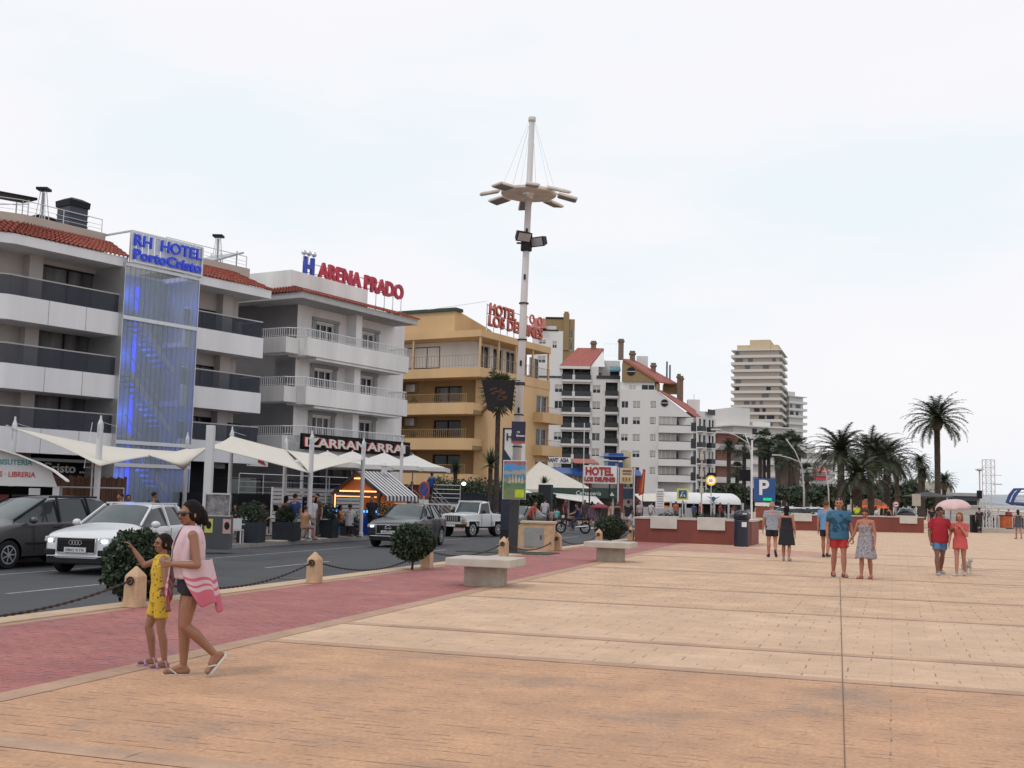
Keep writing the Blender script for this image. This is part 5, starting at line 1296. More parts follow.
# parking sign
d = 62.0; t = sign_thing('parking_sign',764.5,d,'blue P parking sign with a green display, behind the litter bin',z0=0)
z1,z0 = zof(764,478.5,d),zof(764,502,d); w = 21 / FPX * d
b = MB(); b.box(-w / 2,w / 2,-.1,.1,z0,z1); b.build('blue_panel',mat('parking_blue',(.01,.07,.24),.4,var=.05),t)
lettering('P',(z1 - z0) * .88,M_wpaint,t,(-.36,-.11,z0 + (z1 - z0) * .32),depth=.02,bold=.03,sx=1.0)
b = MB(); b.box(-.1,.36,-.125,-.11,z0 + .08,z0 + .22); b.build('green_display',mat('green_led',(.0,.3,.1),.5,var=0,emit=(.0,.8,.3),estr=.5),t)
b = MB(); b.tube((-w / 2 - .12,0,0),(-w / 2 - .12,0,zof(755,440,d)),.05,n=8); b.tube((-.0,.12,0),(0,.12,z0),.05,n=8); b.build('post',M_wpaint,t)
b = MB(); b.box(-w / 2 + .05,w / 2 - .05,-.08,.02,z0 - .22,z0 - .03); b.build('white_strip',M_wpaint,t)
b = MB(); b.box(-w / 2 + .1,w / 2 - .12,-.06,.0,z0 - .85,z0 - .24); b.build('brown_panel',mat('rust_brown_panel',(.20,.06,.03),.7,var=.3,scale=4),t)
# crossing sign
d = 66; t = sign_thing('crossing_sign',682.5,d,'square yellow framed pedestrian crossing sign on a post behind the red planter')
z1,z0 = zof(682,485.5,d),zof(682,497,d); s = (z1 - z0) / 2; zc = (z0 + z1) / 2
b = MB(); b.box(-s,s,-.03,.03,z0,z1); b.build('yellow_frame',mat('fluorescent_yellow',(.60,.65,.03),.5,var=0),t)
b = MB(); b.box(-s * .7,s * .7,-.045,-.031,zc - s * .7,zc + s * .7); b.build('blue_panel',mat('sign_blue',(.02,.09,.30),.5,var=0),t)
b = MB(); b.poly([(-s * .5,zc - s * .45),(s * .5,zc - s * .45),(0,zc + s * .5)],-.055,-.046); b.build('white_triangle',M_wpaint,t)
b = MB(); b.sphere((.02,-.06,zc + s * .12),.05,.01,.05,n=8,m=6); b.tube((.02,-.06,zc + .05),(0,-.06,zc - .08),.03,n=5); b.tube((0,-.06,zc - .08),(-.09,-.06,zc - s * .4),.022,n=4); b.tube((0,-.06,zc - .08),(.09,-.06,zc - s * .4),.022,n=4); b.build('walker_symbol',M_black,t)
b = signpost(None,z0); b.build('post',M_alu,t)
# round yellow light sign
d = 80; t = sign_thing('round_sign',711,d,'round glowing yellow and white sign on a black backing, above the white marquee')
zc = zof(711.5,478,d); r_ = 5.2 / FPX * d
b = MB(); b.box(-r_ * .8,r_ * .9,.02,.06,zc - r_ * 1.5,zc + r_ * 1.5); b.build('backing',M_black,t)
b = MB(); b.poly([(r_ * math.cos(2 * PI * k / 20),zc + r_ * math.sin(2 * PI * k / 20)) for k in range(20)],-.03,.018); b.build('yellow_disc',mat('yellow_lit',(.7,.45,.02),.5,var=0,emit=(1,.6,.05),estr=.4),t)
b = MB(); b.poly([(r_ * .7 * math.cos(2 * PI * k / 20),zc + r_ * .7 * math.sin(2 * PI * k / 20)) for k in range(20)],-.045,-.031); b.build('white_disc',mat('white_lit',(.8,.8,.75),.5,var=0,emit=(1,.95,.8),estr=.4),t)
lettering('30',r_ * .75,mat('orange_digit',(.7,.2,.03),.5,var=0),t,(-r_ * .5,-.05,zc - r_ * .28),depth=.01,bold=.01)
b = signpost(None,zc - r_,.04); b.build('post',M_alu,t)
# decorative iron posts left of it
d = 78; t = sign_thing('ornate_post',701.5,d,'thin pale post with small brackets and lanterns, left of the round yellow sign','post')
b = MB(); b.tube((0,0,0),(0,0,zof(701,449,d)),.05,n=6)
for py in (450,467,484): z = zof(701,py,d); b.tube((-.32,0,z),(.25,0,z),.025,n=4); b.cbox((0,-.0,z - .28),.26,.2,.4)
b.build('post',mat('post_cream',(.48,.44,.36),.6),t)
# white board signs left
d = 74; t = sign_thing('notice_board',660,d,'narrow white notice board with faint lines on a post, left of the crossing sign')
b = MB(); z0,z1 = zof(660,505.5,d),zof(660,486,d); w = 8 / FPX * d
for a,c in ((0,.46),(.5,1)): b.box(-w / 2,w / 2,-.03,.03,z0 + (z1 - z0) * a,z0 + (z1 - z0) * c)
b.build('board',M_wpaint,t); b = MB()
for k in range(7): z = z0 + (z1 - z0) * (.08 + k * .125); b.box(-w * .38,w * .38,-.04,-.031,z,z + .05)
b.build('printed_lines',mat('faint_red_print',(.35,.18,.18),.6,var=.3),t); b = signpost(None,z0,.03); b.build('post',M_alu,t)
# red feather flag
d = 92; t = sign_thing('feather_flag',642,d,'tall red feather flag with a yellow stripe in front of the white flats','flag')
b = MB(); q = []
for k in range(9): u = k / 8; q.append((PT(638.5 + 5 * u ** 1.5,496 - 27 * u,d)))
o0 = AT(642,d,ZS); inv = Matrix.Rotation(-YAW,4,'Z')
L_ = [inv @ (v - o0) for v in q]; Rr = [inv @ (PT(644.0 + 1.5 * (k / 8),493.5 - 24 * k / 8,d) - o0) for k in range(9)]
vs = [(v.x,v.y,v.z) for v in L_] + [(v.x,v.y,v.z) for v in Rr]; b.add(vs,[(k,k + 1,10 + k,9 + k) for k in range(8)]); b.build('flag',mat('flag_red',(.50,.045,.03),.7,var=.2,scale=3),t,solid=.02)
b = MB(); b.tube((L_[8].x,0,0),(L_[8].x,0,L_[8].z),.03,n=5); b.build('pole',M_frame,t)
b = MB(); b.add([((L_[k].x * .6 + Rr[k].x * .4),L_[k].y - .03,L_[k].z + .0) for k in (1,7)] + [((L_[k].x * .4 + Rr[k].x * .6),L_[k].y - .03,L_[k].z) for k in (7,1)],[(0,1,2,3)]); b.build('yellow_stripe',mat('flag_yellow',(.55,.35,.04),.7),t,solid=.01)
# tall curved double street lamps
def arm_lamp(pole,arm,d,label):
 P0 = AT(pole[0][0],d,ZS); t = empty('street_lamp',P0,YAW,label,'street lamp','curved street lamps along the road'); I = Matrix.Rotation(-YAW,4,'Z')
 L = lambda px,py: I @ (PT(px,py,d) - P0)
 b = MB(); pts = [Vector((0,0,0))] + [L(*q) for q in pole[1:]]; b.path(pts,[.09,.08] + [.05] * (len(pts) - 2),n=7); b.build('pole',M_mast,t,smooth=True)
 b = MB(); a = [L(*q) for q in arm]; b.path(a,.045,n=6); b.build('arm',M_mast,t)
 b = MB(); e_ = a[-1]; b.cbox(e_,.8,.25,.12); b.build('lamp_head',M_alu,t)
arm_lamp([(751,508),(751.5,480),(751,455),(748.5,443),(745,434)],[(748.5,443),(735,435),(716,429.5)],95,'curved white street lamp with a long arm to the left, beside the parking sign')
arm_lamp([(804,508),(804,490),(802,467),(795,451),(786,439)],[(802,463),(790,458),(777,455)],100,'curved white street lamp leaning over the thatched fan palms')
arm_lamp([(829,508),(828.5,490),(826,472),(819,458),(811,449)],[(826,472),(818,470),(811,468)],130,'farther curved street lamp just left of the big date palms')
arm_lamp([(851,508),(851,494),(848,483),(843,476),(838,472)],[(848,483),(842,481),(838,480)],160,'farthest curved street lamp under the big date palms')
# black speaker boxes on the left lamps, traffic disc on the right
t = sign_thing('loudspeaker_board',745.5,96,'black board hanging beside the street lamp above the parking sign','board'); b = MB(); b.box(-.55,.45,-.1,.1,zof(745,479,96),zof(745,467.5,96)); b.build('board',M_black,t); b = MB(); b.tube((0,.15,0),(0,.15,zof(745,470,96)),.05,n=6); b.build('post',M_frame,t)
d = 75; t = sign_thing('no_entry_sign',895.8,d,'small round red rimmed traffic sign behind the long planter',z0=0); zc = zof(895.8,504.3,d); r_ = 3.2 / FPX * d
b = MB(); b.poly([(r_ * math.cos(2 * PI * k / 20),zc + r_ * math.sin(2 * PI * k / 20)) for k in range(20)],-.02,.02); b.build('red_disc',mat('sign_red',(.42,.05,.06),.5,var=0),t)
b = MB(); b.poly([(r_ * .7 * math.cos(2 * PI * k / 20),zc + r_ * .7 * math.sin(2 * PI * k / 20)) for k in range(20)],-.035,-.021); b.build('white_disc',M_wpaint,t); b = MB(); b.box(-.1,.1,-.045,-.036,zc - .03,zc + .03); b.build('car_symbol',M_black,t); b = signpost(None,zc - r_,.03); b.build('post',M_alu,t)
t = sign_thing('blank_sign',916,84,'beige blank square sign seen from behind, left of the tallest palm',z0=0); b = MB(); b.box(-.28,.34,-.02,.02,zof(916,506,84),zof(916,494,84)); b.build('board',mat('beige_sign',(.42,.38,.33),.7),t); b = signpost(None,zof(916,506,84),.04); b.build('post',M_alu,t)
# ------------------------------------------------------------------ RESTAURANT TERRACES ON THE FAR PAVEMENT
M_sail = mat('cream_sail_fabric',(.60,.565,.50),.8,var=.06)
M_umb = mat('off_white_parasol_fabric',(.58,.57,.55),.8,var=.06)
M_pole = mat('white_pole_paint',(.55,.55,.57),.5,var=.05)
def sail_pole(px,top,d,r,label,box=False):
 p = AT(px,d,ZS); zt = PT(px,top,d).z - ZS; t = empty('sail_pole',p,0,label,'pole','white poles of the shade sails')
 b = MB(); b.lathe([(r,0),(r,zt - .55),(r * .9,zt - .5),(r * 1.0,zt - .45),(r * .9,zt - .25),(r * .4,zt - .12),(r * .3,zt)],12); b.build('shaft',M_pole,t,smooth=False)
 b = MB(); b.lathe([(r * 1.3,0),(r * 1.3,.12),(r,.16)],12); b.build('foot',M_pole,t)
 b = MB(); b.tube((0,-r - .03,zt - .7),(0,-r - .03,zt - .3),.015,n=4); b.tube((-.0,0,zt - .2),(.5,.2,zt - .35),.008,n=3); b.build('tension_fitting',M_alu,t)
 return t
sail_pole(11,416,36,.085,'white sail pole behind the arched kiosk, at the left edge')
sail_pole(97,415,37.5,.10,'white sail pole with slack ropes in front of the wooden fence')
sail_pole(185,432,47,.085,'white sail pole left of the thick square one, beside the glass tower')
sail_pole(229.5,426,45,.08,'white sail pole carrying the peaked sail, just right of the thick square one')
sail_pole(284,435,49,.08,'white sail pole in front of the white slatted fence')
sail_pole(310,430,42.7,.09,'white sail pole beside the black menu board')
sail_pole(362,437,48.5,.09,'white sail pole just left of the dark grey car, by the striped awning')
sail_pole(400.5,440,56,.08,'white sail pole at the right end of the striped awning')
p = AT(208,37.8,ZS); t = empty('square_mast',p,.3,'thick square white post rising behind the lit menu case','post'); zt = PT(210,425,37.8).z - ZS
b = MB(); b.box(-.125,.125,-.125,.125,0,zt); b.build('shaft',M_pole,t,bevel=.01); b = MB(); b.box(-.2,.2,-.2,.2,0,.05); b.build('foot',M_pole,t)
def sail(corners,label,sag=.12,n=14):
 P = [PT(*c) for c in corners]; o0 = sum(P,Vector()) / 4; b = MB(); ctr = o0
 vs = []
 for i in range(n + 1):
  for j in range(n + 1):
   u,v = i / n,j / n; q = P[0].lerp(P[1],u).lerp(P[3].lerp(P[2],u),v)
   pu = 4 * u * (1 - u) * abs(2 * v - 1); pv = 4 * v * (1 - v) * abs(2 * u - 1)
   q = q.lerp(ctr,sag * max(pu,pv)); q.z -= .12 * pu * pv; vs.append(q - o0)
 b.add(vs,[(i * (n + 1) + j,(i + 1) * (n + 1) + j,(i + 1) * (n + 1) + j + 1,i * (n + 1) + j + 1) for i in range(n) for j in range(n)])
 t = empty('shade_sail',o0,0,label,'shade sail','cream shade sails'); b.build('fabric',M_sail,t,smooth=True,solid=.02)
 c = MB()
 for k,q in enumerate(P): c.tube(q - o0,(q - o0) * 1.05 + Vector((0,0,.05)),.02,n=4)
 c.build('corner_shackle',M_alu,t); return t
sail([(12,428,36),(100,466,36.5),(186,452,46),(110,447,50)],'long cream shade sail stretched from the left edge across the hotel front',sag=.10)
sail([(150,456,40),(184,470,41),(209,447,38.5),(186,449,47)],'small cream shade sail seen from its dark underside, left of the thick square post')
sail([(231,436,45),(207,447,39),(309,473,42.5),(286,450,49)],'peaked cream shade sail hanging from the pole right of the thick square post',sag=.06)
sail([(286,450,49),(309,473,42.7),(362,460,48.5),(330,456,55)],'cream shade sail reaching right to the striped awning',sag=.08)
def parasol(px,apex,eave,d,w,label,rz=.4):
 p = AT(px,d,ZS); za = PT(px,apex,d).z - ZS; ze = PT(px,eave,d).z - ZS; t = empty('parasol',p,rz,label,'parasol','square off white parasols of the terrace')
 b = MB(); h = w / 2; q = [(-h,-h),(0,-h * .97),(h,-h),(h * .97,0),(h,h),(0,h * .97),(-h,h),(-h * .97,0)]
 b.rings([[(x * s,y * s,z) for x,y in q] for s,z in ((1,ze - .22),(1,ze),(.5,(za + ze) / 2 - .06),(.06,za))],False,True); b.build('canopy',M_umb,t,solid=.015)
 b = MB(); b.tube((0,0,0),(0,0,za),.035,n=8); b.build('pole',M_pole,t); b = MB(); b.cbox((0,0,.08),.7,.7,.12); b.build('base',M_frame,t)
 b = MB(); b.sphere((0,0,za + .03),.06); b.build('finial',M_pole,t); return t
parasol(351,452,465,58,3.9,'off white parasol behind the second last sail pole, leftmost of the row',.3)
parasol(383,453.5,466,61,3.9,'off white parasol above the striped awning, middle of the row',.3)
parasol(412,455.5,467.5,64,3.9,'off white parasol at the right end, above the man in blue on the steps',.3)
parasol(326,452,463,56,3.2,'off white parasol mostly hidden behind the cream sail',.3)
M_plant = mat('anthracite_planter',(.030,.036,.046),.6,var=.15,spec=.2)
def cube_planter(px,py,w,h,bush,label,seed,sp=0):
 p = G(px,py,ZS); t = empty('box_planter',p + Vector((-.25,.4,0)),R(9),label,'planter','dark square planters of the terrace')
 b = MB(); b.rings([[(x * q,y * q,z) for x,y in ((-w / 2,-w / 2),(w / 2,-w / 2),(w / 2,w / 2),(-w / 2,w / 2))] for q,z in ((.94,0),(1,h),(.9,h),(.88,h - .1))],True,True); b.build('box',M_plant,t)
 rr = random.Random(seed); q = MB(); leaves(q,(0,0,h + bush * .55),bush * .8,bush * .8,bush * .62,1100,.085,rr,shell=.3)
 q.build('shrub',M_leaf,t); return t
cube_planter(251,543,.80,.70,.60,'dark planter with a round shrub, nearest to the white chair',1)
cube_planter(287,541,.85,.68,.50,'dark planter with a low shrub under the tilted white menu',2)
cube_planter(327,538,.80,.68,.55,'dark planter with a dense shrub, right of the black menu board',3)
cube_planter(352.5,536,.78,.70,.25,'dark planter behind the seated man in grey, beside the sail pole',4)
p = AT(385,50,ZS); t = empty('potted_shrub',p,0,'round dark shrub in front of the orange kiosk wall, above the dark car','plant'); b = MB(); b.lathe([(.2,0),(.28,.5)],10); b.build('pot',M_plant,t); b = MB(); leaves(b,(0,0,.95),.55,.55,.42,900,.09,random.Random(5),shell=.3); b.build('foliage',M_leaf,t)
# tables, chairs
M_tw_ = mat('white_table_top',(.60,.60,.62),.5,var=.05)
def bistro_table(): 
 t = empty('table',(0,0,0)); b = MB(); b.cbox((0,0,.73),.78,.78,.03); b.build('tabletop',M_tw_,t); b = MB(); b.tube((0,0,.03),(0,0,.72),.03,n=6); b.build('leg',M_alu,t); b = MB(); b.cbox((0,0,.015),.45,.45,.03); b.build('foot',M_frame,t)
 b = MB(); b.tube((-.15,.1,.745),(-.15,.1,.87),.035,n=7); b.tube((.12,-.1,.745),(.12,-.1,.84),.04,n=7); b.build('glass',M_wpaint,t); return t
def cafe_chair(m):
 t = empty('chair',(0,0,0)); b = MB(); b.box(-.24,.24,-.24,.24,.42,.46); b.build('seat',m,t)
 b = MB(); b.box(-.24,.24,.21,.25,.46,.84); b.build('backrest',m,t); b = MB(); b.box(-.27,-.24,-.2,.23,.62,.66); b.box(.24,.27,-.2,.23,.62,.66); b.build('armrests',m,t)
 for x in (-.22,.22):
  for y in (-.21,.22): b = MB(); b.box(x - .02,x + .02,y - .02,y + .02,0,.42 if y < 0 else .44); b.build('leg',m,t)
 return t
T0 = bistro_table(); tag(T0,'x','table','terrace tables'); C0 = cafe_chair(mat('white_plastic_chair',(.55,.55,.57),.5,var=.05)); tag(C0,'x','chair','white terrace chairs'); C1 = cafe_chair(mat('black_rattan',(.02,.02,.022),.6,var=.2,spec=.2)); tag(C1,'x','chair','black terrace chairs')
place(C0,G(235,543,ZS),R(200),'white terrace chair beside the menu case, seen from behind',first=True)
place(T0,G(243,539,ZS),R(10),'white terrace table with glasses next to the white chair',first=True)
for (px,py,lab) in ((270,536,'white terrace table with glasses between the first two dark planters'),(338,534,'white terrace table between the menu board and the seated man'),(396,530,'white terrace table hidden behind the front of the dark car'),(318,537.5,'high white terrace table in front of the standing man in white')): place(T0,G(px,py,ZS),R(15),lab)
for k,(px,py,rz,lab) in enumerate(((233,534,0,'black chair of the woman seated behind the first table'),(262,533,2.5,'black chair behind the first planter'),(280,532,.5,'black chair between the middle planters'),(334,530,3.0,'black chair of the woman in orange'),(350.5,532,3.3,'black chair of the seated man in grey'),(342,527,.3,'black chair on the far side of the table'),(372,529,1.4,'black chair left of the dark car'))):
 place(C1,G(px,py,ZS),rz,lab,first=(k == 0))
# menu case
p = G(216.5,549,ZS); t = empty('menu_case',p,R(24),'glass display case on a grey cabinet with yellow and pink stickers, behind the woman','display case')
b = MB(); b.box(-.42,.42,-.3,.3,0,1.0); b.build('cabinet',mat('grey_cabinet',(.055,.06,.068),.6,var=.1),t); b = MB(); b.box(-.36,.36,-.22,.22,1.02,1.65); b.build('glass_box',mat('display_glass',(.20,.19,.20),.2,var=.7,scale=7),t)
b = MB()
for x in (-.38,.36): b.box(x,x + .02,-.26,-.24,1.0,1.68)
b.box(-.38,.38,-.26,-.23,1.66,1.70); b.box(-.4,.4,-.28,.28,1.0,1.02); b.build('frame',M_alu,t)
b = MB(); b.box(-.34,-.1,-.31,-.302,.5,.92); b.build('yellow_sticker',mat('yellow_sticker',(.50,.48,.10),.5),t); b = MB(); b.box(.2,.44,-.315,-.302,.48,.92); b.build('pink_sticker',mat('pink_sticker',(.48,.30,.27),.5),t)
b = MB(); b.poly([(-.22 + .08 * math.cos(a * .7),.73 + .12 * math.sin(a * .7)) for a in range(9)],-.32,-.311); b.poly([(.32 + .08 * math.cos(a * .7),.72 + .12 * math.sin(a * .7)) for a in range(9)],-.325,-.316); b.build('sticker_print',M_black,t)
# menu boards
p = G(308,539,ZS); t = empty('menu_board',p,R(20),'tall black menu board with faint writing next to the sail pole','board'); b = MB(); b.cbox((0,0,1.05),.55,.05,1.1); b.build('board',M_black,t); b = MB(); b.tube((0,0,0),(0,0,.5),.03); b.cbox((0,0,.02),.5,.4,.04); b.build('stand',M_frame,t)
b = MB()
for k in range(5): b.box(-.2,.15 - .06 * (k % 2),-.032,-.026,1.4 - k * .16,1.43 - k * .16)
b.build('chalk_line',mat('chalk_grey',(.3,.3,.3),.8),t)
p = G(277,538.5,ZS); t = empty('menu_stand',p,R(20),'tilted white menu sheet on a dark stand above the second planter','menu'); b = MB(); b.cbox((0,0,1.22),.42,.32,.02,rx=R(-50),ry=.12); b.build('sheet',M_wpaint,t); b = MB(); b.tube((0,.05,0),(0,.05,1.2),.02,n=5); b.cbox((0,.05,.02),.3,.3,.03); b.cbox((0,.06,1.15),.4,.3,.02,rx=R(-50)); b.build('stand',M_frame,t)
# glowing blue counters
for px,d,w,lab in ((334,50.5,.6,'small blue lit counter behind the seated woman in orange'),(371,50,.72,'blue lit bar counter between the sail pole and the dark car')):
 p = AT(px,d,ZS); t = empty('lit_counter',p,R(12),lab,'counter'); b = MB(); b.box(-w / 2,w / 2,-.3,.3,0,1.05); b.build('front',mat('blue_lit_panel',(.01,.04,.25),.4,var=.5,scale=3,emit=(.01,.08,.7),estr=.05),t)
 b = MB(); b.box(-w / 2,w / 2,-.33,-.301,.96,1.06); b.build('light_strip',mat('blue_strip',(.1,.4,1),.5,var=0,emit=(.08,.38,1),estr=2.0),t); b = MB(); b.box(-w / 2 - .03,w / 2 + .03,-.34,.33,1.062,1.1); b.build('top',M_frame,t)
# white slatted fence
def slat_fence(A,B,z0,z1,m,label,n=8,vert=False,pm=None,cat='fence'):
 d = B - A; L = Vector((d.x,d.y,0)).length; t = empty('fence',A,math.atan2(d.y,d.x),label,cat); b = MB()
 if vert:
  k = int(L / .15)
  for i in range(k): b.box(L * i / k + .008,L * (i + 1) / k - .008,(i % 2) * .012,.03 + (i % 2) * .012,z0,z1 - .03 * ((i * 7) % 3))
 else:
  for i in range(n): z = z0 + (z1 - z0) * i / n; b.box(0,L,0,.03,z,z + (z1 - z0) / n * .78)
 b.build('boards',m,t); k = max(2,int(L / 2.2) + 1)
 for i in range(k): q = MB(); x = (L - .08) * i / (k - 1); q.box(x,x + .08,.032,.1,0,z1 + .02); q.build('post',pm or m,t)
 return t
slat_fence(AT(273,53.5,ZS),AT(334,57.5,ZS),.35,1.95,M_pole,'white horizontal slat fence behind the terrace people',n=9)
slat_fence(AT(334,56.9,ZS),AT(363,58.6,ZS),.3,1.75,M_pole,'short white slat panel inside the orange lit kiosk',n=8)
M_wood = mat('reddish_fence_wood',(.15,.075,.045),.85,var=.5,scale=3,streak=True,bump=.4)
slat_fence(AT(52,43.5,ZS),AT(127,47.5,ZS),.1,2.2,M_wood,'brown wooden plank fence behind the parked cars',vert=True)
# steel tube rail in front of the wooden fence
A = AT(56,41.5,ZS); B = AT(124,45,ZS); t = empty('tube_rail',A,0,'thin grey tube rail with a tall post in front of the wooden fence','rail'); b = MB(); v = B - A
for z in (1.75,): b.tube((0,0,z),(v.x,v.y,z),.03,n=6)
for u in (0,.5,1): b.tube((v.x * u,v.y * u,0),(v.x * u,v.y * u,1.75),.03,n=6)
b.tube((v.x * .5,v.y * .5,1.75),(v.x * .5 + .0,v.y * .5,2.9),.03,n=6); b.tube((v.x * .38,v.y * .38,2.5),(v.x * .56,v.y * .56,2.5),.03,n=6); b.tube((v.x * .38,v.y * .38,2.5),(v.x * .46,v.y * .46,4.2),.012,n=4); b.build('tubes',M_alu,t)
# upper dark terrace with steel railing between the white hotel and the fence
t = empty('raised_terrace',AT(300,60,ZS),F2.rot,'dark raised terrace with steel railing behind the white slatted fence','terrace')
b = MB(); b.box(-4.5,6,.0,4.5,0,1.6); b.build('platform',M_dark,t); o = railing(t,[(-4.4,.1,1.6),(5.9,.1,1.6)],1.0,M_alu,bars=False)
b = MB()
for k in range(4): x = -3.8 + k * 2.4; b.cbox((x,1.4,2.35),.8,.8,.04); b.tube((x,1.4,1.6),(x,1.4,2.33),.03,n=5); 
b.build('built_in_tables',M_black,t)
# dark restaurant volume under hotel one/two so that the ground floors read deep
# kiosk with striped awning and orange light
def kiosk():
 d = 52.5; P0 = AT(335,d + 1.5,ZS); rz = R(-22) ; t = empty('kiosk',P0,rz,'small gabled kiosk with striped awning and orange light inside','kiosk')
 w,D = 3.0,1.7; ze = PT(336,492,d).z - ZS; za = ze + .95
 fr = MB()
 for x in (0,w):
  for y in (0,D): fr.box(x - .06,x + .06,y - .06,y + .06,0,ze)
 fr.tube((-.15,0,ze - .1),(w / 2,0,za),.09,n=4); fr.tube((w / 2,0,za),(w + .15,0,ze - .1),.09,n=4); fr.box(0,w,-.05,.05,ze - .12,ze); fr.build('frame',mat('brown_kiosk_frame',(.10,.065,.05),.7),t)
 g = MB(); g.poly([(.1,ze + .02),(w - .1,ze + .02),(w / 2,za - .05)],.08,.12); g.build('gable_panel',mat('orange_gable',(.42,.13,.04),.7,var=.15),t)
 b = MB(); b.box(.4,w - .1,-.08,-.03,ze + .03,ze + .09); b.box(w * .45,w * .62,-.05,.0,ze + .62,ze + .68); b.box(.08,.12,-.08,-.04,.5,ze - .1); b.box(.1,w - .1,-.06,-.03,ze - .2,ze - .17); b.build('light_strip',mat('warm_strip',(1,.6,.3),.5,var=0,emit=(1,.42,.14),estr=2.2),t)
 b = MB(); b.box(w + .02,w + .08,.1,D,.3,ze - .05); b.box(.1,w,D - .1,D,.3,ze - .05); b.build('orange_glow_wall',mat('orange_glow_wall',(.55,.17,.04),.7,var=.12,emit=(.8,.18,.03),estr=.15),t)  # wall emits on its own, standing in for orange lamplight on it
 # striped roof on the right side, drawn as alternating cloth bands
 for nm,m,ph in (('striped_awning',mat('awning_navy',(.045,.05,.085),.8),0),('striped_awning_white',M_umb,1)):
  a = MB(); n = 18; y0,y1 = -.1,D + .25
  for k in range(n):
   if k % 2 != ph: continue
   ya = y0 + (y1 - y0) * k / n; yb = y0 + (y1 - y0) * (k + 1) / n
   a.add([(w / 2,ya,za + .04),(w / 2,yb,za + .04),(w + .5,yb,ze - .12),(w + .5,ya,ze - .12),(w + .51,yb,ze - .34),(w + .51,ya,ze - .34)],[(0,1,2,3),(3,2,4,5)])
   a.add([(w / 2,ya,za + .04),(w / 2,yb,za + .04),(-.2,yb,ze - .1),(-.2,ya,ze - .1)],[(0,3,2,1)])
  a.build(nm,m,t,solid=.02)
 c = MB(); c.box(w - .6,w + .6,.4,D,0,1.0); c.build('counter',M_dark,t)
 v = MB(); v.lathe([(.14,za),(.14,za + .3),(.2,za + .33),(.02,za + .5)],8,c=(w * .62,D * .8,0)); v.build('roof_vent',M_pole,t)
 return t
kiosk()
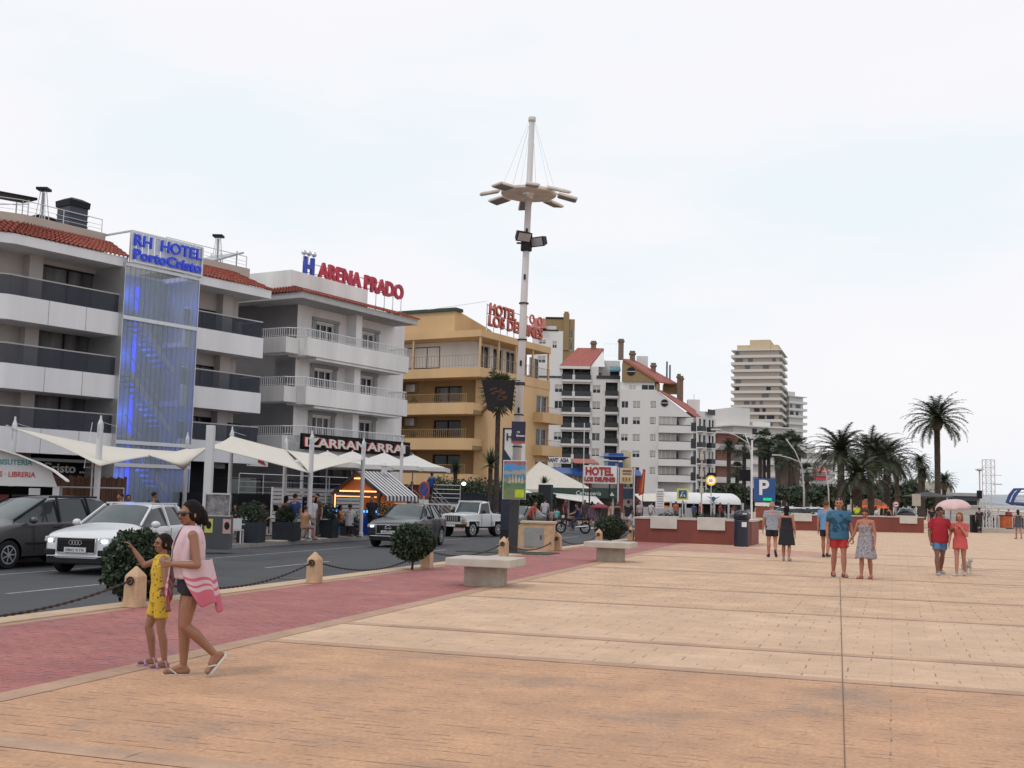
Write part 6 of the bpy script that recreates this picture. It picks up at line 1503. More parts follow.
# arched shop kiosk at the far left
def arch_kiosk():
 d = 33.0; P0 = AT(57.5,d,ZS); rz = R(38); t = empty('souvenir_kiosk',P0,rz,'white arched souvenir kiosk with an anchor sign on top, at the left edge','kiosk')
 I = Matrix.Rotation(-rz,4,'Z'); zt = PT(57,487,d).z - ZS; k = d / FPX
 ztop = PT(20,453,d).z - ZS; ze = PT(62,480,d).z - ZS
 L = 5.6; r = MB(); n = 14; pts = []
 for i in range(n + 1): u = i / n; x = .25 - (L + .5) * u; pts.append((x,ze + (ztop + .25 - ze) * math.sin(PI * u) ** .75))
 vs = []
 r.poly([(x,z) for x,z in pts] + [(x,z - .05) for x,z in pts[::-1]],-.35,3.0); r.build('arched_roof',M_white,t,fix=True)
 q = MB(); q.poly([(x,z - .06) for x,z in pts[1:-1]] + [(-L,zt),(0,zt)],-.02,.08); q.build('sign_fascia',mat('kiosk_sign_white',(.62,.62,.63),.5,var=.04),t,fix=True)
 for q_ in ((-.12,.06,0,.18),(-L,-L + .15,0,.18),(-.12,.06,2.8,3)): b = MB(); b.box(*q_,0,zt); b.build('corner_post',M_pole,t)
 b = MB(); b.box(-L,-.12,2.6,2.8,0,zt - .02); b.box(-.1,0,.2,2.8,.0,zt - .02); b.build('inner_wall',M_dark,t)
 b = MB(); b.box(-.75,-.45,.02,.06,.2,zt - .05)
 for x in (-.7,-.6,-.5): b.box(x - .015,x + .015,-.01,.015,.2,zt - .05)
 b.build('shutter_panel',M_pole,t)
 b = MB(); rr = random.Random(2)
 cols = [('magenta_goods',(.18,.02,.05)),('blue_goods',(.03,.06,.16)),('red_goods',(.16,.03,.03)),('dark_goods',(.04,.04,.05))]
 for i in range(12):
  x = -L + .4 + i * .36
  if x > -1.3: break
  g = MB(); g.box(x,x + .3,.5,.56,rr.uniform(.5,1.0),zt - .25); g.build('hanging_towel',mat(*rr.choice(cols),.8,var=.3),t)
 # lettering
 mt = mat('teal_print',(.06,.30,.34),.6,var=0); mr = mat('red_print',(.50,.07,.06),.6,var=0)
 z1 = zt + .62; z2 = zt + .27
 for txt,x,w,z,m in (('FRESCA',-3.65,1.0,z1,mt),('PRENSA · BISUTERIA',-2.45,1.75,z1 - .02,mt),('PLAYA',-3.55,.8,z2,mr),('SOUVENIRS · LIBRERIA',-2.4,1.8,z2 - .01,mr)):
  lettering(txt,.21,m,t,(x,-.03,z),depth=.01,bold=.004,width=w)
 # roof sign with an anchor
 s = MB(); s0 = PT(0,457,d - .3); zs = ztop + .3; s.box(-3.55,-2.15,.2,.5,zs - .1,zs + .85); so_ = s.build('roof_sign',mat('lit_sign_white',(.7,.7,.68),.5,var=0,emit=(1,.97,.9),estr=.15),t)
 a = MB(); x = -2.55; a.tube((x,.17,zs + .1),(x,.17,zs + .62),.018,n=5); a.tube((x - .11,.17,zs + .52),(x + .11,.17,zs + .52),.014,n=5)
 for i in range(8):
  t0,t1 = PI + PI * i / 8,PI + PI * (i + 1) / 8; a.tube((x + .2 * math.cos(t0),.17,zs + .28 + .18 * math.sin(t0)),(x + .2 * math.cos(t1),.17,zs + .28 + .18 * math.sin(t1)),.018,n=4)
 for i in range(8):
  t0,t1 = 2 * PI * i / 8,2 * PI * (i + 1) / 8; a.tube((x + .05 * math.cos(t0),.17,zs + .68 + .05 * math.sin(t0)),(x + .05 * math.cos(t1),.17,zs + .68 + .05 * math.sin(t1)),.012,n=4)
 a.build('anchor_emblem',mr,so_)
 c = MB(); c.tube((-3.2,.17,zs + .15),(-3.2,.17,zs + .16),.1,n=10); c.build('teal_dot',mt,so_)
 v = MB(); v.box(-2.1,-1.9,.2,.45,zs - .1,zs + .95); vo = v.build('vertical_sign',M_wpaint,t)
 for i in range(6): lettering('BAZAR '[i],.13,mt,vo,(-2.06,.18,zs + .75 - i * .14),depth=.01) if i < 5 else None
arch_kiosk()
# ---------------- steps, dark wall and hedge in front of the tan hotel
A = AT(440,71,ZS); B = AT(520,82,ZS)
t = empty('garden_wall',A,math.atan2((B - A).y,(B - A).x),'dark blue garden wall below the hedge, behind the white jeep','wall'); L = (B - A).length
b = MB(); b.box(0,L,0,.3,0,1.9); b.build('wall',mat('navy_wall',(.012,.016,.034),.7,var=.2,spec=.2),t); b = MB(); b.box(-.05,L,-.05,.35,1.9,1.97); b.build('coping',M_frame,t)
t = empty('hedge',A + Vector((-.3,.5,1.7)),math.atan2((B - A).y,(B - A).x),'loose dark green hedge with reddish tips on top of the blue garden wall','hedge'); rr = random.Random(8)
b = MB(); L = (B - A).length
for k in range(26): leaves(b,(L * k / 25,.6 * rr.random(),.35 + .25 * rr.random()),.8,.6,.55 + .3 * rr.random(),190,.16,rr,shell=.2)
b.build('foliage',M_tree,t)
for k,(px,d,r_,py,lab) in enumerate(((490,70,1.15,464,'spiky round shrub at the foot of the palm beside the hotel totem'),(455,75,.9,470,'spiky fan shaped shrub rising from the hedge'))):
 p = AT(px,d,ZS); t = empty('spiky_shrub',p,0,lab,'shrub'); zz = PT(px,py,d).z - ZS
 b = MB(); rr = random.Random(k)
 for i in range(150):
  a = rr.random() * 6.28; e_ = rr.uniform(-.5,1.5); q = Vector((math.cos(a) * math.cos(e_),math.sin(a) * math.cos(e_),math.sin(e_))) * r_ * rr.uniform(.7,1.1); s = Vector((-math.sin(a),math.cos(a),0)) * .05
  b.add([(-s.x,-s.y,zz - s.z),(s.x,s.y,zz),(q.x,q.y,zz + q.z)],[(0,1,2)])
 b.build('foliage',M_fan,t); b = MB(); b.tube((0,0,0),(0,0,zz),.14,n=7); b.build('trunk',M_trunk,t)
palm_px(496,391,72,2,.17,'fan','thin dark palm rising in front of the tan hotel, its crown behind the black banner',77,.95)
# steps with railings
P0 = AT(411,63,ZS); t = empty('entrance_steps',P0,F2.rot + R(-18),'tiled entrance steps with slanted steel railings right of the striped awning','steps')
b = MB()
for k in range(8): b.box(k * .0,3.2,.3 * k,.3 * (k + 1),0,.17 * (k + 1))
b.box(0,5.5,2.4,6,0,1.36); b.build('treads',mat('brown_steps',(.13,.10,.09),.8,var=.3),t)
for x in (.0,1.5,3.1):
 b = MB()
 for h in (.25,.5,.75,1.0): b.tube((x,0,h),(x,2.4,h + 1.36),.022,n=5)
 for y in (0,1.2,2.4): b.tube((x,y,y * .56),(x,y,y * .56 + 1.02),.028,n=5)
 b.build('railing',M_alu,t)
b = MB()
for h in (.25,.5,.75,1.0): b.tube((3.1,2.4,1.36 + h),(5.4,2.4,1.36 + h),.022,n=5)
b.tube((5.4,2.4,1.36),(5.4,2.4,2.38),.028,n=5); b.build('landing_railing',M_alu,t)
P0 = AT(452,58,ZS); t = empty('pay_board',P0,F2.rot,'low white board with dark notices on a long rail, left of the white jeep','board')
b = MB(); b.box(0,.75,0,.05,.3,1.35); b.build('board',M_pole,t); b = MB(); b.box(.1,.32,-.02,-.001,.5,1.2); b.box(.42,.66,-.02,-.001,.45,.95); b.build('notice',mat('dark_notice',(.12,.09,.08),.7,var=.4,scale=8),t)
b = MB(); b.box(-2.4,-.01,.0,.04,1.28,1.36); 
for x in (-2.4,-1.2): b.box(x,x + .05,0,.04,0,1.3)
b.build('rail',M_alu,t)
# no parking sign, globe lamp
P0 = AT(424,60,ZS); t = empty('no_parking_sign',P0,YAW,'round blue and red no parking sign with a small white plate below, by the steps','sign'); zc = PT(424,489.5,60).z - ZS
b = MB(); b.poly([(.30 * math.cos(a * PI / 10),zc + .42 * math.sin(a * PI / 10)) for a in range(20)],-.02,.02); b.build('red_rim',mat('sign_red',(.42,.05,.06),.5),t)
b = MB(); b.poly([(.22 * math.cos(a * PI / 10),zc + .32 * math.sin(a * PI / 10)) for a in range(20)],-.035,-.021); b.build('blue_disc',mat('sign_blue',(.02,.09,.30),.5),t)
b = MB(); b.cbox((0,-.04,zc),.04,.01,.6,ry=R(38)); b.build('red_bar',MC['sign_red'],t); b = MB(); b.box(-.25,.25,-.02,.02,zc - .98,zc - .52); b.build('plate',M_wpaint,t); b = signpost(None,zc); b.build('post',M_alu,t)
P0 = AT(463.5,62,ZS); t = empty('globe_lamp',P0,0,'small lit white globe lamp on a thin dark post in front of the navy wall','lamp'); zc = PT(463,483.8,62).z - ZS
b = MB(); b.sphere((0,0,zc),.13,.13,.10); b.build('globe',mat('lit_globe',(.9,.9,.9),.5,var=0,emit=(1,1,.98),estr=1.6),t); b = MB(); b.tube((0,0,0),(0,0,zc),.025,n=6); b.build('post',M_frame,t)
# hotel totem
P0 = AT(513,48,ZS); t = empty('hotel_totem',P0,YAW - .15,'tall white and navy hotel totem with an H and vertical letters, behind the mast','sign'); k = 48 / FPX; zt = PT(513,429,48).z - ZS; zb = PT(513,473,48).z - ZS
b = MB(); b.box(-11 * k,-2 * k,0,.12,1.3,zt); b.box(-2 * k,11 * k,0,.12,zb,zt); b.build('panel',mat('totem_white',(.60,.60,.58),.5),t)
b = MB(); b.poly([(-12 * k,.4),(-3 * k,.4),(-3 * k,zt - 30 * k),(-10 * k,zt - 20 * k),(-10 * k,zt + .05),(-12 * k,zt + .05)],-.02,-.003); b.box(-12 * k,3 * k,-.02,.1,zt + .002,zt + .06); b.build('navy_edge',M_navy,t,fix=True)
lettering('H',.42,M_navy,t,(-8.5 * k,-.03,zt - 11 * k),depth=.01,bold=.01)
for i,ch in enumerate('PRADO'): lettering(ch,.26,M_navy,t,(-1.2 * k,-.03,zt - 14 * k - i * .29),depth=.01,bold=.006)
b = MB(); b.box(-12 * k,-3 * k,.0,.1,0,.4); b.build('foot',M_frame,t)
# ---------------- blue roofed restaurant, marquee, brewery front
def china():
 F = Frame(AT(560,150),R(62)); t = empty('restaurant',(F.o.x,F.o.y,0),F.rot,'low restaurant with bright blue tiled roof edge and a small blue pagoda','restaurant')
 X = lambda px,py=470,y=0: F.hit(px,py,y)[0]; Z = lambda py,px=560,y=0: F.hit(px,py,y)[1]
 Mb = mat('glazed_blue_tile',(.015,.07,.26),.35,var=.25,scale=2)
 x0,x1 = X(531),X(640)
 hs = [(X(a),X(b),Z(486),Z(474.5)) for a,b in ((548,553),(555,560),(563,567),(568,572.5),(575,578),(579,582.5),(622,627),(630,636))]
 w = MB(); wall_holes(w,x0,x1,-.2,Z(472),0,.3,hs); w.box(x0,x1,.9,10,-.2,Z(472)); w.build('wall',mat('beige_wall_light',(.42,.38,.33),.85),t)
 for a,b,c,d in hs: window(t,a,c,b - a,d - c,.12,mullions=1)
 r = MB(); r.add([(x0,-1.2,Z(473.5)),(x1,-1.2,Z(473.5)),(x1,.4,Z(467.5)),(x0,.4,Z(467.5)),(x0,-1.2,Z(474.5)),(x1,-1.2,Z(474.5))],[(0,1,2,3),(4,5,1,0)]); r.box(x0,x1,.4,10,Z(470),Z(469)); r.build('roof',Mb,t)
 for a,b in ((X(588) - .0,.35),(X(619),.35),(X(637),.35)): c = MB(); c.box(a - b,a + b,-1.0,-.35,-.2,Z(474)); c.build('column',mat('dark_red_column',(.16,.03,.03),.6),t)
 s = MB(); s.box(X(531),X(569.5),-.6,-.5,Z(463.3,y=-.6),Z(457.3,y=-.6)); so_ = s.build('name_board',M_wpaint,t)
 h = Z(457.3,y=-.6) - Z(463.3,y=-.6)
 lettering('RESTAURANT  ASIA',h * .95,M_navy,so_,(X(532),-.63,Z(463,y=-.6) + .12),depth=.03,bold=.02,width=(X(569) - X(532)) * .96)
 r = MB(); r.add([(X(573),-1,Z(463)),(X(597),-1,Z(463)),(X(597),2,Z(458)),(X(573),2,Z(458))],[(0,1,2,3)]); r.build('pink_tiled_roof',M_tile2,t,solid=.1)
 p = MB(); a,b = X(606),X(621); p.box(a,b,-1.0,1,Z(469),Z(460.5)); p.build('pagoda_body',Mb,t)
 p = MB(); a,b = X(601),X(626); za,zb = Z(460.5,613),Z(456,613); p.add([(a,-1.9,za + .45),(b,-1.9,za + .45),(b,2,za + .45),(a,2,za + .45),(X(605),-1.5,zb),(X(622),-1.5,zb),(X(622),1.5,zb),(X(605),1.5,zb),(X(607),-1.2,za),(X(620),-1.2,za)],[(0,1,5,4),(1,2,6,5),(2,3,7,6),(3,0,4,7),(4,5,6,7),(0,8,9,1)])
 p.box(X(606),X(621),-1.2,1.2,zb,zb + .35); p.build('pagoda_roof',Mb,t)
 p = MB(); p.box(X(613),X(616),-1.05,-1.001,Z(468),Z(462)); p.build('pagoda_window',M_glass2,t)
 y = MB(); y.box(X(624.5),X(633),1,1.2,Z(465),Z(449)); yo = y.build('yellow_panel',mat('pale_yellow_panel',(.60,.50,.30),.7),t)
 y = MB(); y.box(X(642) - 6,X(652) - 3,-2.5,.0,Z(470,640),Z(468.5,640)); y.build('red_eave',M_tile2,t)
 b = MB(); b.box(X(583),X(640),-.15,-.02,Z(497),Z(487)); b.build('blue_panelling',mat('slate_blue_panel',(.05,.08,.14),.7,var=.4,scale=1),t)
 return t
china()
t = sign_thing('hotel_sign',599.5,78,'white roadside sign reading HOTEL LOS DELFINES in red letters'); k = 78 / FPX; z0,z1 = PT(600,483.5,78).z - ZS,PT(600,465.5,78).z - ZS
b = MB(); b.box(-17 * k,17 * k,0,.12,z0,z1); b.build('board',M_wpaint,t)
mrd = mat('sign_letter_red',(.35,.03,.025),.5,var=0)
lettering('HOTEL',(z1 - z0) * .62,mrd,t,(-14.5 * k,-.03,z0 + (z1 - z0) * .47),depth=.03,bold=.035,width=28 * k); lettering('LOS DELFINES',(z1 - z0) * .33,mrd,t,(-15.5 * k,-.03,z0 + (z1 - z0) * .12),depth=.03,bold=.03,width=31 * k)
for q_ in (-10,10): b = MB(); b.tube((q_ * k,.06,0),(q_ * k,.06,z0),.05,n=6); b.build('post',M_frame,t)
t = sign_thing('hotel_info_sign',626,80,'cream info sign with orange and brown marks, right of the white hotel sign'); k = 80 / FPX; z0,z1 = PT(626,483.5,80).z - ZS,PT(626,468,80).z - ZS
b = MB(); b.box(-6.5 * k,6.5 * k,0,.1,z0,z1); b.build('board',mat('cream_board',(.58,.53,.42),.6),t)
b = MB(); b.box(-4 * k,5 * k,-.03,-.002,z1 - .28,z1 - .12); b.box(-4 * k,5 * k,-.03,-.002,z1 - .45,z1 - .36); b.build('brown_heading',mat('brown_ink',(.25,.10,.03),.6),t); b = MB(); b.box(-4.5 * k,4.8 * k,-.03,-.002,z0 + .12,z0 + .46); b.build('orange_block',mat('orange_ink',(.55,.32,.12),.6),t)
b = MB()
for q in (-3,0,3): b.box((q - .6) * k,(q + .6) * k,-.05,-.031,z0 + .2,z0 + .4)
b.build('service_icon',mat('brown_ink',(.25,.10,.03),.6),t)
for q_ in (-8,8): b = MB(); b.tube((q_ * k,.05,0),(q_ * k,.05,z1 + .05),.055,n=6); b.build('post',M_pole,t)
# flag pole thin grey before the flats
t = sign_thing('thin_flagpole',583,76,'very thin grey pole rising in front of the white flats','pole'); b = MB(); b.tube((0,0,0),(0,0,PT(583,420,76).z),.035,n=6); b.build('shaft',M_alu,t); b = MB(); b.lathe([(.09,0),(.09,.12)],8); b.build('foot',M_frame,t)
# marquee
def marquee():
 d = 96; P0 = AT(541,d,ZS); t = empty('marquee',P0,R(25),'large cream peaked marquee with glass sides behind the hedge','marquee'); k = d / FPX
 za = PT(541,461,d).z - ZS; ze = PT(541,489.5,d).z - ZS
 b = MB(); w = 4.6
 b.add([(-w * .55,-w * .3,ze),(w * .95,-w * .3,ze),(w * .95,w,ze),(-w * .55,w,ze),(0,w * .3,za)],[(0,1,4),(1,2,4),(2,3,4),(3,0,4)]); b.box(-w * .55,w * .95,-w * .3,w,ze - .25,ze - .002); b.build('canopy',M_sail,t)
 b = MB(); b.box(-w * .5,w * .9,-w * .26,w * .9,0,ze - .26); b.build('glass_wall',M_dark,t)
 for i in range(6): x = -w * .5 + w * 1.4 * i / 5; b = MB(); b.box(x - .05,x + .05,-w * .3,-w * .262,0,ze - .26); b.build('post',M_alu,t)
marquee()
t = empty('brewery_restaurant',AT(556,92,ZS),R(22),'dark green brewery front with pale script lettering and white awning','restaurant'); k = 92 / FPX
I = Matrix.Rotation(-R(22),4,'Z'); z1,z0 = PT(575,488,92).z - ZS,PT(575,497.5,92).z - ZS
b = MB(); b.box(-.5,5.1,.0,.3,z0,z1); b.build('green_band',mat('brewery_green',(.022,.05,.04),.6),t); b = MB(); b.box(-.5,5.1,.6,4,0,z0); b.build('wall',mat('dim_brown_wall',(.06,.05,.045),.8,var=.5,scale=1),t)
lettering('Cerveceria',.46,mat('pale_letter',(.6,.6,.6),.5,var=0),t,(1.55,-.04,z0 + .22),depth=.03,bold=.003,shear=.2); b = MB(); b.poly([(4.3,z0 + .2),(4.5,z0 + .5),(4.7,z0 + .2)],-.05,-.003); b.build('logo_mark',mat('pale_letter',(.6,.6,.6)),t)
b = MB(); b.add([(-.1,-1.6,z0 - .05),(3.6,-2.2,z0 - .55),(3.2,-.02,z0 + .1),(-.3,-.02,z0 + .3)],[(0,1,2,3)]); b.build('awning',M_umb,t,solid=.05)
for i in range(5): b = MB(); b.box(i * 1.2 - .2,i * 1.2 - .05,.45,.58,0,z0); b.build('post',M_pole,t)
t = empty('parasol_tent',AT(528,88,ZS),R(20),'small bright white tent top between the mast poster and the marquee','tent'); za,ze = PT(527,489.5,88).z - ZS,PT(527,498,88).z - ZS
b = MB(); b.add([(-1.4,-1.2,ze),(1.3,-1.2,ze),(1.3,1.2,ze),(-1.4,1.2,ze),(-.3,0,za)],[(0,1,4),(1,2,4),(2,3,4),(3,0,4)]); b.build('canopy',M_wpaint,t,solid=.03)
for x in (-1.3,1.2):
 for y in (-1.1,1.1): b = MB(); b.tube((x,y,0),(x,y,ze),.03,n=5); b.build('leg',M_pole,t)
A = AT(519,80,ZS); B = AT(556,86,ZS); t = empty('hedge',A,math.atan2((B - A).y,(B - A).x),'clipped dark green hedge behind the black parked car','hedge'); L = (B - A).length; b = MB(); b.box(.1,L - .1,.1,.9,0,1.9); rr = random.Random(3)
for i in range(2600):
 u = rr.random(); f = rr.random(); p = Vector((L * u,0 if f < .6 else rr.random(),2.0 * rr.random() if f < .6 else 2.0)); a = Vector((rr.gauss(0,1),rr.gauss(0,1),rr.gauss(0,1))).normalized(); c = a.orthogonal(); b.add([p - c * .07,p + a * .1,p + c * .07,p - a * .1],[(0,1,2,3)])
b.build('foliage',M_leaf,t)
t = empty('potted_fan_palm',AT(544,84,ZS),0,'small dark potted palm on a pedestal above the hedge','palm tree'); b = MB(); b.box(-.35,.6,-.3,.3,0,2.7); b.build('pedestal',M_plant,t); b = MB(); rr = random.Random(12)
for i in range(70):
 a = rr.random() * 6.28; e_ = rr.uniform(-.3,1.5); q = Vector((math.cos(a) * math.cos(e_),math.sin(a) * math.cos(e_),math.sin(e_))) * rr.uniform(.5,.8); s = Vector((-math.sin(a),math.cos(a),0)) * .06; b.add([(-s.x,-s.y,2.8),(s.x,s.y,2.8),(q.x,q.y,2.85 + q.z * .8)],[(0,1,2)])
b.build('fronds',M_fan,t)
# white tunnel marquee of the beach bar with cloth fence
def tunnel():
 d = 108; A = AT(641,d,ZS); B = AT(742,d + 2,ZS); v = B - A; L = v.length; t = empty('tunnel_marquee',A,math.atan2(v.y,v.x),'long white barrel roofed marquee with a blue emblem behind the red planter','marquee'); z1 = PT(690,492.2,d).z - ZS; z0 = PT(690,503.5,d).z - ZS
 b = MB(); n = 12; r = [[(x,2.2 - 2.4 * math.cos(PI * i / n),z0 + (z1 - z0) * math.sin(PI * i / n)) for i in range(n + 1)] for x in (L * .30,L * .97,L)]
 for q in r[2:]:
  for i in range(len(q)): q[i] = (q[i][0],2.2 + (q[i][1] - 2.2) * .85,z0 + (q[i][2] - z0) * .85)
 b.rings(r,True,True,closed=False); b.build('barrel_roof',M_wpaint,t,smooth=True)
 b = MB(); b.add([(0,-.1,z0 + .1),(L * .30,-.1,z0 + .1),(L * .30,2.2,z1 - .15),(0,2.2,z1 - .3)],[(0,1,2,3)]); b.build('flat_awning',M_sail,t,solid=.05)
 e_ = MB(); x = L * .70; e_.poly([(x - .7,z0 + .75),(x - .2,z0 + .45),(x,z0 + .15),(x + .2,z0 + .45),(x + .7,z0 + .75),(x + .25,z0 + .6),(x,z0 + .72),(x - .25,z0 + .6)],-.36,-.30); e_.build('blue_emblem',mat('emblem_blue',(.06,.14,.25),.6),t)
 for i in range(8): x = L * i / 7; b = MB(); b.box(x - .08,x + .08,-.25,-.1,0,z0 + .15); b.build('post',M_pole,t)
 b = MB(); b.box(.5,L - .3,4.0,4.3,0,z0); b.build('back_wall',mat('dim_bar_interior',(.05,.05,.055),.8,var=.6,scale=.8),t)
 b = MB(); m = 70
 for i in range(m): x0 = L * .0 + L * .5 * i / m; b.box(x0,x0 + L * .5 / m * .8,-.5 + .03 * (i % 2),-.46 + .03 * (i % 2),0,1.1)
 b.build('white_picket_screen',M_pole,t)
 b = MB(); x = L * .235; b.sphere((x,.3,z0 - .5),1.0,.25,.28,n=12,m=6); b.build('orange_sign',mat('orange_sign',(.60,.16,.03),.6,emit=(1,.25,.03),estr=.15),t)
 rr = random.Random(6); b = None
tunnel()
# ---------------- right side: orange tent, beach kiosk, truss tower, playground arc
d = 100; P0 = AT(872,d,0); t = empty('parasol_tent',P0,0,'orange round parasol tent behind the woman in the grey dress','tent'); k = d / FPX; za,ze,zl = PT(872,499,d).z,PT(872,505,d).z,PT(872,508,d).z; w = 14.5 * k
b = MB(); b.rings([[(w * q * math.cos(2 * PI * i / 8),w * q * math.sin(2 * PI * i / 8),z) for i in range(8)] for q,z in ((1,ze),(.5,za - .05),(.08,za + .05))],False,True); b.build('canopy',mat('dusty_orange_canopy',(.42,.17,.10),.8),t,solid=.03)
b = MB(); b.rings([[(w * q * math.cos(2 * PI * i / 8),w * q * math.sin(2 * PI * i / 8),z) for i in range(8)] for q,z in ((.98,zl),(.98,ze - .01))],False,False); b.build('valance',mat('orange_glow_cloth',(.65,.13,.03),.8,emit=(1,.16,.03),estr=.3),t,solid=.02)  # valance cloth is given a glow of its own, no lamp inside
for i in range(8): b = MB(); b.tube((w * .9 * math.cos(i * PI / 4),w * .9 * math.sin(i * PI / 4),0),(w * .9 * math.cos(i * PI / 4),w * .9 * math.sin(i * PI / 4),ze),.04,n=5); b.build('leg',M_frame,t)
d = 88; t = empty('parasol',AT(928,d,0),0,'flat dark parasol behind the umbrella couple and palm trunk','parasol'); b = MB(); b.lathe([(1.9,2.35),(1.9,2.4),(.1,2.75)],10); b.build('canopy',mat('dark_parasol',(.06,.06,.065),.8),t); b = MB(); b.tube((0,0,0),(0,0,2.7),.03,n=6); b.build('pole',M_frame,t)
d = 105; P0 = AT(948,d,0); k = d / FPX; t = empty('beach_kiosk',P0,R(-4),'white beach kiosk with a flat dark blue and grey roof behind the umbrella couple','kiosk'); zt = PT(962,494,d).z; zf = PT(962,500,d).z
b = MB(); b.box(0,29 * k,0,3,0,zf); b.build('wall',mat('kiosk_pale_wall',(.46,.47,.46),.7),t); b = MB(); b.box(-1.5 * k,33 * k,-.7,3.5,zf + .35,zt + .1); b.build('roof',mat('kiosk_roof_grey',(.35,.36,.38),.6),t); b = MB(); b.box(0 * k,30 * k,-.5,-.0,zf - .0,zf + .34); b.build('navy_band',mat('kiosk_navy',(.05,.08,.14),.6),t)
b = MB(); b.box(16 * k,27 * k,-.03,-.002,zf - .5,zf - .05); b.build('window',M_glass,t)
b = MB(); b.box(4 * k,5 * k,-.06,-.002,0,2.0); b.box(-3 * k,-1 * k,-.1,0,0,2.2); b.build('door_frame',M_pole,t)
# truss tower
d = 82; P0 = AT(989,d,0); t = empty('truss_tower',P0,YAW,'white lattice truss tower with small side arms near the right edge','tower'); k = d / FPX; zt = PT(989,459.5,d).z; w = 4.4 * k
b = MB()
for x in (-w,w):
 for y in (-w,w): b.tube((x,y,0),(x,y,zt),.035,n=5)
n = 9
for i in range(n + 1):
 z = zt * i / n
 for (x0,y0,x1,y1) in ((-w,-w,w,-w),(w,-w,w,w),(w,w,-w,w),(-w,w,-w,-w)):
  b.tube((x0,y0,z),(x1,y1,z),.016,n=4)
  if i < n and y0 == y1: b.tube((x0,y0,z),(x1,y1,z + zt / n),.014,n=4); b.tube((x1,y1,z),(x0,y0,z + zt / n),.014,n=4)
b.build('lattice',M_pole,t)
b = MB(); za = PT(989,475,d).z; zb = PT(989,484,d).z; b.tube((w,0,za),(w + 9 * k,0,za),.025,n=4); b.tube((w,0,zb),(w + 9 * k,0,zb),.06,n=4); b.build('side_arm',M_alu,t)
b = MB(); b.box(-w - .5,w + .6,-w - .3,w + .5,0,.25); b.build('base_block',mat('pale_concrete',(.42,.39,.34),.85),t)
d = 100; P0 = AT(980,d,0); t = empty('disc_lamp',P0,0,'pale street lamp with a flat disc head beside the truss tower','street lamp'); zt = PT(980,470,d).z
b = MB(); b.tube((0,0,0),(0,0,zt),.06,n=7); b.build('pole',mat('pale_lamp_paint',(.50,.51,.54),.5),t); b = MB(); b.lathe([(.1,zt - .1),(.36,zt + .02),(.34,zt + .08),(.05,zt + .16)],12); b.build('disc_head',mat('pale_lamp_paint',(.50,.51,.54)),t)
t = empty('loudspeaker',AT(980,86,0),0,'dark box loudspeaker on a thin pole left of the truss tower','loudspeaker'); z = PT(980,494.5,86).z; b = MB(); b.cbox((0,0,z),.42,.35,.6); b.build('box',M_black,t,bevel=.03); b = MB(); b.tube((0,0,0),(0,0,z - .3),.04,n=6); b.build('pole',M_pole,t); 
t = empty('refuse_bin',AT(975.5,76,0),.2,'dark square refuse bin left of the truss tower base','litter bin'); b = MB(); b.cbox((0,0,.55),.62,.55,1.1); b.build('body',M_black,t,bevel=.03); b = MB(); b.cbox((0,0,1.14),.66,.6,.06); b.build('lid',M_frame,t)
d = 70; P0 = AT(1017,d,0); t = empty('playground_arch',P0,YAW,'dark blue curved playground ladder arch at the right edge','climbing frame'); I = Matrix.Rotation(-YAW,4,'Z'); L = lambda px,py: I @ (PT(px,py,d) - P0)
for dy in (0,.7):
 b = MB(); b.path([L(1020,489) + Vector((0,dy,0)),L(1015,495) + Vector((0,dy,0)),L(1012,502.5) + Vector((0,dy,0)),L(1016,503.5) + Vector((0,dy,0)),L(1045,506) + Vector((0,dy,0))],.10,n=6); b.path([L(1020,489) + Vector((0,dy,0)),L(1045,489) + Vector((0,dy,0)),L(1047,535) + Vector((0,dy,0))],.06,n=6); b.build('rail',mat('royal_blue_tube',(.02,.05,.20),.5,var=0),t)
b = MB()
for py in (492,496,500): b.tube(L(1014,py),L(1045,py + 1),.03,n=5)
b.tube(L(1015,503),L(1015,535),.03,n=5); b.build('rung',M_pole,t)
# white canopy roof with people and orange stall
d = 92; P0 = AT(995,d,0); k = d / FPX; t = empty('canopy_shelter',P0,YAW,'long low white canopy shelter behind the truss tower and playground','shelter'); z1,z0 = PT(1010,506,d).z,PT(1010,509.5,d).z
b = MB(); b.box(-8 * k,60 * k,0,4,z0,z1); b.build('roof',M_pole,t,bevel=.05)
for i in range(7): b = MB(); b.box(-6 * k + i * 10 * k,-5 * k + i * 10 * k,.1,.2,0,z0); b.build('post',M_pole,t)
b = MB(); b.box(-6 * k,58 * k,3.5,3.6,0,1.0); b.build('rail_panel',M_frame,t)
t = empty('orange_stall',AT(1007,82,0),YAW,'small orange booth beside the truss tower','booth'); b = MB(); b.box(-.3,.35,0,.6,.25,1.1); b.build('panel',mat('booth_orange',(.42,.10,.03),.7,var=.3),t); b = MB(); b.box(-.36,.4,-.03,.65,1.1,1.16); b.box(-.36,.4,0,.6,0,.25); b.build('frame',M_frame,t)
b = MB(); A = AT(940,78,0); B = AT(1024,76,0); v = (B - A); t = empty('low_wall',A,math.atan2(v.y,v.x),'low beige stepped wall running along the beach at the right','wall'); Lw = v.length
b.box(0,Lw * .5,0,.4,0,.55); b.box(Lw * .5,Lw + 3,0,.4,0,.28); b.build('wall',mat('pale_concrete',(.42,.39,.34),.85),t); b = MB(); b.box(-.03,Lw * .5,-.04,.44,.551,.6); b.build('coping',M_pcap,t)
t = empty('small_palm_plant',AT(987,86,0),0,'spiky green plant behind the truss tower lattice','plant'); b = MB(); rr = random.Random(14)
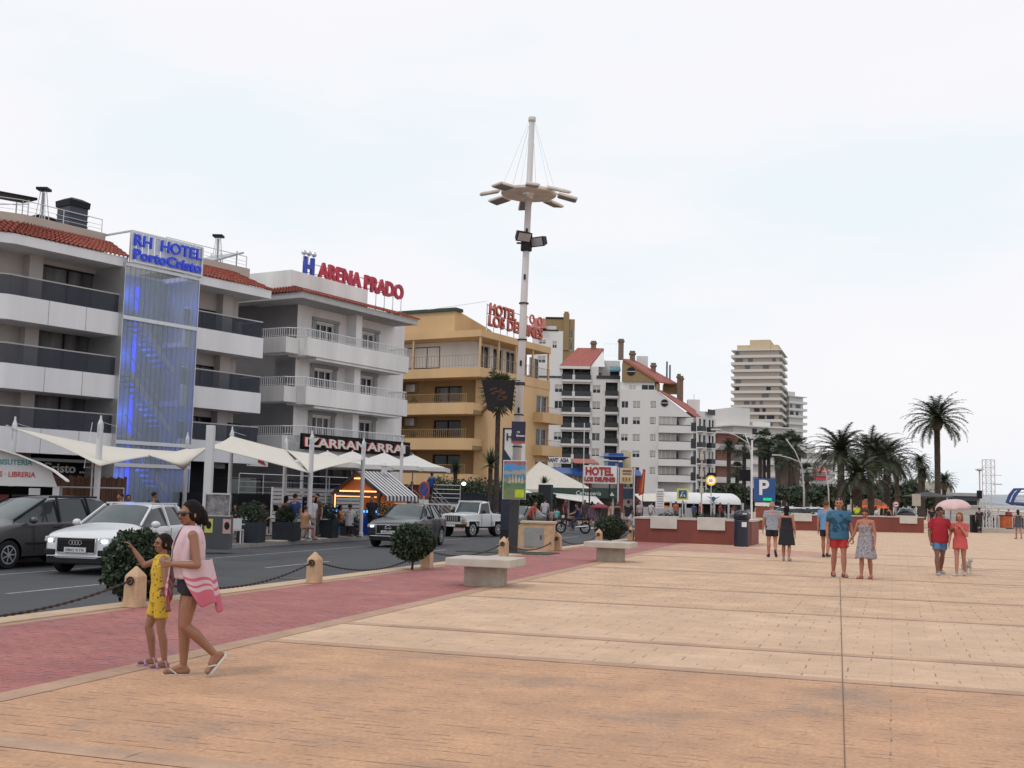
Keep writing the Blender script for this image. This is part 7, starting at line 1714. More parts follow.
for i in range(60):
 a = rr.random() * 6.28; e_ = rr.uniform(-.1,1.4); q = Vector((math.cos(a) * math.cos(e_),math.sin(a) * math.cos(e_),math.sin(e_))) * rr.uniform(.5,.9); s = Vector((-math.sin(a),math.cos(a),0)) * .06; b.add([(-s.x,-s.y,.9),(s.x,s.y,.9),(q.x,q.y,.95 + q.z)],[(0,1,2)])
b.build('fronds',M_fan,t); b = MB(); b.tube((0,0,0),(0,0,.95),.09,n=6); b.build('trunk',M_trunk,t)
b = MB(); b.box(-8,26,0,.06,.95,1.0); t = empty('white_fence',AT(955,90,0),R(0),'white picket railing behind the right hand couple','fence')
for i in range(70): b.box(-1 + i * .16,-.95 + i * .16,0,.04,0,.95)
b.v = [(min(max(x,-1),10.2),y,z) for x,y,z in b.v]; b.build('pickets',M_pole,t)
# ---- chairs and small tables on the white hotel's balconies
_z2 = [F2.hit(304.5,336.4)[1]]; _st = _z2[0] - F2.hit(304,385.5)[1]; _z2 += [_z2[0] - _st,_z2[0] - 2 * _st]
for i,z in enumerate(_z2):
 for j,px in enumerate((322,343,370,392)):
  x = F2.hit(px,360,.8)[0]
  place(C0,F2.w(x,.85,z - .86),F2.rot + R(25 * (j % 3) - 20),'white chair on the %s balcony of the white hotel, %s' % (('top','middle','lowest')[i],('nearest to the corner','second from the corner','third from the corner','at the far end')[j]),group='chairs on the white hotel balconies')
 x = F2.hit(357,360,.8)[0]; place(T0,F2.w(x,.8,z - .86),F2.rot,'small white table on the %s balcony of the white hotel' % ('top','middle','lowest')[i],group='tables on the white hotel balconies')
# plants on the tan hotel's balconies
for i in range(3):
 for j,y in enumerate((4.5,7.0,12.5)):
  z = F3.hit(477,401.5)[1] if i == 0 else F3.hit(477,401.5)[1] - i * (F3.hit(477,366)[1] - F3.hit(477,438)[1]) / 2
  t = empty('potted_plant',F3.w(.55,y,z - .6),0,'leafy potted plant on the %s ochre balcony, %s along it' % (('upper','middle','lower')[i],('first','second','third')[j]),'plant','plants on the tan hotel balconies')
  b = MB(); b.lathe([(.18,0),(.25,.4)],8); b.build('pot',M_bred if j % 2 else M_plant,t); b = MB(); leaves(b,(0,0,.8),.38,.38,.42,160,.14,rnd,shell=.2); b.build('foliage',M_tree,t)
# ------------------------------------------------------------------ VEHICLES (front faces -Y, so they come towards the camera)
M_tyre = mat('tyre_rubber',(.018,.018,.02),.85,var=.1,spec=.2)
M_cglass = mat('car_glass',(.02,.028,.032),.06,var=0,spec=.5)
M_ws = mat('windscreen_glass',(.06,.078,.082),.08,var=.3,scale=1.5,spec=.5)
M_trim = mat('black_plastic_trim',(.016,.016,.018),.65,var=.1,spec=.2)
M_chrome = mat('chrome',(.6,.6,.62),.2,.9,var=0)
M_plate = mat('number_plate',(.55,.55,.55),.5,var=0)
M_arch = mat('wheel_well',(.006,.006,.007),.95,var=0,spec=0)
def paint(name,c,rough=.3): 
 m = mat(name,c,rough,var=.04,scale=1,spec=.5); m.node_tree.nodes['Principled BSDF'].inputs['Coat Weight'].default_value = .5; m.node_tree.nodes['Principled BSDF'].inputs['Coat Roughness'].default_value = .08; return m
def wheel_mesh(r,w,side,spokes=10,rim=None):
 t = MB(); n = 24
 prof = [(r * .62,-w / 2),(r * .93,-w / 2),(r,-w * .38),(r,w * .38),(r * .93,w / 2),(r * .62,w / 2)]
 rr = [[(x * 1.0,q * math.cos(2 * PI * k / n),q * math.sin(2 * PI * k / n)) for k in range(n)] for q,x in prof]; t.rings(rr,True,True)
 g = MB(); xo = side * w * .5
 g.rings([[(xo * 1.02,q * math.cos(2 * PI * k / n),q * math.sin(2 * PI * k / n)) for k in range(n)] for q in (r * .66,r * .58)],False,False)
 g.rings([[(xo * 1.05,q * math.cos(2 * PI * k / 12),q * math.sin(2 * PI * k / 12)) for k in range(12)] for q in (r * .16,.005)],False,True)
 for k in range(spokes):
  a = 2 * PI * k / spokes; c,s = math.cos(a),math.sin(a); u = r * .05
  g.add([(xo * 1.03,r * .12 * c - u * s,r * .12 * s + u * c),(xo * 1.03,r * .12 * c + u * s,r * .12 * s - u * c),(xo * 1.03,r * .6 * c + u * .8 * s,r * .6 * s - u * .8 * c),(xo * 1.03,r * .6 * c - u * .8 * s,r * .6 * s + u * .8 * c)],[(0,1,2,3)])
 return t.mesh('tyre',M_tyre),g.mesh('rim',rim or M_alu)
def car(name,loc,rz,label,cat,group,body,st,wb,r,W,greenhouse,glass2=None,trimlow=True,plate='',grille='bar',hl=None,lit=False,rails=False,spokes=10,open_back=False,roofm=None,ride=0.0):
 """st: stations (y, half width, z sill, z belt, z top, half width top, kind); kind: h hood, w windscreen, c cabin, r rear glass, t tail"""
 t = empty(name,loc,rz,label,cat,group)
 rings = []
 for (y,hw,zs,zb,zt,wt,k) in st:
  zm = zs + (zb - zs) * .5
  half = [(0,zs),(hw * .86,zs),(hw * .97,zs + .08),(hw,zm),(hw * .985,zb - .05),(hw * .955,zb),(max(wt,.1) + (0.03 if k in 'wcr' else 0),zt - (.07 if k in 'wcr' else .02)),(wt * .82,zt),(0,zt + .02)]
  rings.append([(x,y,z) for x,z in half] + [(-x,y,z) for x,z in half[-2:0:-1]])
 n = len(rings[0]); vs = [p for q in rings for p in q]; fs = []; mi = []
 for i in range(len(rings) - 1):
  ka,kb = st[i][6],st[i + 1][6]
  for j in range(n):
   k = (j + 1) % n; fs.append((i * n + j,(i + 1) * n + j,(i + 1) * n + k,i * n + k))
   jj = j if j < 8 else n - 1 - j
   m = 0
   if jj == 5 and ka in 'wc' and kb in 'cr': m = 1
   if jj in (6,7) and ka == 'h' and kb == 'w' : m = 0
   if jj in (5,6,7) and ka == 'w' and kb == 'c': m = 2 if jj in (6,7) else 1
   if jj in (6,7) and ka == 'c' and kb == 'r': m = 2
   if jj <= 1: m = 3 if trimlow else 0
   mi.append(m)
 fs.append(tuple(range(n))); mi.append(0); fs.append(tuple(range((len(rings) - 1) * n + n - 1,(len(rings) - 1) * n - 1,-1))); mi.append(0)
 me = bpy.data.meshes.new('body'); me.from_pydata(vs,[],fs)
 for m in (body,M_cglass,glass2 or M_ws,M_trim,M_arch): me.materials.append(m)
 for f,m in zip(me.polygons,mi): f.material_index = m
 bm = bmesh.new(); bm.from_mesh(me); bmesh.ops.recalc_face_normals(bm,faces=bm.faces)
 cl = bm.edges.layers.float.new('crease_edge') if not bm.edges.layers.float.get('crease_edge') else bm.edges.layers.float['crease_edge']
 for e in bm.edges:
  ms = {f.material_index for f in e.link_faces}
  if len(ms) > 1: e[cl] = .75
  elif len(e.link_faces) == 2 and e.calc_face_angle(0) > 1.0: e[cl] = .35
 bm.to_mesh(me); bm.free()
 o = bpy.data.objects.new('body',me); COL.objects.link(o)
 q = o.modifiers.new('s','SUBSURF'); q.levels = 2; q.render_levels = 2
 cut = MB(); n2 = 28
 for yw in wb:
  cut.rings([[(x,yw + (r * 1.16) * math.cos(2 * PI * k / n2),r + (r * 1.16) * math.sin(2 * PI * k / n2)) for k in range(n2)] for x in (W * .5 - .32,W * .8)]); cut.rings([[(x,yw + (r * 1.16) * math.cos(2 * PI * k / n2),r + (r * 1.16) * math.sin(2 * PI * k / n2)) for k in range(n2)] for x in (-W * .8,-W * .5 + .32)])
 cme = cut.mesh('cut',M_arch); b2 = bmesh.new(); b2.from_mesh(cme); bmesh.ops.recalc_face_normals(b2,faces=b2.faces); b2.to_mesh(cme); b2.free()
 co = bpy.data.objects.new('cut',cme); COL.objects.link(co)
 q = o.modifiers.new('b','BOOLEAN'); q.operation = 'DIFFERENCE'; q.object = co; q.solver = 'EXACT'; q.material_mode = 'TRANSFER'
 bake(o); bpy.data.objects.remove(co)
 full = o.data; mats = [m.name for m in full.materials]
 names = {'windscreen_glass': 'windscreen','car_glass': 'side_windows','black_plastic_trim': 'lower_trim','wheel_well': 'wheel_well'}
 main = None
 for idx,mn in enumerate(mats):
  tests = [(None,names.get(mn,'body' if idx == 0 else 'windscreen'))]
  if mn == 'windscreen_glass': tests = [(lambda c: c.y < .5,'windscreen'),(lambda c: c.y >= .5,'rear_window')]
  if mn == 'car_glass': tests = [(lambda c: c.x > 0,'side_windows'),(lambda c: c.x <= 0,'side_windows')]
  for tf,nm in tests:
   b_ = bmesh.new(); b_.from_mesh(full); bmesh.ops.delete(b_,geom=[f for f in b_.faces if f.material_index != idx or (tf and not tf(f.calc_center_median()))],context='FACES')
   if not b_.faces: b_.free(); continue
   for f in b_.faces: f.material_index = 0; f.smooth = True
   m2 = bpy.data.meshes.new('part'); b_.to_mesh(m2); b_.free(); m2.materials.append(full.materials[idx]); link(bpy.data.objects.new(nm,m2),t)
 bpy.data.objects.remove(o)
 hw = W / 2
 for yw in wb:
  for s in (-1,1):
   tm,rm = wheel_mesh(r,.22,s,spokes); w_ = bpy.data.objects.new('wheel',tm); link(w_,t); w_.location = (s * (hw - .13),yw,r); link(bpy.data.objects.new('rim',rm),w_)
 y0 = st[0][0]
 def part(nm,m,par=t,bevel=0,**k):
  return k['b'].build(nm,m,par,bevel=bevel)
 return t
def detail(t,nm,m,boxes,bevel=.01,par=None):
 b = MB()
 for q in boxes:
  if len(q) == 6: b.box(*q)
  else: b.cbox(*q)
 return b.build(nm,m,par or t,bevel=bevel)
M_hl = mat('headlight_glass',(.45,.47,.50),.15,var=.3,scale=6,spec=.6)
M_hlon = mat('headlight_lit',(.9,.92,1),.3,var=0,emit=(.85,.92,1),estr=6)
def pillars(t,pts,m,w=.05):
 b = MB()
 for s in (-1,1):
  for (a,c) in pts: b.tube((s * a[0],a[1],a[2]),(s * c[0],c[1],c[2]),w,n=4)
 return b.build('door_pillars',m,t)
def mirror(t,x,y,z,m):
 for s in (-1,1): b = MB(); b.sphere((s * x,y,z),.12,.08,.085,n=8,m=6); b.build('wing_mirror',m,t,smooth=True)
def seams(t,lines):
 b = MB()
 for s in (-1,1):
  for pts in lines: b.path([(s * x,y,z) for x,y,z in pts],.007,n=4)
 b.build('door_seams',M_trim,t)
def suv(loc,rz,label,bodym,style):
 a = style == 'white'
 W = 1.84; L = 4.4
 st = [(-2.19,.62,.36,.72,.74,.50,'h'),(-2.12,.80,.27,.82,.86,.66,'h'),(-1.85,.90,.23,.92,.96,.74,'h'),(-1.2,.92,.22,.98,1.05,.76,'h'),(-.80,.92,.22,1.02,1.10,.74,'w'),
          (-.05,.92,.22,1.04,1.53,.60,'c'),(.7,.92,.22,1.05,1.59,.60,'c'),(1.45,.92,.24,1.07,1.55,.57,'c'),(1.95,.88,.26,1.08,1.22,.60,'r'),(2.10,.84,.30,1.02,1.06,.66,'t'),(2.19,.74,.36,.80,.84,.60,'t')]
 t = car('parked_car' if not a else 'suv_car',loc,rz,label,'car','cars on the road',bodym,st,(-1.32,1.30),.35,W,None,spokes=10)
 y = -2.19
 detail(t,'grille',M_black,[(-.44,.44,y - .035,y + .2,.50,.80)],.03); g = detail(t,'grille_surround',M_chrome,[(-.47,.47,y - .03,y + .1,.80,.825),(-.47,-.445,y - .03,y + .1,.48,.80),(.445,.47,y - .03,y + .1,.48,.80),(-.44,.44,y - .03,y + .1,.475,.5)],.008)
 detail(t,'grille_slats',M_frame,[(-.43,.43,y - .045,y - .03,z,z + .015) for z in (.56,.62,.68,.74)],0)
 detail(t,'lower_bumper',M_trim,[(-.72,.72,y + .0,y + .35,.24,.40),(-.78,-.5,y - .005,y + .3,.42,.56),(.5,.78,y - .005,y + .3,.42,.56)],.03)
 detail(t,'skid_strip',M_alu,[(-.7,.7,y - .02,y + .2,.40,.425)],.008)
 detail(t,'number_plate',M_plate,[(-.26,.26,y - .06,y - .04,.50,.61)],.003); lettering('0862 KTR',.085,M_black,t,(-.22,y - .063,.525),depth=.002,width=.44)
 if a:
  b = MB()
  for k in range(4):
   for i in range(10):
    a0 = 2 * PI * i / 10; a1 = 2 * PI * (i + 1) / 10; cx = -.105 + k * .07; b.tube((cx + .048 * math.cos(a0),y - .055,.715 + .048 * math.sin(a0)),(cx + .048 * math.cos(a1),y - .055,.715 + .048 * math.sin(a1)),.008,n=4)
  b.build('badge',M_chrome,t)
 else:
  b = MB()
  for i in range(12):
   a0 = 2 * PI * i / 12; a1 = 2 * PI * (i + 1) / 12; b.tube((.10 * math.cos(a0),y - .06,.70 + .10 * math.sin(a0)),(.10 * math.cos(a1),y - .06,.70 + .10 * math.sin(a1)),.018,n=4)
  b.box(-.14,.14,y - .07,y - .05,.675,.72); b.build('badge',M_chrome,t)
 for s in (-1,1):
  b = MB(); b.cbox((s * .66,y + .16,.76),.36,.22,.13,rz=s * .42,rx=-.1); h = b.build('headlight',M_hl,t,bevel=.03)
  b = MB()
  if a or s < 0: b.cbox((s * .64,y + .035,.75),.12,.06,.05,rz=s * .42); b.build('lit_lamp',M_hlon,h)
 pillars(t,[((.76,-.80,1.08),(.60,-.02,1.53)),((.90,.32,1.05),(.66,.38,1.55)),((.90,1.22,1.08),(.64,1.1,1.54))],M_black if not a else bodym,.03)
 mirror(t,1.0,-.55,1.10,bodym); seams(t,[[(.935,-.62,.98),(.945,-.55,.4)],[(.94,.36,1.0),(.945,.36,.34)],[(.935,1.15,.98),(.93,1.0,.55)]])
 detail(t,'door_handle',bodym,[(s * .94 - .015,s * .94 + .015,yy,yy + .18,.92,.95) for s in (-1,1) for yy in (.12,.92)],.005)
 for s in (-1,1): detail(t,'roof_rail',M_alu,[(s * .58 - .02,s * .58 + .02,-.0,1.3,1.545,1.585)],.01)
 return t
M_wcar = paint('white_car_paint',(.60,.61,.63)); M_dcar = paint('dark_grey_car_paint',(.014,.017,.024)); M_gcar = paint('brown_grey_car_paint',(.045,.043,.048)); M_bcar = paint('black_car_paint',(.015,.016,.02)); M_jeep = paint('jeep_white_paint',(.55,.57,.58),.45); M_silver = paint('silver_car_paint',(.36,.37,.39))
pA = G(104,577,ZR); suv(Vector((-17.35,23.4,ZR)),R(8),'white compact crossover with headlights on, next to the grey people carrier',M_wcar,'white')
suv(Vector((-17.4,40.4,ZR)),R(4),'dark grey crossover with one headlight on, half behind a clipped ball bush',M_dcar,'dark')
def mpv(loc,rz):
 st = [(-2.35,.62,.36,.66,.68,.50,'h'),(-2.27,.82,.27,.80,.84,.66,'h'),(-1.9,.91,.22,.93,.97,.74,'h'),(-1.45,.93,.2,1.0,1.06,.76,'h'),(-1.25,.93,.2,1.04,1.14,.74,'w'),
          (-.15,.93,.2,1.06,1.62,.62,'c'),(.7,.93,.2,1.06,1.70,.62,'c'),(1.75,.92,.22,1.07,1.66,.60,'c'),(2.15,.90,.25,1.08,1.45,.58,'r'),(2.32,.86,.3,1.0,1.04,.66,'t'),(2.38,.78,.36,.8,.84,.6,'t')]
 t = car('people_carrier',loc,rz,'dark brownish grey people carrier parked at the left edge','car','cars on the road',M_gcar,st,(-1.42,1.42),.33,1.86,None,spokes=7)
 y = -2.35
 detail(t,'grille',M_black,[(-.5,.5,y - .02,y + .2,.55,.68)],.02); detail(t,'lower_bumper',M_trim,[(-.75,.75,y,y + .35,.24,.46)],.03); detail(t,'number_plate',M_plate,[(-.26,.26,y - .04,y - .02,.46,.56)],.003)
 for s in (-1,1): b = MB(); b.cbox((s * .68,y + .2,.74),.32,.26,.17,rz=s * .5); b.build('headlight',M_hl,t,bevel=.03)
 pillars(t,[((.77,-1.2,1.12),(.62,-.12,1.62)),((.91,.1,1.07),(.68,.15,1.65)),((.91,1.15,1.07),(.68,1.1,1.66))],M_black,.03)
 mirror(t,1.02,-.85,1.12,M_gcar); seams(t,[[(.945,-.75,.98),(.95,-.7,.4)],[(.945,.12,1.0),(.95,.12,.32)],[(.945,1.1,.98),(.94,1.0,.6)]])
 detail(t,'door_handle',M_trim,[(s * .945 - .015,s * .945 + .015,yy,yy + .2,.93,.96) for s in (-1,1) for yy in (-.12,.85)],.005)
 detail(t,'side_moulding',M_trim,[(s * .945 - .012,s * .945 + .012,-.95,1.0,.55,.60) for s in (-1,1)],.005)
 for s in (-1,1): detail(t,'roof_rail',M_trim,[(s * .60 - .02,s * .60 + .02,-.0,1.6,1.64,1.69)],.01)
mpv(Vector((-20.15,23.3,ZR)),R(-5))
def jeep(loc,rz):
 st = [(-1.66,.70,.48,1.0,1.03,.62,'h'),(-1.60,.74,.42,1.04,1.07,.66,'h'),(-.80,.76,.42,1.06,1.10,.68,'h'),(-.55,.76,.40,1.07,1.13,.68,'w'),
          (-.28,.76,.40,1.08,1.64,.60,'c'),(.30,.76,.40,1.08,1.68,.60,'c'),(.42,.76,.40,1.08,1.60,.60,'r'),(.60,.76,.40,1.08,1.10,.62,'t'),(1.55,.76,.42,1.06,1.08,.64,'t'),(1.62,.72,.46,1.0,1.02,.62,'t')]
 t = car('off_road_car',loc,rz,'small white boxy off-road car with soft top removed, behind the dark crossover','car','cars on the road',M_jeep,st,(-1.12,1.0),.35,1.60,None,spokes=8)
 y = -1.66
 detail(t,'grille',M_frame,[(-.42,.42,y - .03,y + .1,.72,.98)],.02); detail(t,'grille_slats',M_alu,[(x,x + .05,y - .04,y - .031,.74,.96) for x in (-.36,-.24,-.12,0,.12,.24)],0)
 for s in (-1,1):
  b = MB(); b.rings([[(s * .57 + q * math.cos(2 * PI * k / 14),y + yy,.86 + q * math.sin(2 * PI * k / 14)) for k in range(14)] for q,yy in ((.12,.05),(.12,-.05),(.1,-.06))]); h = b.build('headlight',M_hl,t)
  b = MB(); b.box(s * .5,s * .78,y - .02,y + .05,.62,.70); b.build('indicator',mat('amber',(.5,.2,.02),.4,var=0),t)
  detail(t,'wheel_arch_flare',M_jeep,[(s * .76 - .02,s * .76 + .11,yy - .46,yy + .46,.72,.78) for yy in (-1.12,1.0)] + [(s * .76 - .02,s * .76 + .11,yy - .5,yy - .42,.5,.74) for yy in (-1.12,1.0)] + [(s * .76 - .02,s * .76 + .11,yy + .42,yy + .5,.5,.74) for yy in (-1.12,1.0)],.02)
 detail(t,'bumper',M_frame,[(-.74,.74,y - .14,y + .02,.46,.60)],.02); detail(t,'number_plate',M_plate,[(-.25,.25,y - .16,y - .145,.48,.58)],.003)
 detail(t,'windscreen_frame',M_jeep,[(-.68,.68,-.32,-.26,1.60,1.68)],.01)
 pillars(t,[((.69,-.52,1.12),(.61,-.27,1.65)),((.70,.36,1.1),(.62,.32,1.66))],M_jeep,.035)
 mirror(t,.9,-.45,1.18,M_frame); seams(t,[[(.775,-.4,1.05),(.78,-.4,.5)],[(.775,.4,1.05),(.78,.4,.5)]])
 b = MB(); b.tube((-.62,.75,1.08),(-.6,.6,1.5),.03); b.tube((.62,.75,1.08),(.6,.6,1.5),.03); b.tube((-.6,.6,1.5),(.6,.6,1.5),.03); b.build('roll_bar',M_frame,t)
jeep(AT(474,55,ZR),R(-15))
def hatch(loc,rz,label,m,group='cars on the road'):
 st = [(-2.0,.60,.34,.64,.66,.48,'h'),(-1.93,.78,.26,.74,.78,.62,'h'),(-1.5,.86,.22,.86,.90,.70,'h'),(-.95,.87,.2,.93,1.0,.70,'h'),(-.72,.87,.2,.95,1.04,.70,'w'),
          (.02,.87,.2,.96,1.42,.56,'c'),(.6,.87,.2,.97,1.46,.56,'c'),(1.2,.87,.22,.98,1.40,.54,'c'),(1.72,.85,.24,.99,1.14,.56,'r'),(1.92,.80,.28,.92,.96,.62,'t'),(2.0,.72,.34,.74,.78,.56,'t')]
 t = car('parked_car',loc,rz,label,'car',group,m,st,(-1.28,1.25),.31,1.74,None,spokes=6)
 y = -2.0
 detail(t,'grille',M_black,[(-.38,.38,y - .02,y + .2,.50,.62)],.02); detail(t,'lower_bumper',M_trim,[(-.66,.66,y,y + .3,.24,.38)],.03); detail(t,'number_plate',M_plate,[(-.25,.25,y - .04,y - .022,.40,.50)],.003)
 for s in (-1,1): b = MB(); b.cbox((s * .62,y + .17,.66),.30,.24,.13,rz=s * .45); b.build('headlight',M_hl,t,bevel=.03)
 pillars(t,[((.72,-.7,1.02),(.57,.04,1.42)),((.85,.4,.98),(.62,.42,1.43))],M_black,.03); mirror(t,.94,-.45,1.02,m)
 return t
h0 = hatch(AT(518,59,ZR),R(-8),'black hatchback parked right behind the mast base',M_bcar)
kk = [hatch(AT(806,98,ZS),R(95),'white hatchback parked behind the long red planter',M_wcar,'cars parked behind the planter')]
for i,(px,d,lab) in enumerate(((795,112,'white hatchback partly hidden behind the walking older man'),(824,104,'second white hatchback to the right behind the long planter'),)): place(kk[0],AT(px,d,ZS),R(80 + 12 * i),lab)
k2 = hatch(AT(817,116,ZS),R(100),'silver hatchback beyond the white ones behind the planter',M_silver,'cars parked behind the planter')
k3 = hatch(AT(906,104,0.0),R(180),'dark van like car with its rear window seen left of the tallest palm',M_bcar,'cars parked behind the planter')
place(k2,AT(780,122,ZS),R(88),'silver hatchback behind the parking sign')
# motorcycle
def motorbike(loc,rz):
 t = empty('motorcycle',loc,rz,'dark motorcycle ridden along the road by a person in navy','motorcycle')
 for y,nm in ((-.68,'w'),(.66,'w')):
  tm = MB(); n = 22
  tm.rings([[(x,y + q * math.cos(2 * PI * k / n),.31 + q * math.sin(2 * PI * k / n)) for k in range(n)] for q,x in ((.22,-.06),(.29,-.06),(.31,0),(.29,.06),(.22,.06),(.22,-.06))],False,False); w = tm.build('wheel',M_tyre,t)
  g = MB()
  for k in range(6): a = PI / 3 * k; g.tube((0,y,.31),(0,y + .23 * math.cos(a),.31 + .23 * math.sin(a)),.015,n=4)
  g.build('rim',M_alu,w)
 b = MB(); b.sphere((0,-.12,.78),.17,.30,.15,n=10,m=7); b.build('fuel_tank',paint('dark_red_bike_paint',(.08,.01,.012)),t,smooth=True)
 b = MB(); b.box(-.13,.13,.15,.75,.74,.82); b.box(-.1,.1,.72,.85,.80,.9); b.build('seat',M_trim,t,bevel=.03)
 b = MB(); b.box(-.16,.16,-.25,.25,.32,.66); b.build('engine',mat('engine_grey',(.10,.10,.11),.4,.5),t,bevel=.03)
 b = MB()
 for s in (-1,1): b.tube((s * .09,-.68,.31),(s * .08,-.42,.95),.025); b.tube((s * .07,.66,.31),(s * .07,.1,.45),.025)
 b.tube((-.33,-.35,1.0),(.33,-.35,1.0),.016); b.build('fork_and_frame',M_frame,t)
 b = MB(); b.sphere((0,-.55,.88),.11,.1,.11); b.build('headlight',M_hl,t); b = MB(); b.tube((.15,.1,.35),(.16,.8,.42),.045,.06); b.build('exhaust',M_chrome,t)
 b = MB(); b.box(-.09,.09,-.98,-.45,.62,.64); b.box(-.08,.08,.6,.98,.62,.65); b.build('mudguard',M_bcar,t)
 return t
mbk = motorbike(G(573,533.5,ZR),R(-68))
# ------------------------------------------------------------------ PEOPLE
def D(f,o=0,s=1):
 f = R(f); o = R(o); return Vector((s * math.sin(o),-math.sin(f) * math.cos(o),-math.cos(f) * math.cos(o)))
SKIN = {'tan': (.27,.125,.072),'pale': (.42,.20,.14),'red': (.38,.155,.10),'dark': (.20,.09,.055),'child': (.27,.13,.08)}
def skin(k): return mat('skin_' + k,SKIN[k],.5,var=.08,scale=6)
def soup(mb,voxel,name,m,parent,smooth=3):
 o = mb.build(name,m,parent)
 q = o.modifiers.new('r','REMESH'); q.mode = 'VOXEL'; q.voxel_size = voxel; q.use_smooth_shade = True
 if smooth: q = o.modifiers.new('s','SMOOTH'); q.iterations = smooth; q.factor = .5
 mm = list(o.data.materials); bake(o)
 if not o.data.materials: o.data.materials.append(mm[0])
 o.data.polygons.foreach_set('use_smooth',[True] * len(o.data.polygons)); return o
def cap(b,p,q,r1,r2,n=10):
 b.tube(p,q,r1,r2,n=n); b.sphere(p,r1,n=n,m=6); b.sphere(q,r2,n=n,m=6)
def ell(b,c,rx,ry,rz,tilt=0.0,yaw=0.0,n=14,m=10):
 old = b.m; M = Matrix.Translation(c) @ Matrix.Rotation(yaw,4,'Z') @ Matrix.Rotation(tilt,4,'X'); b.m = M if old is None else old @ M
 b.sphere((0,0,0),rx,ry,rz,n=n,m=m); b.m = old
def person(label,loc,rz,H=1.7,sk='pale',lean=3,thL=(10,2),shL=(0,0),thR=(-12,2),shR=(-22,0),uaL=(-12,8),faL=(5,4),uaR=(14,8),faR=(22,4),top=('tshirt',(.5,.5,.5)),bottom=('shorts',(.1,.1,.1)),
           hair=('short',(.03,.02,.015)),shoes=((.1,.1,.1),'shoe'),vox=.022,fat=1.0,female=False,look=0.0,nod=0.0,seat=None,group=None,glasses=None,hands=(0,0),foot_pitch=(0,0),extra=None,base_z=None,z0=0.0,vL=None,vR=None,palmL=None,palmR=None):
 k = H / 1.7; t = empty('person',loc,rz,label,'person',group)
 fine = vox < .015; ln = R(lean); S = Vector((0,-math.sin(ln),math.cos(ln))); X = Vector((1,0,0))
 d = {}
 tl,sl_ = .405 * k,.405 * k; ank = .075 * k
 off = {}
 for s,th,sh in ((1,thL,shL),(-1,thR,shR)):
  hip = Vector((s * .085 * k,0,0)); knee = hip + D(th[0],th[1],s) * tl; an = knee + D(sh[0],sh[1],s) * sl_; off[s] = (hip,knee,an)
 low = min(off[1][2].z,off[-1][2].z)
 ph = (ank - low) if seat is None else seat + .10 * k
 P0 = Vector((0,0,ph + z0)); L = {s: [P0 + v for v in off[s]] for s in off}
 sw = (.165 if female else .19) * k; hw = (.165 if female else .155) * k * fat; wd = (.118 if female else .145) * k * fat; cd = .115 * k * (fat * .6 + .4)
 chest = P0 + S * .36 * k; neck = P0 + S * .50 * k; sh_ = {s: P0 + S * .448 * k + X * s * sw for s in (1,-1)}
 headc = neck + S * .06 * k + Vector((0,-.012 * k,.095 * k))
 b = MB()
 ell(b,P0 + S * .02 * k,hw,.105 * k * fat,.13 * k,-ln); ell(b,P0 + S * .16 * k + Vector((0,-.012 * (fat - 1) * 6 * k,0)),wd,.095 * k * fat,.16 * k,-ln); ell(b,chest,sw * .86,cd,.17 * k,-ln)
 if female:
  for s in (1,-1): ell(b,chest + Vector((s * .068 * k,-.085 * k,-.01 * k)),.058 * k,.05 * k,.055 * k)
 for s in (1,-1): cap(b,chest + S * .06 * k + X * s * .05 * k,sh_[s],.062 * k,.052 * k)
 for s in (1,-1): cap(b,neck - S * .02 * k,sh_[s] + Vector((0,0,.01 * k)),.045 * k,.04 * k)
 cap(b,neck - S * .04 * k,headc - Vector((0,-.01 * k,.06 * k)),.056 * k * (1 if not female else .85),.05 * k * (1 if not female else .85))
 # head
 ly = R(look); HM_ = Matrix.Translation(headc) @ Matrix.Rotation(ly,4,'Z') @ Matrix.Rotation(R(nod),4,'X'); b.m = HM_
 b.sphere((0,.012 * k,.022 * k),.078 * k,.096 * k,.096 * k,n=16,m=12); b.sphere((0,-.018 * k,-.035 * k),.058 * k,.07 * k,.082 * k,n=14,m=10); b.sphere((0,-.05 * k,-.088 * k),.03 * k,.03 * k,.026 * k,n=10,m=8)
 b.tube((0,-.082 * k,.014 * k),(0,-.108 * k,-.028 * k),.011 * k,.017 * k,n=7); b.sphere((0,-.100 * k,-.03 * k),.019 * k,.015 * k,.012 * k,n=8,m=6)
 b.sphere((0,-.078 * k,.026 * k),.05 * k,.02 * k,.014 * k,n=10,m=6)
 for s in (1,-1): b.sphere((s * .080 * k,.012 * k,-.012 * k),.012 * k,.02 * k,.032 * k,n=8,m=6); b.sphere((s * .035 * k,-.06 * k,-.03 * k),.024 * k,.022 * k,.02 * k,n=8,m=6)
 b.m = None
 for s in (1,-1):
  hip,knee,an = L[s]; th = knee - hip; g = 1.0 * (fat * .5 + .5)
  cap(b,hip + Vector((0,.01,.0)),hip + th * .55,.088 * k * g,.073 * k * g); cap(b,hip + th * .55,knee,.073 * k * g,.053 * k)
  sh = an - knee; bk = sh.cross(X).normalized() * (1 if sh.cross(X).y > 0 else -1)
  cap(b,knee,knee + sh * .33 + bk * .012 * k,.052 * k,.056 * k * g); cap(b,knee + sh * .33 + bk * .012 * k,an,.056 * k * g,.033 * k)
  # foot
  fp = foot_pitch[0 if s > 0 else 1]; fd = D(90 - fp,8,s); fd.normalize()
  toe = an + fd * .16 * k + Vector((0,0,-.045 * k)) if fp == 0 else an + (fd * .16 * k + D(-fp,0,s) * .045 * k)
  heel = an - fd * .035 * k + (Vector((0,0,-.04 * k)) if fp == 0 else D(-fp,0,s) * .04 * k)
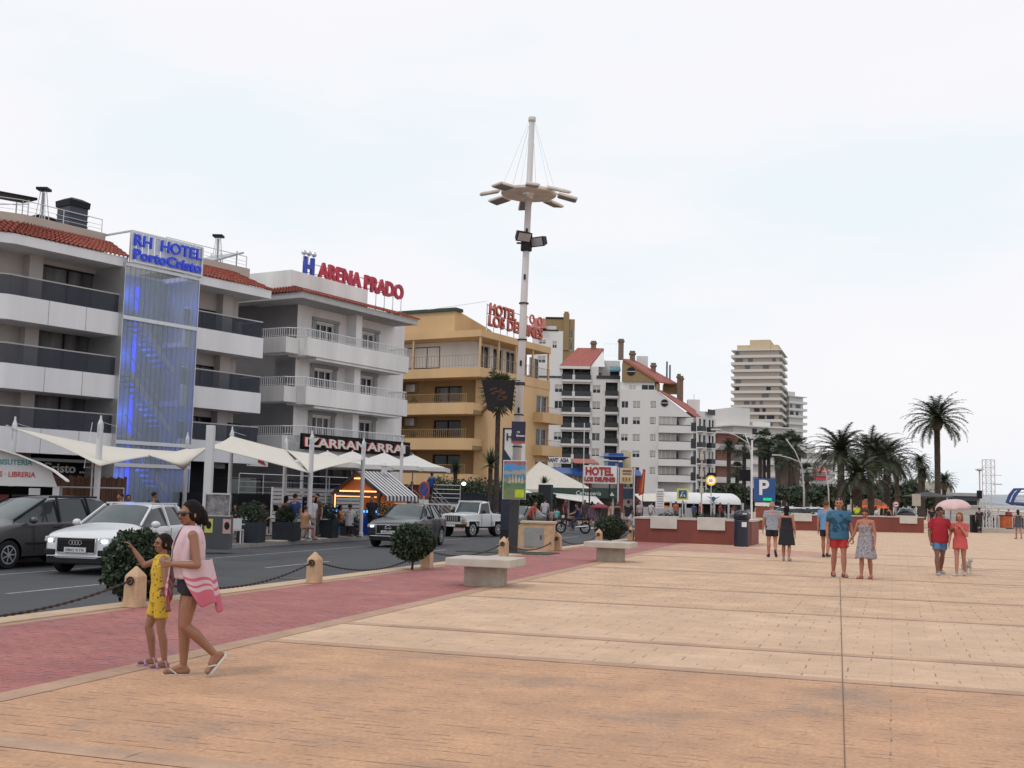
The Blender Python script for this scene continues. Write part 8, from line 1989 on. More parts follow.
  cap(b,an,heel,.034 * k,.034 * k); cap(b,heel,toe,.034 * k,.027 * k); cap(b,toe + X * s * .014 * k,toe - X * s * .016 * k,.026 * k,.027 * k); cap(b,an,an.lerp(toe,.55),.034 * k,.03 * k)
  d['foot',s] = (heel,toe,fd)
  ua = (vL if s > 0 else vR); 
  du,dfo = ((D(*(uaL if s > 0 else uaR),s),D(*(faL if s > 0 else faR),s)) if ua is None else (Vector(ua[0]).normalized(),Vector(ua[1]).normalized()))
  el = sh_[s] + du * .285 * k; wr = el + dfo * .245 * k
  cap(b,sh_[s],sh_[s].lerp(el,.4),.05 * k * g,.046 * k * g); cap(b,sh_[s].lerp(el,.4),el,.046 * k * g,.037 * k); cap(b,el,el.lerp(wr,.35),.037 * k,.038 * k); cap(b,el.lerp(wr,.35),wr,.038 * k,.024 * k)
  A = (palmL if s > 0 else palmR); A = Vector(A) if A else Vector((0,-1,0)); A = A - dfo * A.dot(dfo)
  A = A.normalized() if A.length > .2 else Vector((0,0,1)); Nn = dfo.cross(A).normalized(); curl = hands[0 if s > 0 else 1]
  if Nn.dot(-X * s) < 0: Nn = -Nn
  pc = wr + dfo * .045 * k
  for u in (-.022,-.008,.008,.022): cap(b,wr + A * u * .5 * k,wr + dfo * .085 * k + A * u * k * 1.15,.014 * k,.0125 * k,n=8)
  for i,(u,l) in enumerate(((-.028,.058),(-.0095,.072),(.0095,.078),(.028,.070))):
   p = wr + dfo * .085 * k + A * u * k; c_ = R(18 + curl); q1 = p + (dfo * math.cos(c_) + Nn * math.sin(c_)) * l * .5 * k; c_ = R(40 + curl * 2.0); q2 = q1 + (dfo * math.cos(c_) + Nn * math.sin(c_)) * l * .5 * k
   cap(b,p,q1,.0098 * k,.0088 * k,n=7); cap(b,q1,q2,.0088 * k,.0075 * k,n=7)
  p = wr + dfo * .025 * k + A * .022 * k; q1 = p + (A * .75 + dfo * .6 + Nn * .3).normalized() * .045 * k; q2 = q1 + (A * .3 + dfo * .9 + Nn * .35).normalized() * .032 * k
  cap(b,p,q1,.0135 * k,.011 * k,n=7); cap(b,q1,q2,.011 * k,.009 * k,n=7)
  d['arm',s] = (sh_[s],el,wr,dfo,A,Nn)
 soup(b,vox,'body',skin(sk),t,2 if fine else 1)
 # ---- clothes
 def cm(nm,c,**kw): return mat('cloth_%s_%02d%02d%02d' % (nm,int(c[0] * 99),int(c[1] * 99),int(c[2] * 99)),c,.85,var=kw.get('var',.15),scale=kw.get('scale',5))
 cv = max(vox * 1.3,.010); ty,tc = top[0],top[1]; tm = top[2] if len(top) > 2 else cm('top',tc)
 e = .018 * k
 if ty in ('tshirt','shirt','tank'):
  c = MB(); zb = -.085 * k
  c.m = Matrix.Translation(P0) @ Matrix.Rotation(ln * 1.0,4,'X')
  rings = []
  for z,rx,ry,yo in ((zb,hw + e * 1.3,.105 * k * fat + e * 1.6,0),(.05 * k,hw * .99 + e,.106 * k * fat + e * 1.3,-.004),(.17 * k,max(wd + e * 1.4,sw * .74),.098 * k * fat + e * 1.4,-.012 * (fat - 1) * 6),(.30 * k,sw * .90 + e * .6,cd + e * .9,-.008 if not female else -.02),(.39 * k,sw * .95 + e * .6,cd + e * .5,0),(.425 * k,sw * .82,.112 * k * (fat * .5 + .5),-.006),(.465 * k,sw * .58,.104 * k,-.008),(.50 * k,.098 * k,.086 * k,-.004),(.522 * k,.074 * k,.066 * k,0)):
   n = 28; rings.append([(rx * math.cos(2 * PI * i / n) * (1 + .022 * math.sin(5 * 2 * PI * i / n + z * 30) * (z < .3)),yo * k + ry * math.sin(2 * PI * i / n) * (1 + .03 * math.sin(7 * 2 * PI * i / n + z * 9) * (z < .3)),z) for i in range(n)])
  c.rings(rings); c.m = None
  if ty != 'tank':
   for s in (1,-1): cap(c,neck - S * .03 * k + X * s * .02,d['arm',s][0],.050 * k,.056 * k)
   for s in (1,-1):
    a0,el = d['arm',s][0],d['arm',s][1]; q = a0.lerp(el,.62); c.sphere(a0,.059 * k,n=12,m=10); c.tube(a0.lerp(el,.10),q,.061 * k,.058 * k * (fat * .4 + .6),n=12)
  else:
   for s in (1,-1): c.tube(P0 + S * .42 * k + X * s * .09 * k + Vector((0,-.06 * k,0)),P0 + S * .515 * k + X * s * .085 * k,.022 * k,n=6)
  soup(c,cv,{'tshirt': 't_shirt','shirt': 'shirt','tank': 'vest_top'}[ty],tm,t,2)
 bt,bc = bottom[0],bottom[1]; bm_ = bottom[2] if len(bottom) > 2 else cm('bottom',bc)
 if bt in ('shorts','hotpants','trousers'):
  c = MB(); ell(c,P0 + S * .02 * k,hw + e,.108 * k * fat + e,.125 * k,-ln)
  fr = {'shorts': .66,'hotpants': .30,'trousers': 1.0}[bt]
  for s in (1,-1):
   hip,knee,an = L[s]; g = fat * .5 + .5
   if bt != 'trousers': q = hip.lerp(knee,fr); c.tube(hip + Vector((0,0,.03 * k)),q,.102 * k * g,(.090 if bt == 'shorts' else .092) * k * g,n=14); c.sphere(hip + Vector((0,0,.03 * k)),.1 * k * g)
   else: cap(c,hip,knee,.1 * k * g,.068 * k); c.tube(knee,an,.068 * k,.052 * k,n=12)
  soup(c,cv,bt if bt != 'hotpants' else 'shorts',bm_,t,2)
 if ty == 'dress' or bt == 'skirt':
  zt_,zh,flare = (top[3] if ty == 'dress' and len(top) > 3 else (.40,-.42,1.5)) if ty == 'dress' else (bottom[3] if len(bottom) > 3 else (.06,-.38,1.4))
  c = MB(); rings = []; n = 40; m = 16; mid = (L[1][1] + L[-1][1]) / 2 - P0; spread = max(abs(L[1][1].y - L[-1][1].y) / 2,0)
  for i in range(m + 1):
   u = i / m; z = (zt_ + (zh - zt_) * u) * k
   if z >= 0: w_ = z / (.45 * k); ctr = P0 + S * z; rx = hw * (1 - w_) + sw * .9 * w_ + e; ry = (.11 * k * fat) * (1 - w_) + cd * w_ + e; wz = math.exp(-((z / k - .19) / .09) ** 2); rx *= 1 - .16 * wz; ry *= 1 - .12 * wz
   else: f_ = -z / (.42 * k); ctr = P0 + Vector((0,mid.y * f_ * .8,z)); rx = (hw + e) * (1 + (flare - 1) * f_ * .6); ry = (.11 * k * fat + e) * (1 + (flare - 1) * f_) + spread * f_ * .75
   am = .0 if z > 0 else .07 * min(1,-z / (.3 * k))
   if female and z > .28 * k and z < .42 * k: ctr = ctr + Vector((0,-.02 * k,0))
   rings.append([tuple(ctr + Vector((rx * math.cos(a) * (1 + am * math.sin(9 * a + z * 4)),ry * math.sin(a) * (1 + am * math.sin(9 * a + 1 + z * 3)),0.012 * k * math.sin(3 * a) * (z < 0)))) for a in [2 * PI * j / n for j in range(n)]])
  c.rings(rings,False,False)
  if ty == 'dress' and zt_ > .38:
   for s in (1,-1): c.tube(P0 + S * zt_ * k + X * s * .085 * k + Vector((0,-.06 * k,0)),P0 + S * .50 * k + X * s * .08 * k,.012 * k,n=5); c.tube(P0 + S * .50 * k + X * s * .08 * k,P0 + S * zt_ * k + X * s * .085 * k + Vector((0,.08 * k,0)),.012 * k,n=5)
  o = c.build('dress' if ty == 'dress' else 'skirt',tm if ty == 'dress' else bm_,t,smooth=True,solid=.006)
 # ---- shoes
 sc,sty = shoes
 c = MB(); c2 = MB(); cid = mat('shoe_%02d%02d%02d' % tuple(int(v * 99) for v in sc),sc,.6,var=.1)
 for s in (1,-1):
  heel,toe,fd = d['foot',s]; up = fd.cross(X * s).normalized()
  if up.z < 0: up = -up
  c = MB()
  if sty == 'shoe':
   cap(c,heel,toe,.041 * k,.035 * k,n=10); cap(c,toe + X * .014 * k,toe - X * .014 * k,.034 * k,.034 * k); cap(c,heel,heel + up * .04 * k,.041 * k,.04 * k); soup(c,max(vox,.008),'shoe',cid,t,1)
  else:
   M = Matrix.Translation((heel + toe) / 2 - up * .034 * k); M = M @ Matrix((( *[0] * 0,) if 0 else (X.x,fd.x,up.x,0),(X.y,fd.y,up.y,0),(X.z,fd.z,up.z,0),(0,0,0,1)))
   c.m = M; q = [(.043 * math.cos(a) * k * (1.0 if math.sin(a) > 0 else .85),.135 * math.sin(a) * k) for a in [2 * PI * i / 20 for i in range(20)]]; c.polyxy(q,-.010 * k,.010 * k); o = c.build('sandal',cid,t,fix=True)
   g = MB(); g.m = M
   yt = .055 * k; g.path([(0,.085 * k,.012 * k),(.02 * k,yt,.055 * k),(.042 * k,-.0 * k,.012 * k)],.007 * k,n=6); g.path([(0,.085 * k,.012 * k),(-.02 * k,yt,.055 * k),(-.042 * k,0,.012 * k)],.007 * k,n=6)
   if sty == 'strap': g.path([(.045 * k,.03 * k,.01 * k),(.03 * k,.03 * k,.06 * k),(-.03 * k,.03 * k,.06 * k),(-.045 * k,.03 * k,.01 * k)],.013 * k,n=6); g.path([(.04 * k,-.09 * k,.01 * k),(.036 * k,-.07 * k,.08 * k),(0,-.04 * k,.1 * k),(-.036 * k,-.07 * k,.08 * k),(-.04 * k,-.09 * k,.01 * k)],.011 * k,n=6)
   g.build('strap',cid,o)
 # ---- hair
 hs,hc = hair; hm = mat('hair_%02d%02d%02d' % tuple(int(v * 99) for v in hc),hc,.75,var=.35,scale=30,spec=.15)
 c = MB(); c.m = HM_
 if hs != 'bald':
  c.sphere((0,.024 * k,.040 * k),.085 * k,.098 * k,.094 * k,n=16,m=12)
  if hs in ('long','bob','bun','tied'):
   for s in (1,-1): c.sphere((s * .055 * k,.02 * k,.0 * k),.036 * k,.065 * k,.075 * k,n=10,m=8)
   c.sphere((0,.055 * k,-.01 * k),.072 * k,.055 * k,.085 * k,n=12,m=8)
  if hs == 'long': c.sphere((0,.07 * k,-.12 * k),.075 * k,.045 * k,.15 * k,n=12,m=8)
  if hs == 'bob':
   for s in (1,-1): c.sphere((s * .07 * k,.0,-.05 * k),.03 * k,.05 * k,.07 * k)
   c.sphere((0,.05 * k,-.06 * k),.08 * k,.05 * k,.07 * k)
  if hs == 'bun': c.sphere((0,.125 * k,-.03 * k),.068 * k,.06 * k,.07 * k); c.sphere((.01 * k,.15 * k,-.075 * k),.05 * k,.04 * k,.055 * k); c.sphere((0,.10 * k,.03 * k),.07 * k,.05 * k,.05 * k)
  if hs == 'tied': c.sphere((0,.12 * k,.0 * k),.035 * k,.04 * k,.05 * k); c.sphere((0,.13 * k,-.09 * k),.026 * k,.026 * k,.08 * k)
 else:
  c.sphere((0,.05 * k,.0 * k),.081 * k,.062 * k,.05 * k,n=12,m=8)
 soup(c,max(vox,.008),'hair',hm,t,1)
 if fine:
  c = MB(); c.m = HM_; c2 = MB(); c2.m = HM_
  if glasses == 'on':
   for s in (1,-1): c.sphere((s * .036 * k,-.087 * k,.005 * k),.033 * k,.014 * k,.025 * k,n=12,m=8); c.tube((s * .06 * k,-.082 * k,.012 * k),(s * .084 * k,.01 * k,.008 * k),.006 * k,n=5)
   c.tube((-.02 * k,-.1 * k,.012 * k),(.02 * k,-.1 * k,.012 * k),.006 * k,n=5); c.build('sunglasses',mat('black_glasses',(.008,.008,.009),.15,var=0),t,smooth=True)
  else:
   for s in (1,-1): c.sphere((s * .031 * k,-.0845 * k,.002 * k),.013 * k,.008 * k,.0065 * k,n=8,m=6)
   c.build('eyes',mat('eye_dark',(.03,.02,.018),.3,var=0),t,smooth=True)
   c = MB(); c.m = HM_
   for s in (1,-1): c.tube((s * .016 * k,-.098 * k,.028 * k),(s * .05 * k,-.084 * k,.026 * k),.0042 * k,n=5)
   c.build('eyebrows',hm if hs != 'bald' else mat('brow_grey',(.12,.09,.07),.8),t)
  c2.sphere((0,-.0885 * k,-.062 * k),.023 * k,.010 * k,.0085 * k,n=10,m=6); c2.build('lips',mat('lips',(.28,.08,.07),.5,var=0),t,smooth=True)
  if glasses == 'head':
   c = MB(); c.m = HM_
   for s in (1,-1): c.sphere((s * .036 * k,-.065 * k,.098 * k),.03 * k,.016 * k,.02 * k,n=10,m=6)
   c.tube((-.08 * k,-.02 * k,.08 * k),(-.03 * k,-.07 * k,.1 * k),.005 * k); c.tube((.08 * k,-.02 * k,.08 * k),(.03 * k,-.07 * k,.1 * k),.005 * k); c.build('sunglasses',mat('black_glasses',(.008,.008,.009)),t,smooth=True)
 d.update(P0=P0,S=S,k=k,neck=neck,chest=chest,HM=HM_,L=L,sh=sh_,head=headc)
 return t,d
# ---- woman with towel and the girl
gw = G(187,676); gw.z = 0
W_,wd_ = person('woman in sunglasses with a pink and white towel over her shoulders, walking left',gw,R(-50),H=1.60,sk='tan',lean=4,female=True,thR=(7,1),shR=(-3,0),thL=(8,1),shL=(-47,0),foot_pitch=(50,0),
 vL=((.30,.16,-.95),(-.50,-.86,.0)),palmL=(0,0,1),vR=((-.14,-.22,-.96),(-.10,-.42,-.88)),hands=(15,45),top=('tank',(.012,.012,.02)),bottom=('hotpants',(.012,.012,.018)),hair=('bun',(.012,.009,.009)),shoes=((.55,.53,.50),'flip'),vox=.0065,glasses='on',look=22,nod=4)
def towel():
 k = wd_['k']; P0 = wd_['P0']; S = wd_['S']
 m = bpy.data.materials.new('towel_cloth'); m.use_nodes = True; t_ = m.node_tree; b_ = t_.nodes['Principled BSDF']; b_.inputs['Roughness'].default_value = .95
 co = t_.nodes.new('ShaderNodeAttribute'); co.attribute_name = 'stripe'
 r = t_.nodes.new('ShaderNodeValToRGB'); r.color_ramp.interpolation = 'CONSTANT'; E = r.color_ramp.elements; lp = (.60,.44,.48,1); pk = (.52,.13,.19,1)
 E[0].position = 0; E[0].color = lp; E[1].position = .60; E[1].color = pk
 for p_,c_ in ((.645,lp),(.70,pk),(.735,lp),(.79,pk)): e = E.new(p_); e.color = c_
 t_.links.new(co.outputs['Fac'],r.inputs[0])
 n = t_.nodes.new('ShaderNodeTexNoise'); n.inputs['Scale'].default_value = 60; bp = t_.nodes.new('ShaderNodeBump'); bp.inputs['Strength'].default_value = .4; bp.inputs['Distance'].default_value = .01; t_.links.new(n.outputs['Fac'],bp.inputs['Height']); t_.links.new(bp.outputs[0],b_.inputs['Normal']); t_.links.new(r.outputs[0],b_.inputs['Base Color'])
 tw = empty('towel',gw,W_.rotation_euler.z,'pink and white striped towel draped over the walking woman','towel')
 def sheet_(fn,nu,nv,s0,s1,nm):
  vs = []; st = []
  for i in range(nu + 1):
   for j in range(nv + 1):
    u,v = i / nu,j / nv; vs.append(fn(u,v)); st.append(s0 + (s1 - s0) * v)
  fs = [(i * (nv + 1) + j,(i + 1) * (nv + 1) + j,(i + 1) * (nv + 1) + j + 1,i * (nv + 1) + j + 1) for i in range(nu) for j in range(nv)]
  me = bpy.data.meshes.new(nm); me.from_pydata([tuple(v) for v in vs],[],fs); me.materials.append(m); a = me.attributes.new('stripe','FLOAT','POINT'); a.data.foreach_set('value',st); me.polygons.foreach_set('use_smooth',[True] * len(fs))
  o = bpy.data.objects.new(nm,me); link(o,tw); q = o.modifiers.new('s','SOLIDIFY'); q.thickness = .009; return o
 # shoulder wrap
 lv = [(.535,.072,.07,.0),(.525,.115,.088,.0),(.495,.165,.112,-.005),(.44,.186,.132,-.015),(.36,.182,.150,-.03),(.28,.176,.150,-.035),(.20,.168,.140,-.03),(.14,.165,.135,-.025)]
 def wrap(u,v):
  t = v * (len(lv) - 1); i = min(int(t),len(lv) - 2); f = t - i; z,rx,ry,yo = [lv[i][q] * (1 - f) + lv[i + 1][q] * f for q in range(4)]
  a = -1.1 + 5.2 * u; fold = 1 + (.045 * math.sin(7 * a + 5 * v + 1.5 * math.sin(2 * a)) + .022 * math.sin(15 * a - 7 * v + math.sin(5 * v))) * min(1,v * 2.2)
  drop = -.05 * v * (1 + math.sin(a * 1 + 2.2)) ; c = P0 + S * (z * k) + Vector((0,yo * k,0))
  return c + Vector((rx * k * math.cos(a) * fold,ry * k * math.sin(a) * fold,drop * k))
 sheet_(wrap,90,26,.0,.45,'shoulder_wrap')
 # long end hanging on her left and behind, with the stripes
 def tail(u,v):
  a0 = -.95 + .8 * v; a = a0 + (1.75 - a0) * u; rx = .200 + .03 * v; ry = .165 + .06 * v; z = .22 - (.47 + .04 * math.sin(u * 11) - .10 * (1 - u) ** 2) * v
  fold = 1 + .10 * math.sin(u * 15 + v * 1.5) * (.3 + .7 * v); c = P0 + Vector((0,-.0,z * k)); sh = .05 * v
  return c + Vector((rx * k * math.cos(a) * fold,ry * k * math.sin(a) * fold + sh * k,0))
 sheet_(tail,50,30,.35,1.0,'hanging_end')
 def front(u,v):
  a = -2.55 + .75 * u; rx = .19 + .02 * v; z = .33 - (.50 + .06 * math.sin(u * 7)) * v; fold = 1 + .07 * math.sin(u * 12) * v; c = P0 + Vector((0,-.05 * v * k,z * k))
  return c + Vector((rx * k * math.cos(a) * fold,.19 * k * math.sin(a) * fold,0))
 sheet_(front,26,24,.2,.9,'front_end')
towel()
# girl
gg = G(157,667); gg.z = 0
m_yel = mat('yellow_print_cotton',(.56,.38,.03),.85,var=0)
_t = m_yel.node_tree; _v = _t.nodes.new('ShaderNodeTexVoronoi'); _v.inputs['Scale'].default_value = 26; _c = _t.nodes.new('ShaderNodeTexCoord'); _t.links.new(_c.outputs['Object'],_v.inputs['Vector'])
_r = _t.nodes.new('ShaderNodeValToRGB'); _r.color_ramp.elements[0].position = .20; _r.color_ramp.elements[0].color = (.10,.07,.05,1); _r.color_ramp.elements[1].position = .27; _r.color_ramp.elements[1].color = (.56,.38,.03,1); _t.links.new(_v.outputs['Distance'],_r.inputs[0]); _t.links.new(_r.outputs[0],_t.nodes['Principled BSDF'].inputs['Base Color'])
G_,gd_ = person('girl in a yellow patterned playsuit and lilac sandals pointing to the left',gg,R(-50),H=1.27,sk='child',lean=0,female=False,thR=(17,2),shR=(-10,0),thL=(-2,3),shL=(-9,0),
 vR=((-.62,-.62,-.30),(-.10,-.50,.72)),palmR=(-1,0,0),vL=((.32,.10,-.95),(.10,.12,-.98)),hands=(40,5),top=('tank',(.56,.38,.03),m_yel),bottom=('shorts',(.56,.38,.03),m_yel),hair=('tied',(.02,.012,.01)),shoes=((.42,.26,.42),'strap'),vox=.006,look=18,nod=0,foot_pitch=(0,0))
# ---- pairs on the promenade
M_print = mat('teal_shirt_with_print',(.035,.13,.22),.85,var=0)
_t = M_print.node_tree; _c = _t.nodes.new('ShaderNodeTexCoord'); _s = _t.nodes.new('ShaderNodeSeparateXYZ'); _t.links.new(_c.outputs['Object'],_s.inputs[0])
_n = _t.nodes.new('ShaderNodeTexNoise'); _n.inputs['Scale'].default_value = 9; _n.inputs['Detail'].default_value = 3; _t.links.new(_c.outputs['Object'],_n.inputs['Vector'])
_m = _t.nodes.new('ShaderNodeMapRange'); _m.inputs[1].default_value = 1.28; _m.inputs[2].default_value = 1.0; _m.inputs[3].default_value = -.12; _m.inputs[4].default_value = .05; _m.interpolation_type = 'LINEAR'
_d = _t.nodes.new('ShaderNodeMath'); _d.operation = 'SUBTRACT'; _d.inputs[1].default_value = 1.24; _t.links.new(_s.outputs['Z'],_d.inputs[0]); _ab = _t.nodes.new('ShaderNodeMath'); _ab.operation = 'ABSOLUTE'; _t.links.new(_d.outputs[0],_ab.inputs[0])
_g = _t.nodes.new('ShaderNodeMath'); _g.operation = 'SUBTRACT'; _t.links.new(_n.outputs['Fac'],_g.inputs[0]); _t.links.new(_ab.outputs[0],_g.inputs[1]); _r = _t.nodes.new('ShaderNodeValToRGB'); _r.color_ramp.elements[0].position = .40; _r.color_ramp.elements[0].color = (.035,.13,.22,1); _r.color_ramp.elements[1].position = .44; _r.color_ramp.elements[1].color = (.012,.05,.095,1)
_t.links.new(_g.outputs[0],_r.inputs[0]); _t.links.new(_r.outputs[0],_t.nodes['Principled BSDF'].inputs['Base Color'])
V = .0095
p1 = G(839,577.0); p1.z = 0
person('bald man in a teal T-shirt and red shorts holding hands, facing the camera',p1,R(14),H=1.86,sk='red',lean=1,fat=1.22,thL=(10,0),shL=(4,0),thR=(-8,0),shR=(-16,0),vL=((.20,.02,-.97),(.12,-.16,-.97)),vR=((-.17,.05,-.98),(-.04,-.20,-.98)),top=('tshirt',(.035,.13,.22),M_print),bottom=('shorts',(.45,.03,.035)),hair=('bald',(.40,.18,.13)),shoes=((.03,.05,.12),'strap'),vox=V,glasses='head',look=-12,hands=(35,15))
M_grd = mat('grey_print_cotton',(.30,.28,.31),.9,var=.6,scale=26)
p2 = G(866,579.0); p2.z = 0
person('woman in a strapless grey patterned sundress with sunglasses on her head, looking down',p2,R(-22),H=1.64,sk='red',female=True,fat=1.06,lean=2,thL=(-4,-1),shL=(-14,-1),thR=(9,-1),shR=(3,0),vR=((-.34,-.04,-.93),(-.52,-.04,-.85)),vL=((.20,.05,-.97),(.06,-.24,-.97)),top=('dress',(.30,.28,.31),M_grd,(.37,-.40,1.45)),bottom=('none',(0,0,0)),hair=('tied',(.10,.05,.03)),shoes=((.40,.05,.06),'flip'),vox=V,glasses='head',nod=28,look=10,hands=(15,30))
p3 = G(826,557.5); p3.z = 0
person('man in a light blue T-shirt and black shorts walking behind the teal shirt man',p3,R(170),H=1.83,sk='red',fat=1.1,lean=3,thL=(14,2),shL=(2,0),thR=(-10,2),shR=(-26,0),uaR=(12,6),faR=(25,4),uaL=(-14,4),faL=(0,2),top=('tshirt',(.13,.27,.47)),bottom=('shorts',(.02,.02,.025)),hair=('short',(.10,.06,.04)),shoes=((.015,.015,.018),'shoe'),vox=.012)
p4 = G(772,557); p4.z = 0
M_plaid = mat('pale_checked_shirt',(.30,.31,.36),.9,var=.5,scale=40)
person('older man in a pale checked shirt and black shorts walking away',p4,R(186),H=1.74,sk='red',fat=1.12,lean=4,thL=(-2,2),shL=(-6,0),thR=(4,2),shR=(-42,0),foot_pitch=(0,40),uaL=(-6,10),faL=(8,6),uaR=(8,12),faR=(45,0),top=('shirt',(.30,.31,.36),M_plaid),bottom=('shorts',(.016,.016,.02)),hair=('bald',(.35,.28,.25)),shoes=((.02,.018,.02),'shoe'),vox=.011)
p5 = G(786.5,561); p5.z = 0
person('woman with long black hair in a sleeveless black dress walking away',p5,R(178),H=1.62,sk='red',female=True,fat=1.12,lean=3,thL=(8,1),shL=(0,0),thR=(-8,1),shR=(-16,0),uaR=(-4,12),faR=(4,6),uaL=(10,8),faL=(20,4),top=('tank',(.012,.012,.02)),bottom=('skirt',(.012,.012,.018),mat('cloth_black_dress',(.012,.012,.018),.85,var=.2),(.12,-.40,1.3)),hair=('long',(.012,.01,.01)),shoes=((.33,.25,.20),'shoe'),vox=.011)
p6 = G(940,575); p6.z = 0
person('man in a red T-shirt and blue shorts sharing the pink umbrella',p6,R(16),H=1.70,sk='dark',fat=1.25,lean=3,thL=(-8,0),shL=(-22,0),thR=(10,0),shR=(2,0),vL=((.30,-.02,-.95),(-.1,-.85,.35)),vR=((-.20,.12,-.97),(.02,-.30,-.95)),top=('tshirt',(.33,.012,.025)),bottom=('shorts',(.09,.19,.38)),hair=('short',(.04,.03,.025)),shoes=((.36,.36,.40),'shoe'),vox=V,look=14,nod=22,hands=(55,20))
p7 = G(960.5,576); p7.z = 0
wg,dg_ = person('woman in a coral tunic with a hand at her mouth, under the pink umbrella',p7,R(-18),H=1.58,sk='pale',female=True,lean=2,thR=(10,-2),shR=(4,0),thL=(-8,-2),shL=(-20,-1),vR=((-.30,.06,-.94),(-.02,-.38,-.92)),vL=((.12,-.30,-.90),(-.50,-.26,.82)),top=('tshirt',(.52,.10,.09),mat('coral_tunic_cloth',(.52,.085,.08),.85,var=.1)),bottom=('skirt',(.52,.1,.09),mat('coral_tunic_cloth',(.52,.085,.08)),(.10,-.17,1.15)),hair=('bob',(.24,.09,.03)),shoes=((.50,.46,.46),'shoe'),vox=V,glasses=None,nod=5,hands=(40,15))
# pink umbrella
u0 = PT(953,509,30.0); u1 = PT(952,497.5,30.0)
t = empty('umbrella',Vector((u0.x,u0.y,u0.z)),0,'pale pink rounded umbrella held over the couple on the right','umbrella')
b = MB(); n = 32; rr_ = .445; rings = []
for q in range(9):
 u = q / 8; rad = rr_ * math.sin(u * PI / 2 * .98 + .02); z = .25 * math.cos(u * PI / 2)
 rings.append([(rad * math.cos(a) * (1 - .03 * u * abs(math.sin(4 * a))),rad * math.sin(a) * (1 - .03 * u * abs(math.sin(4 * a))),z + (.0 if u < 1 else -.01) + .02 * u * abs(math.sin(4 * a))) for a in [2 * PI * i / n for i in range(n)]])
b.rings(rings,True,False); b.build('canopy',mat('pale_pink_umbrella',(.62,.44,.43),.7,var=.12,scale=8),t,smooth=True,solid=.004)
b = MB(); b.tube((0,0,.31),(-.12,-.02,-.42),.008,n=6); b.build('shaft',M_frame,t); b = MB()
for i in range(8): a = 2 * PI * i / 8; b.path([(0,0,.24),(.27 * math.cos(a),.27 * math.sin(a),.17),(.43 * math.cos(a),.43 * math.sin(a),.01)],.004,n=4)
b.build('ribs',M_alu,t); b = MB(); b.tube((-.12,-.02,-.42),(-.14,-.02,-.52),.014,n=6); b.build('handle',M_trim,t); t.rotation_euler = (R(4),R(-5),0)
# small dog
pd = G(966.5,573.5); pd.z = 0; t = empty('dog',pd,R(20),'small white dog with black patches trotting behind the woman in coral','dog'); k = .9
b = MB(); cap(b,(0,-.13,.22),(0,.13,.22),.075,.062); cap(b,(0,-.05,.21),(0,.04,.23),.07,.06); cap(b,(0,-.15,.25),(0,-.21,.33),.05,.045); b.sphere((0,-.235,.35),.055,.062,.05); cap(b,(0,-.27,.335),(0,-.32,.325),.03,.022)
for s in (1,-1):
 cap(b,(s * .045,-.12,.20),(s * .05,-.13,.10),.034,.02); cap(b,(s * .05,-.13,.10),(s * .05,-.135,.025),.018,.016); cap(b,(s * .05,-.135,.018),(s * .05,-.165,.015),.018,.014)
 cap(b,(s * .045,.12,.20),(s * .052,.10,.12),.045,.026); cap(b,(s * .052,.10,.12),(s * .05,.155,.075),.022,.016); cap(b,(s * .05,.155,.075),(s * .05,.145,.02),.015,.015); cap(b,(s * .05,.145,.016),(s * .05,.115,.015),.016,.013)
 b.poly([(s * .03 - .018,.38),(s * .03 + .018,.38),(s * .05,.43)],-.23,-.21)
b.path([(0,.17,.25),(0,.22,.32),(0,.20,.40)],[.02,.015,.01],n=6); soup(b,.008,'body',mat('dog_fur',(.45,.43,.41),.95,var=.5,scale=6),t,1)
b = MB(); b.sphere((0,.02,.262),.055,.10,.035,n=10,m=6); b.build('black_patch',M_trim,t,smooth=True); b = MB(); b.sphere((0,-.345,.33),.011); b.build('nose',M_black,t)
# ---- people farther off
def crowd(px,py,label,z=0.0,face=0,**k):
 loc = G(px,py,z); loc.z = z; return person(label,loc,R(face),vox=k.pop('vox',.022),**k)[0]
crowd(857,527.5,'man in a fluorescent yellow shirt behind the grey dress woman',face=200,top=('tshirt',(.50,.62,.02)),bottom=('shorts',(.08,.08,.09)),H=1.76,hair=('short',(.03,.02,.02)))
crowd(876,531.5,'woman in a white T-shirt and denim shorts near the orange tent',face=70,female=True,top=('tshirt',(.55,.54,.54)),bottom=('shorts',(.10,.15,.24)),H=1.64,hair=('long',(.05,.03,.02)),thL=(22,2),shL=(8,0),thR=(-18,2),shR=(-30,0))
crowd(889.5,532,'woman in a loose black dress near the orange tent',face=-60,female=True,top=('dress',(.02,.02,.025),mat('cloth_dark_dress',(.02,.02,.022),.9),(.44,-.3,1.4)),bottom=('none',(0,0,0)),H=1.66,hair=('tied',(.05,.03,.02)),sk='red')
crowd(979.5,533,'person in dark clothes standing left of the truss tower',face=150,top=('tshirt',(.02,.02,.03)),bottom=('trousers',(.02,.02,.03)),H=1.70)
crowd(1018.5,539,'woman in a dark patterned dress at the right edge by the playground',face=190,female=True,top=('dress',(.06,.07,.09),mat('cloth_grey_dress',(.06,.07,.09),.9,var=.5,scale=12),(.42,-.2,1.3)),bottom=('none',(0,0,0)),H=1.64,hair=('long',(.03,.02,.02)),sk='red')
crowd(1009,529,'person in a dull red top under the white canopy shelter',face=-20,top=('tshirt',(.25,.05,.04)),bottom=('trousers',(.03,.03,.05)),H=1.66)
crowd(932,530,'person in black seen between the palm trunk and the red shirt man',face=180,top=('tshirt',(.02,.02,.02)),bottom=('shorts',(.4,.36,.36)),H=1.68)
ZP = ZS
def pav(px,d,label,face=0,z=None,**k):
 loc = AT(px,d,ZP if z is None else z); return person(label,loc,R(face),vox=k.pop('vox',.022),**k)[0]
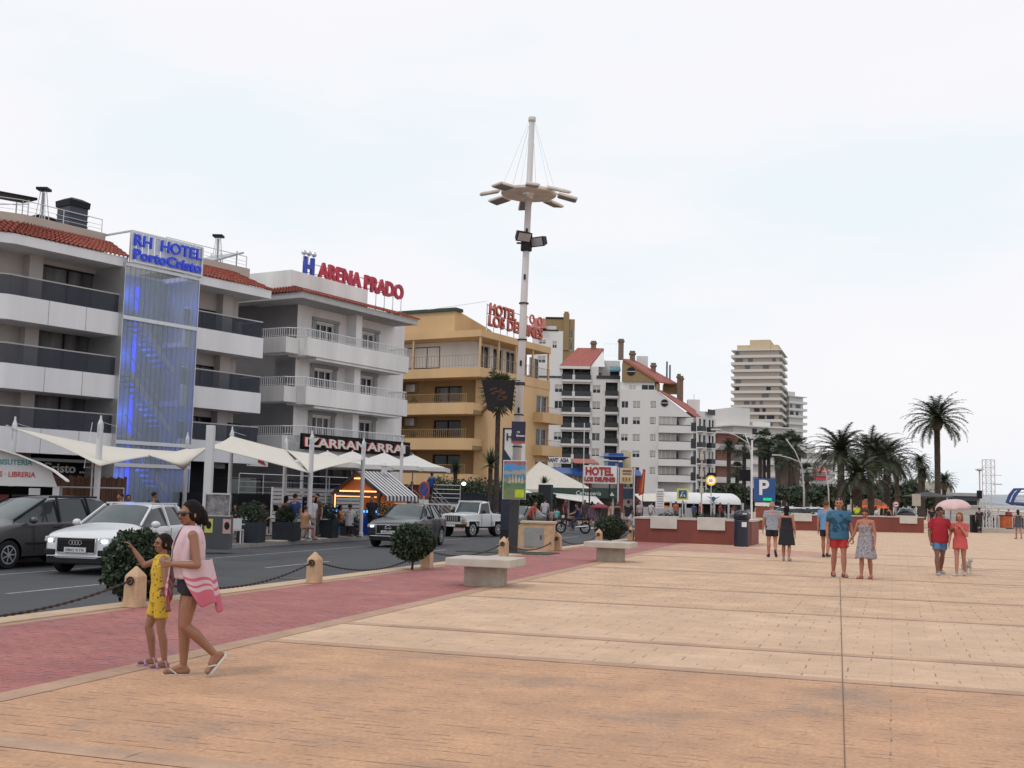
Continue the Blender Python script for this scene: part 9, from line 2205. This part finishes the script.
# terrace people
pav(295,42.5,'man in a royal blue T-shirt and grey shorts standing at the terrace, back turned',face=165,top=('tshirt',(.02,.06,.22)),bottom=('shorts',(.20,.21,.24)),H=1.76,lean=4)
pav(284.5,43.5,'woman with black hair and a dark red top leaning by the second planter',face=150,female=True,top=('tank',(.16,.03,.03)),bottom=('trousers',(.03,.03,.04)),hair=('long',(.012,.01,.01)),H=1.68,sk='tan',lean=10)
pav(312.5,44,'man in a white T-shirt behind the sail pole and menu board',face=60,top=('tshirt',(.50,.50,.53)),bottom=('trousers',(.25,.25,.28)),H=1.68)
pav(318,45.2,'dark haired person in brown behind the man in white',face=-20,top=('tshirt',(.12,.08,.06)),bottom=('trousers',(.05,.05,.06)),H=1.78)
seatk = dict(thL=(86,8),shL=(2,0),thR=(84,8),shR=(4,0),seat=.46,uaL=(25,8),faL=(75,-6),uaR=(25,8),faR=(70,-6))
pav(306,41.6,'person in tan shorts seated below the black menu board',face=170,top=('tshirt',(.30,.16,.08)),bottom=('shorts',(.28,.24,.22)),H=1.6,**seatk)
pav(237.5,41.5,'woman in black seated behind the first white table',face=-10,female=True,top=('tshirt',(.015,.015,.02)),bottom=('trousers',(.02,.02,.03)),hair=('bob',(.02,.015,.012)),H=1.62,sk='tan',**seatk)
pav(340.5,46.5,'woman in an orange top seated at a terrace table',face=100,female=True,top=('tshirt',(.35,.13,.03)),bottom=('trousers',(.03,.03,.04)),hair=('tied',(.02,.015,.012)),H=1.64,sk='tan',**seatk)
pav(350.5,45.8,'man in a light grey shirt seated with his back to the road',face=175,top=('tshirt',(.40,.40,.43)),bottom=('trousers',(.03,.03,.04)),H=1.74,sk='tan',**seatk)
pav(372.5,49.0,'person in black behind the blue lit counter',face=10,top=('tshirt',(.02,.02,.02)),bottom=('trousers',(.02,.02,.02)),H=1.74,sk='tan')
pav(264,44.5,'person in dark clothes seated behind the second table',face=20,top=('tshirt',(.04,.03,.04)),bottom=('trousers',(.02,.02,.02)),H=1.65,sk='tan',**seatk)
pav(122,36.5,'man in a brick red shirt behind the white crossover roof',face=-30,top=('tshirt',(.25,.07,.05)),bottom=('trousers',(.05,.05,.06)),H=1.66,sk='tan')
pav(154,39,'man in black standing before the blue glass tower',face=170,top=('tshirt',(.012,.012,.015)),bottom=('trousers',(.02,.02,.02)),H=1.72,sk='tan')
pav(129,38.5,'dark haired woman beside the man in brick red',face=40,female=True,top=('tshirt',(.03,.03,.05)),bottom=('trousers',(.02,.02,.02)),hair=('long',(.012,.01,.01)),H=1.6,sk='tan')
pav(431,66.5,'man in a bright blue shirt at the top of the entrance steps',face=160,z=ZS + 1.36,top=('tshirt',(.02,.09,.38)),bottom=('trousers',(.03,.03,.06)),H=1.76,sk='tan')
pav(411.5,66.0,'person in a red top climbing the entrance steps',face=170,z=ZS + .9,top=('tshirt',(.30,.03,.05)),bottom=('trousers',(.03,.03,.04)),H=1.66,sk='tan')
# across the road, centre
pav(530.5,56.5,'man in a red top leaning at the black hatchback',face=80,lean=28,top=('tshirt',(.45,.05,.03)),bottom=('trousers',(.03,.03,.04)),H=1.7,sk='tan')
pav(545,70,'man in a white T-shirt walking past the hedge',face=170,top=('tshirt',(.42,.44,.50)),bottom=('shorts',(.16,.19,.24)),H=1.76)
pav(551.5,70.5,'child in pale pink beside the man in white',face=175,top=('tshirt',(.45,.30,.28)),bottom=('shorts',(.30,.22,.2)),H=1.12,hair=('bob',(.10,.05,.03)))
pav(557,69,'child in a turquoise T-shirt next to the hedge',face=180,top=('tshirt',(.12,.38,.36)),bottom=('shorts',(.05,.06,.09)),H=1.22)
pav(585,72,'man in a dark shirt near the white awning',face=20,top=('tshirt',(.05,.04,.05)),bottom=('shorts',(.09,.08,.10)),H=1.74,sk='tan')
pav(592,75,'woman in a dim purple dress under the white awning',face=150,female=True,top=('dress',(.10,.05,.10),mat('cloth_purple_dress',(.10,.05,.10),.9),(.44,-.38,1.3)),bottom=('none',(0,0,0)),H=1.64,hair=('long',(.03,.02,.02)),sk='tan')
w1 = pav(598,66,'woman in grey patterned clothes under the dark red umbrella',face=40,female=True,top=('tshirt',(.14,.10,.13)),bottom=('skirt',(.12,.10,.12)),H=1.62,hair=('bob',(.04,.02,.02)),sk='tan')
t = empty('umbrella',AT(600,65.8,ZS),0,'dark red umbrella held up near the zebra crossing','umbrella'); z = PT(600,508,66).z - ZS
b = MB(); b.rings([[(.52 * q * math.cos(2 * PI * i / 16),.52 * q * math.sin(2 * PI * i / 16),z + h) for i in range(16)] for q,h in ((1,0),(.85,.1),(.5,.2),(.05,.26))],False,True); b.build('canopy',mat('dark_red_umbrella',(.22,.03,.05),.7),t,smooth=True,solid=.005); b = MB(); b.tube((0,0,z - .75),(0,0,z + .32),.012,n=6); b.build('shaft',M_frame,t)
pav(610,70,'woman with bare shoulders in a pale pink top near the white flagpole',face=100,female=True,top=('tank',(.45,.28,.22)),bottom=('shorts',(.35,.28,.22)),H=1.64,hair=('long',(.05,.03,.02)),sk='red')
pav(617.5,66,'woman in a long black dress left of the white pole',face=10,female=True,top=('dress',(.02,.02,.025),mat('cloth_dark_dress',(.02,.02,.022),.9),(.44,-.55,1.5)),bottom=('none',(0,0,0)),H=1.7,hair=('long',(.015,.012,.01)),sk='tan')
pav(628.5,64.5,'man in a black jacket and white shorts crossing right of the pole',face=170,top=('tshirt',(.012,.012,.016)),bottom=('shorts',(.5,.48,.48)),H=1.80,sk='tan',fat=1.1)
pav(640,85,'person in a pale top beyond the red flag',face=20,top=('tshirt',(.40,.33,.33)),bottom=('shorts',(.12,.12,.15)),H=1.7)
pav(651,88,'person in a white shirt near the white picket screen',face=150,top=('tshirt',(.5,.5,.5)),bottom=('shorts',(.25,.2,.2)),H=1.7)
pav(565,74,'man in a red dark shirt behind the motorcycle',face=60,top=('tshirt',(.10,.02,.03)),bottom=('trousers',(.03,.03,.04)),H=1.72,sk='tan')
for i,(px,d,c,lab) in enumerate(((694,104,(.05,.08,.2),'person in navy under the white barrel roof'),(701,106,(.35,.04,.04),'person in red under the white barrel roof'),(712,105,(.3,.28,.28),'person in grey under the white barrel roof'),(720,107,(.35,.03,.06),'person in crimson at the right end of the barrel roof'),(728,112,(.04,.05,.12),'person in dark blue right of the barrel roof'),(676,100,(.4,.12,.06),'person in orange by the white picket screen'),(683,103,(.04,.04,.05),'person in black by the white picket screen'))):
 pav(px,d,lab,face=40 * i,top=('tshirt',c),bottom=('shorts',(.1,.1,.13)),H=1.6 + .03 * i,sk='tan')
# motorcycle rider sits on the bike
r_,rd_ = person('motorcycle rider in a navy shirt and dark helmet',mbk.location + Vector((.0,.0,0)),mbk.rotation_euler.z,H=1.76,sk='tan',lean=8,seat=.74,thL=(62,14),shL=(-10,0),thR=(62,14),shR=(-10,0),uaL=(45,14),faL=(72,6),uaR=(45,14),faR=(72,6),top=('tshirt',(.02,.03,.09)),bottom=('trousers',(.03,.03,.05)),hair=('short',(.02,.02,.025)),vox=.018)
r_.location = mbk.location + Matrix.Rotation(mbk.rotation_euler.z,3,'Z') @ Vector((0,.28,0))
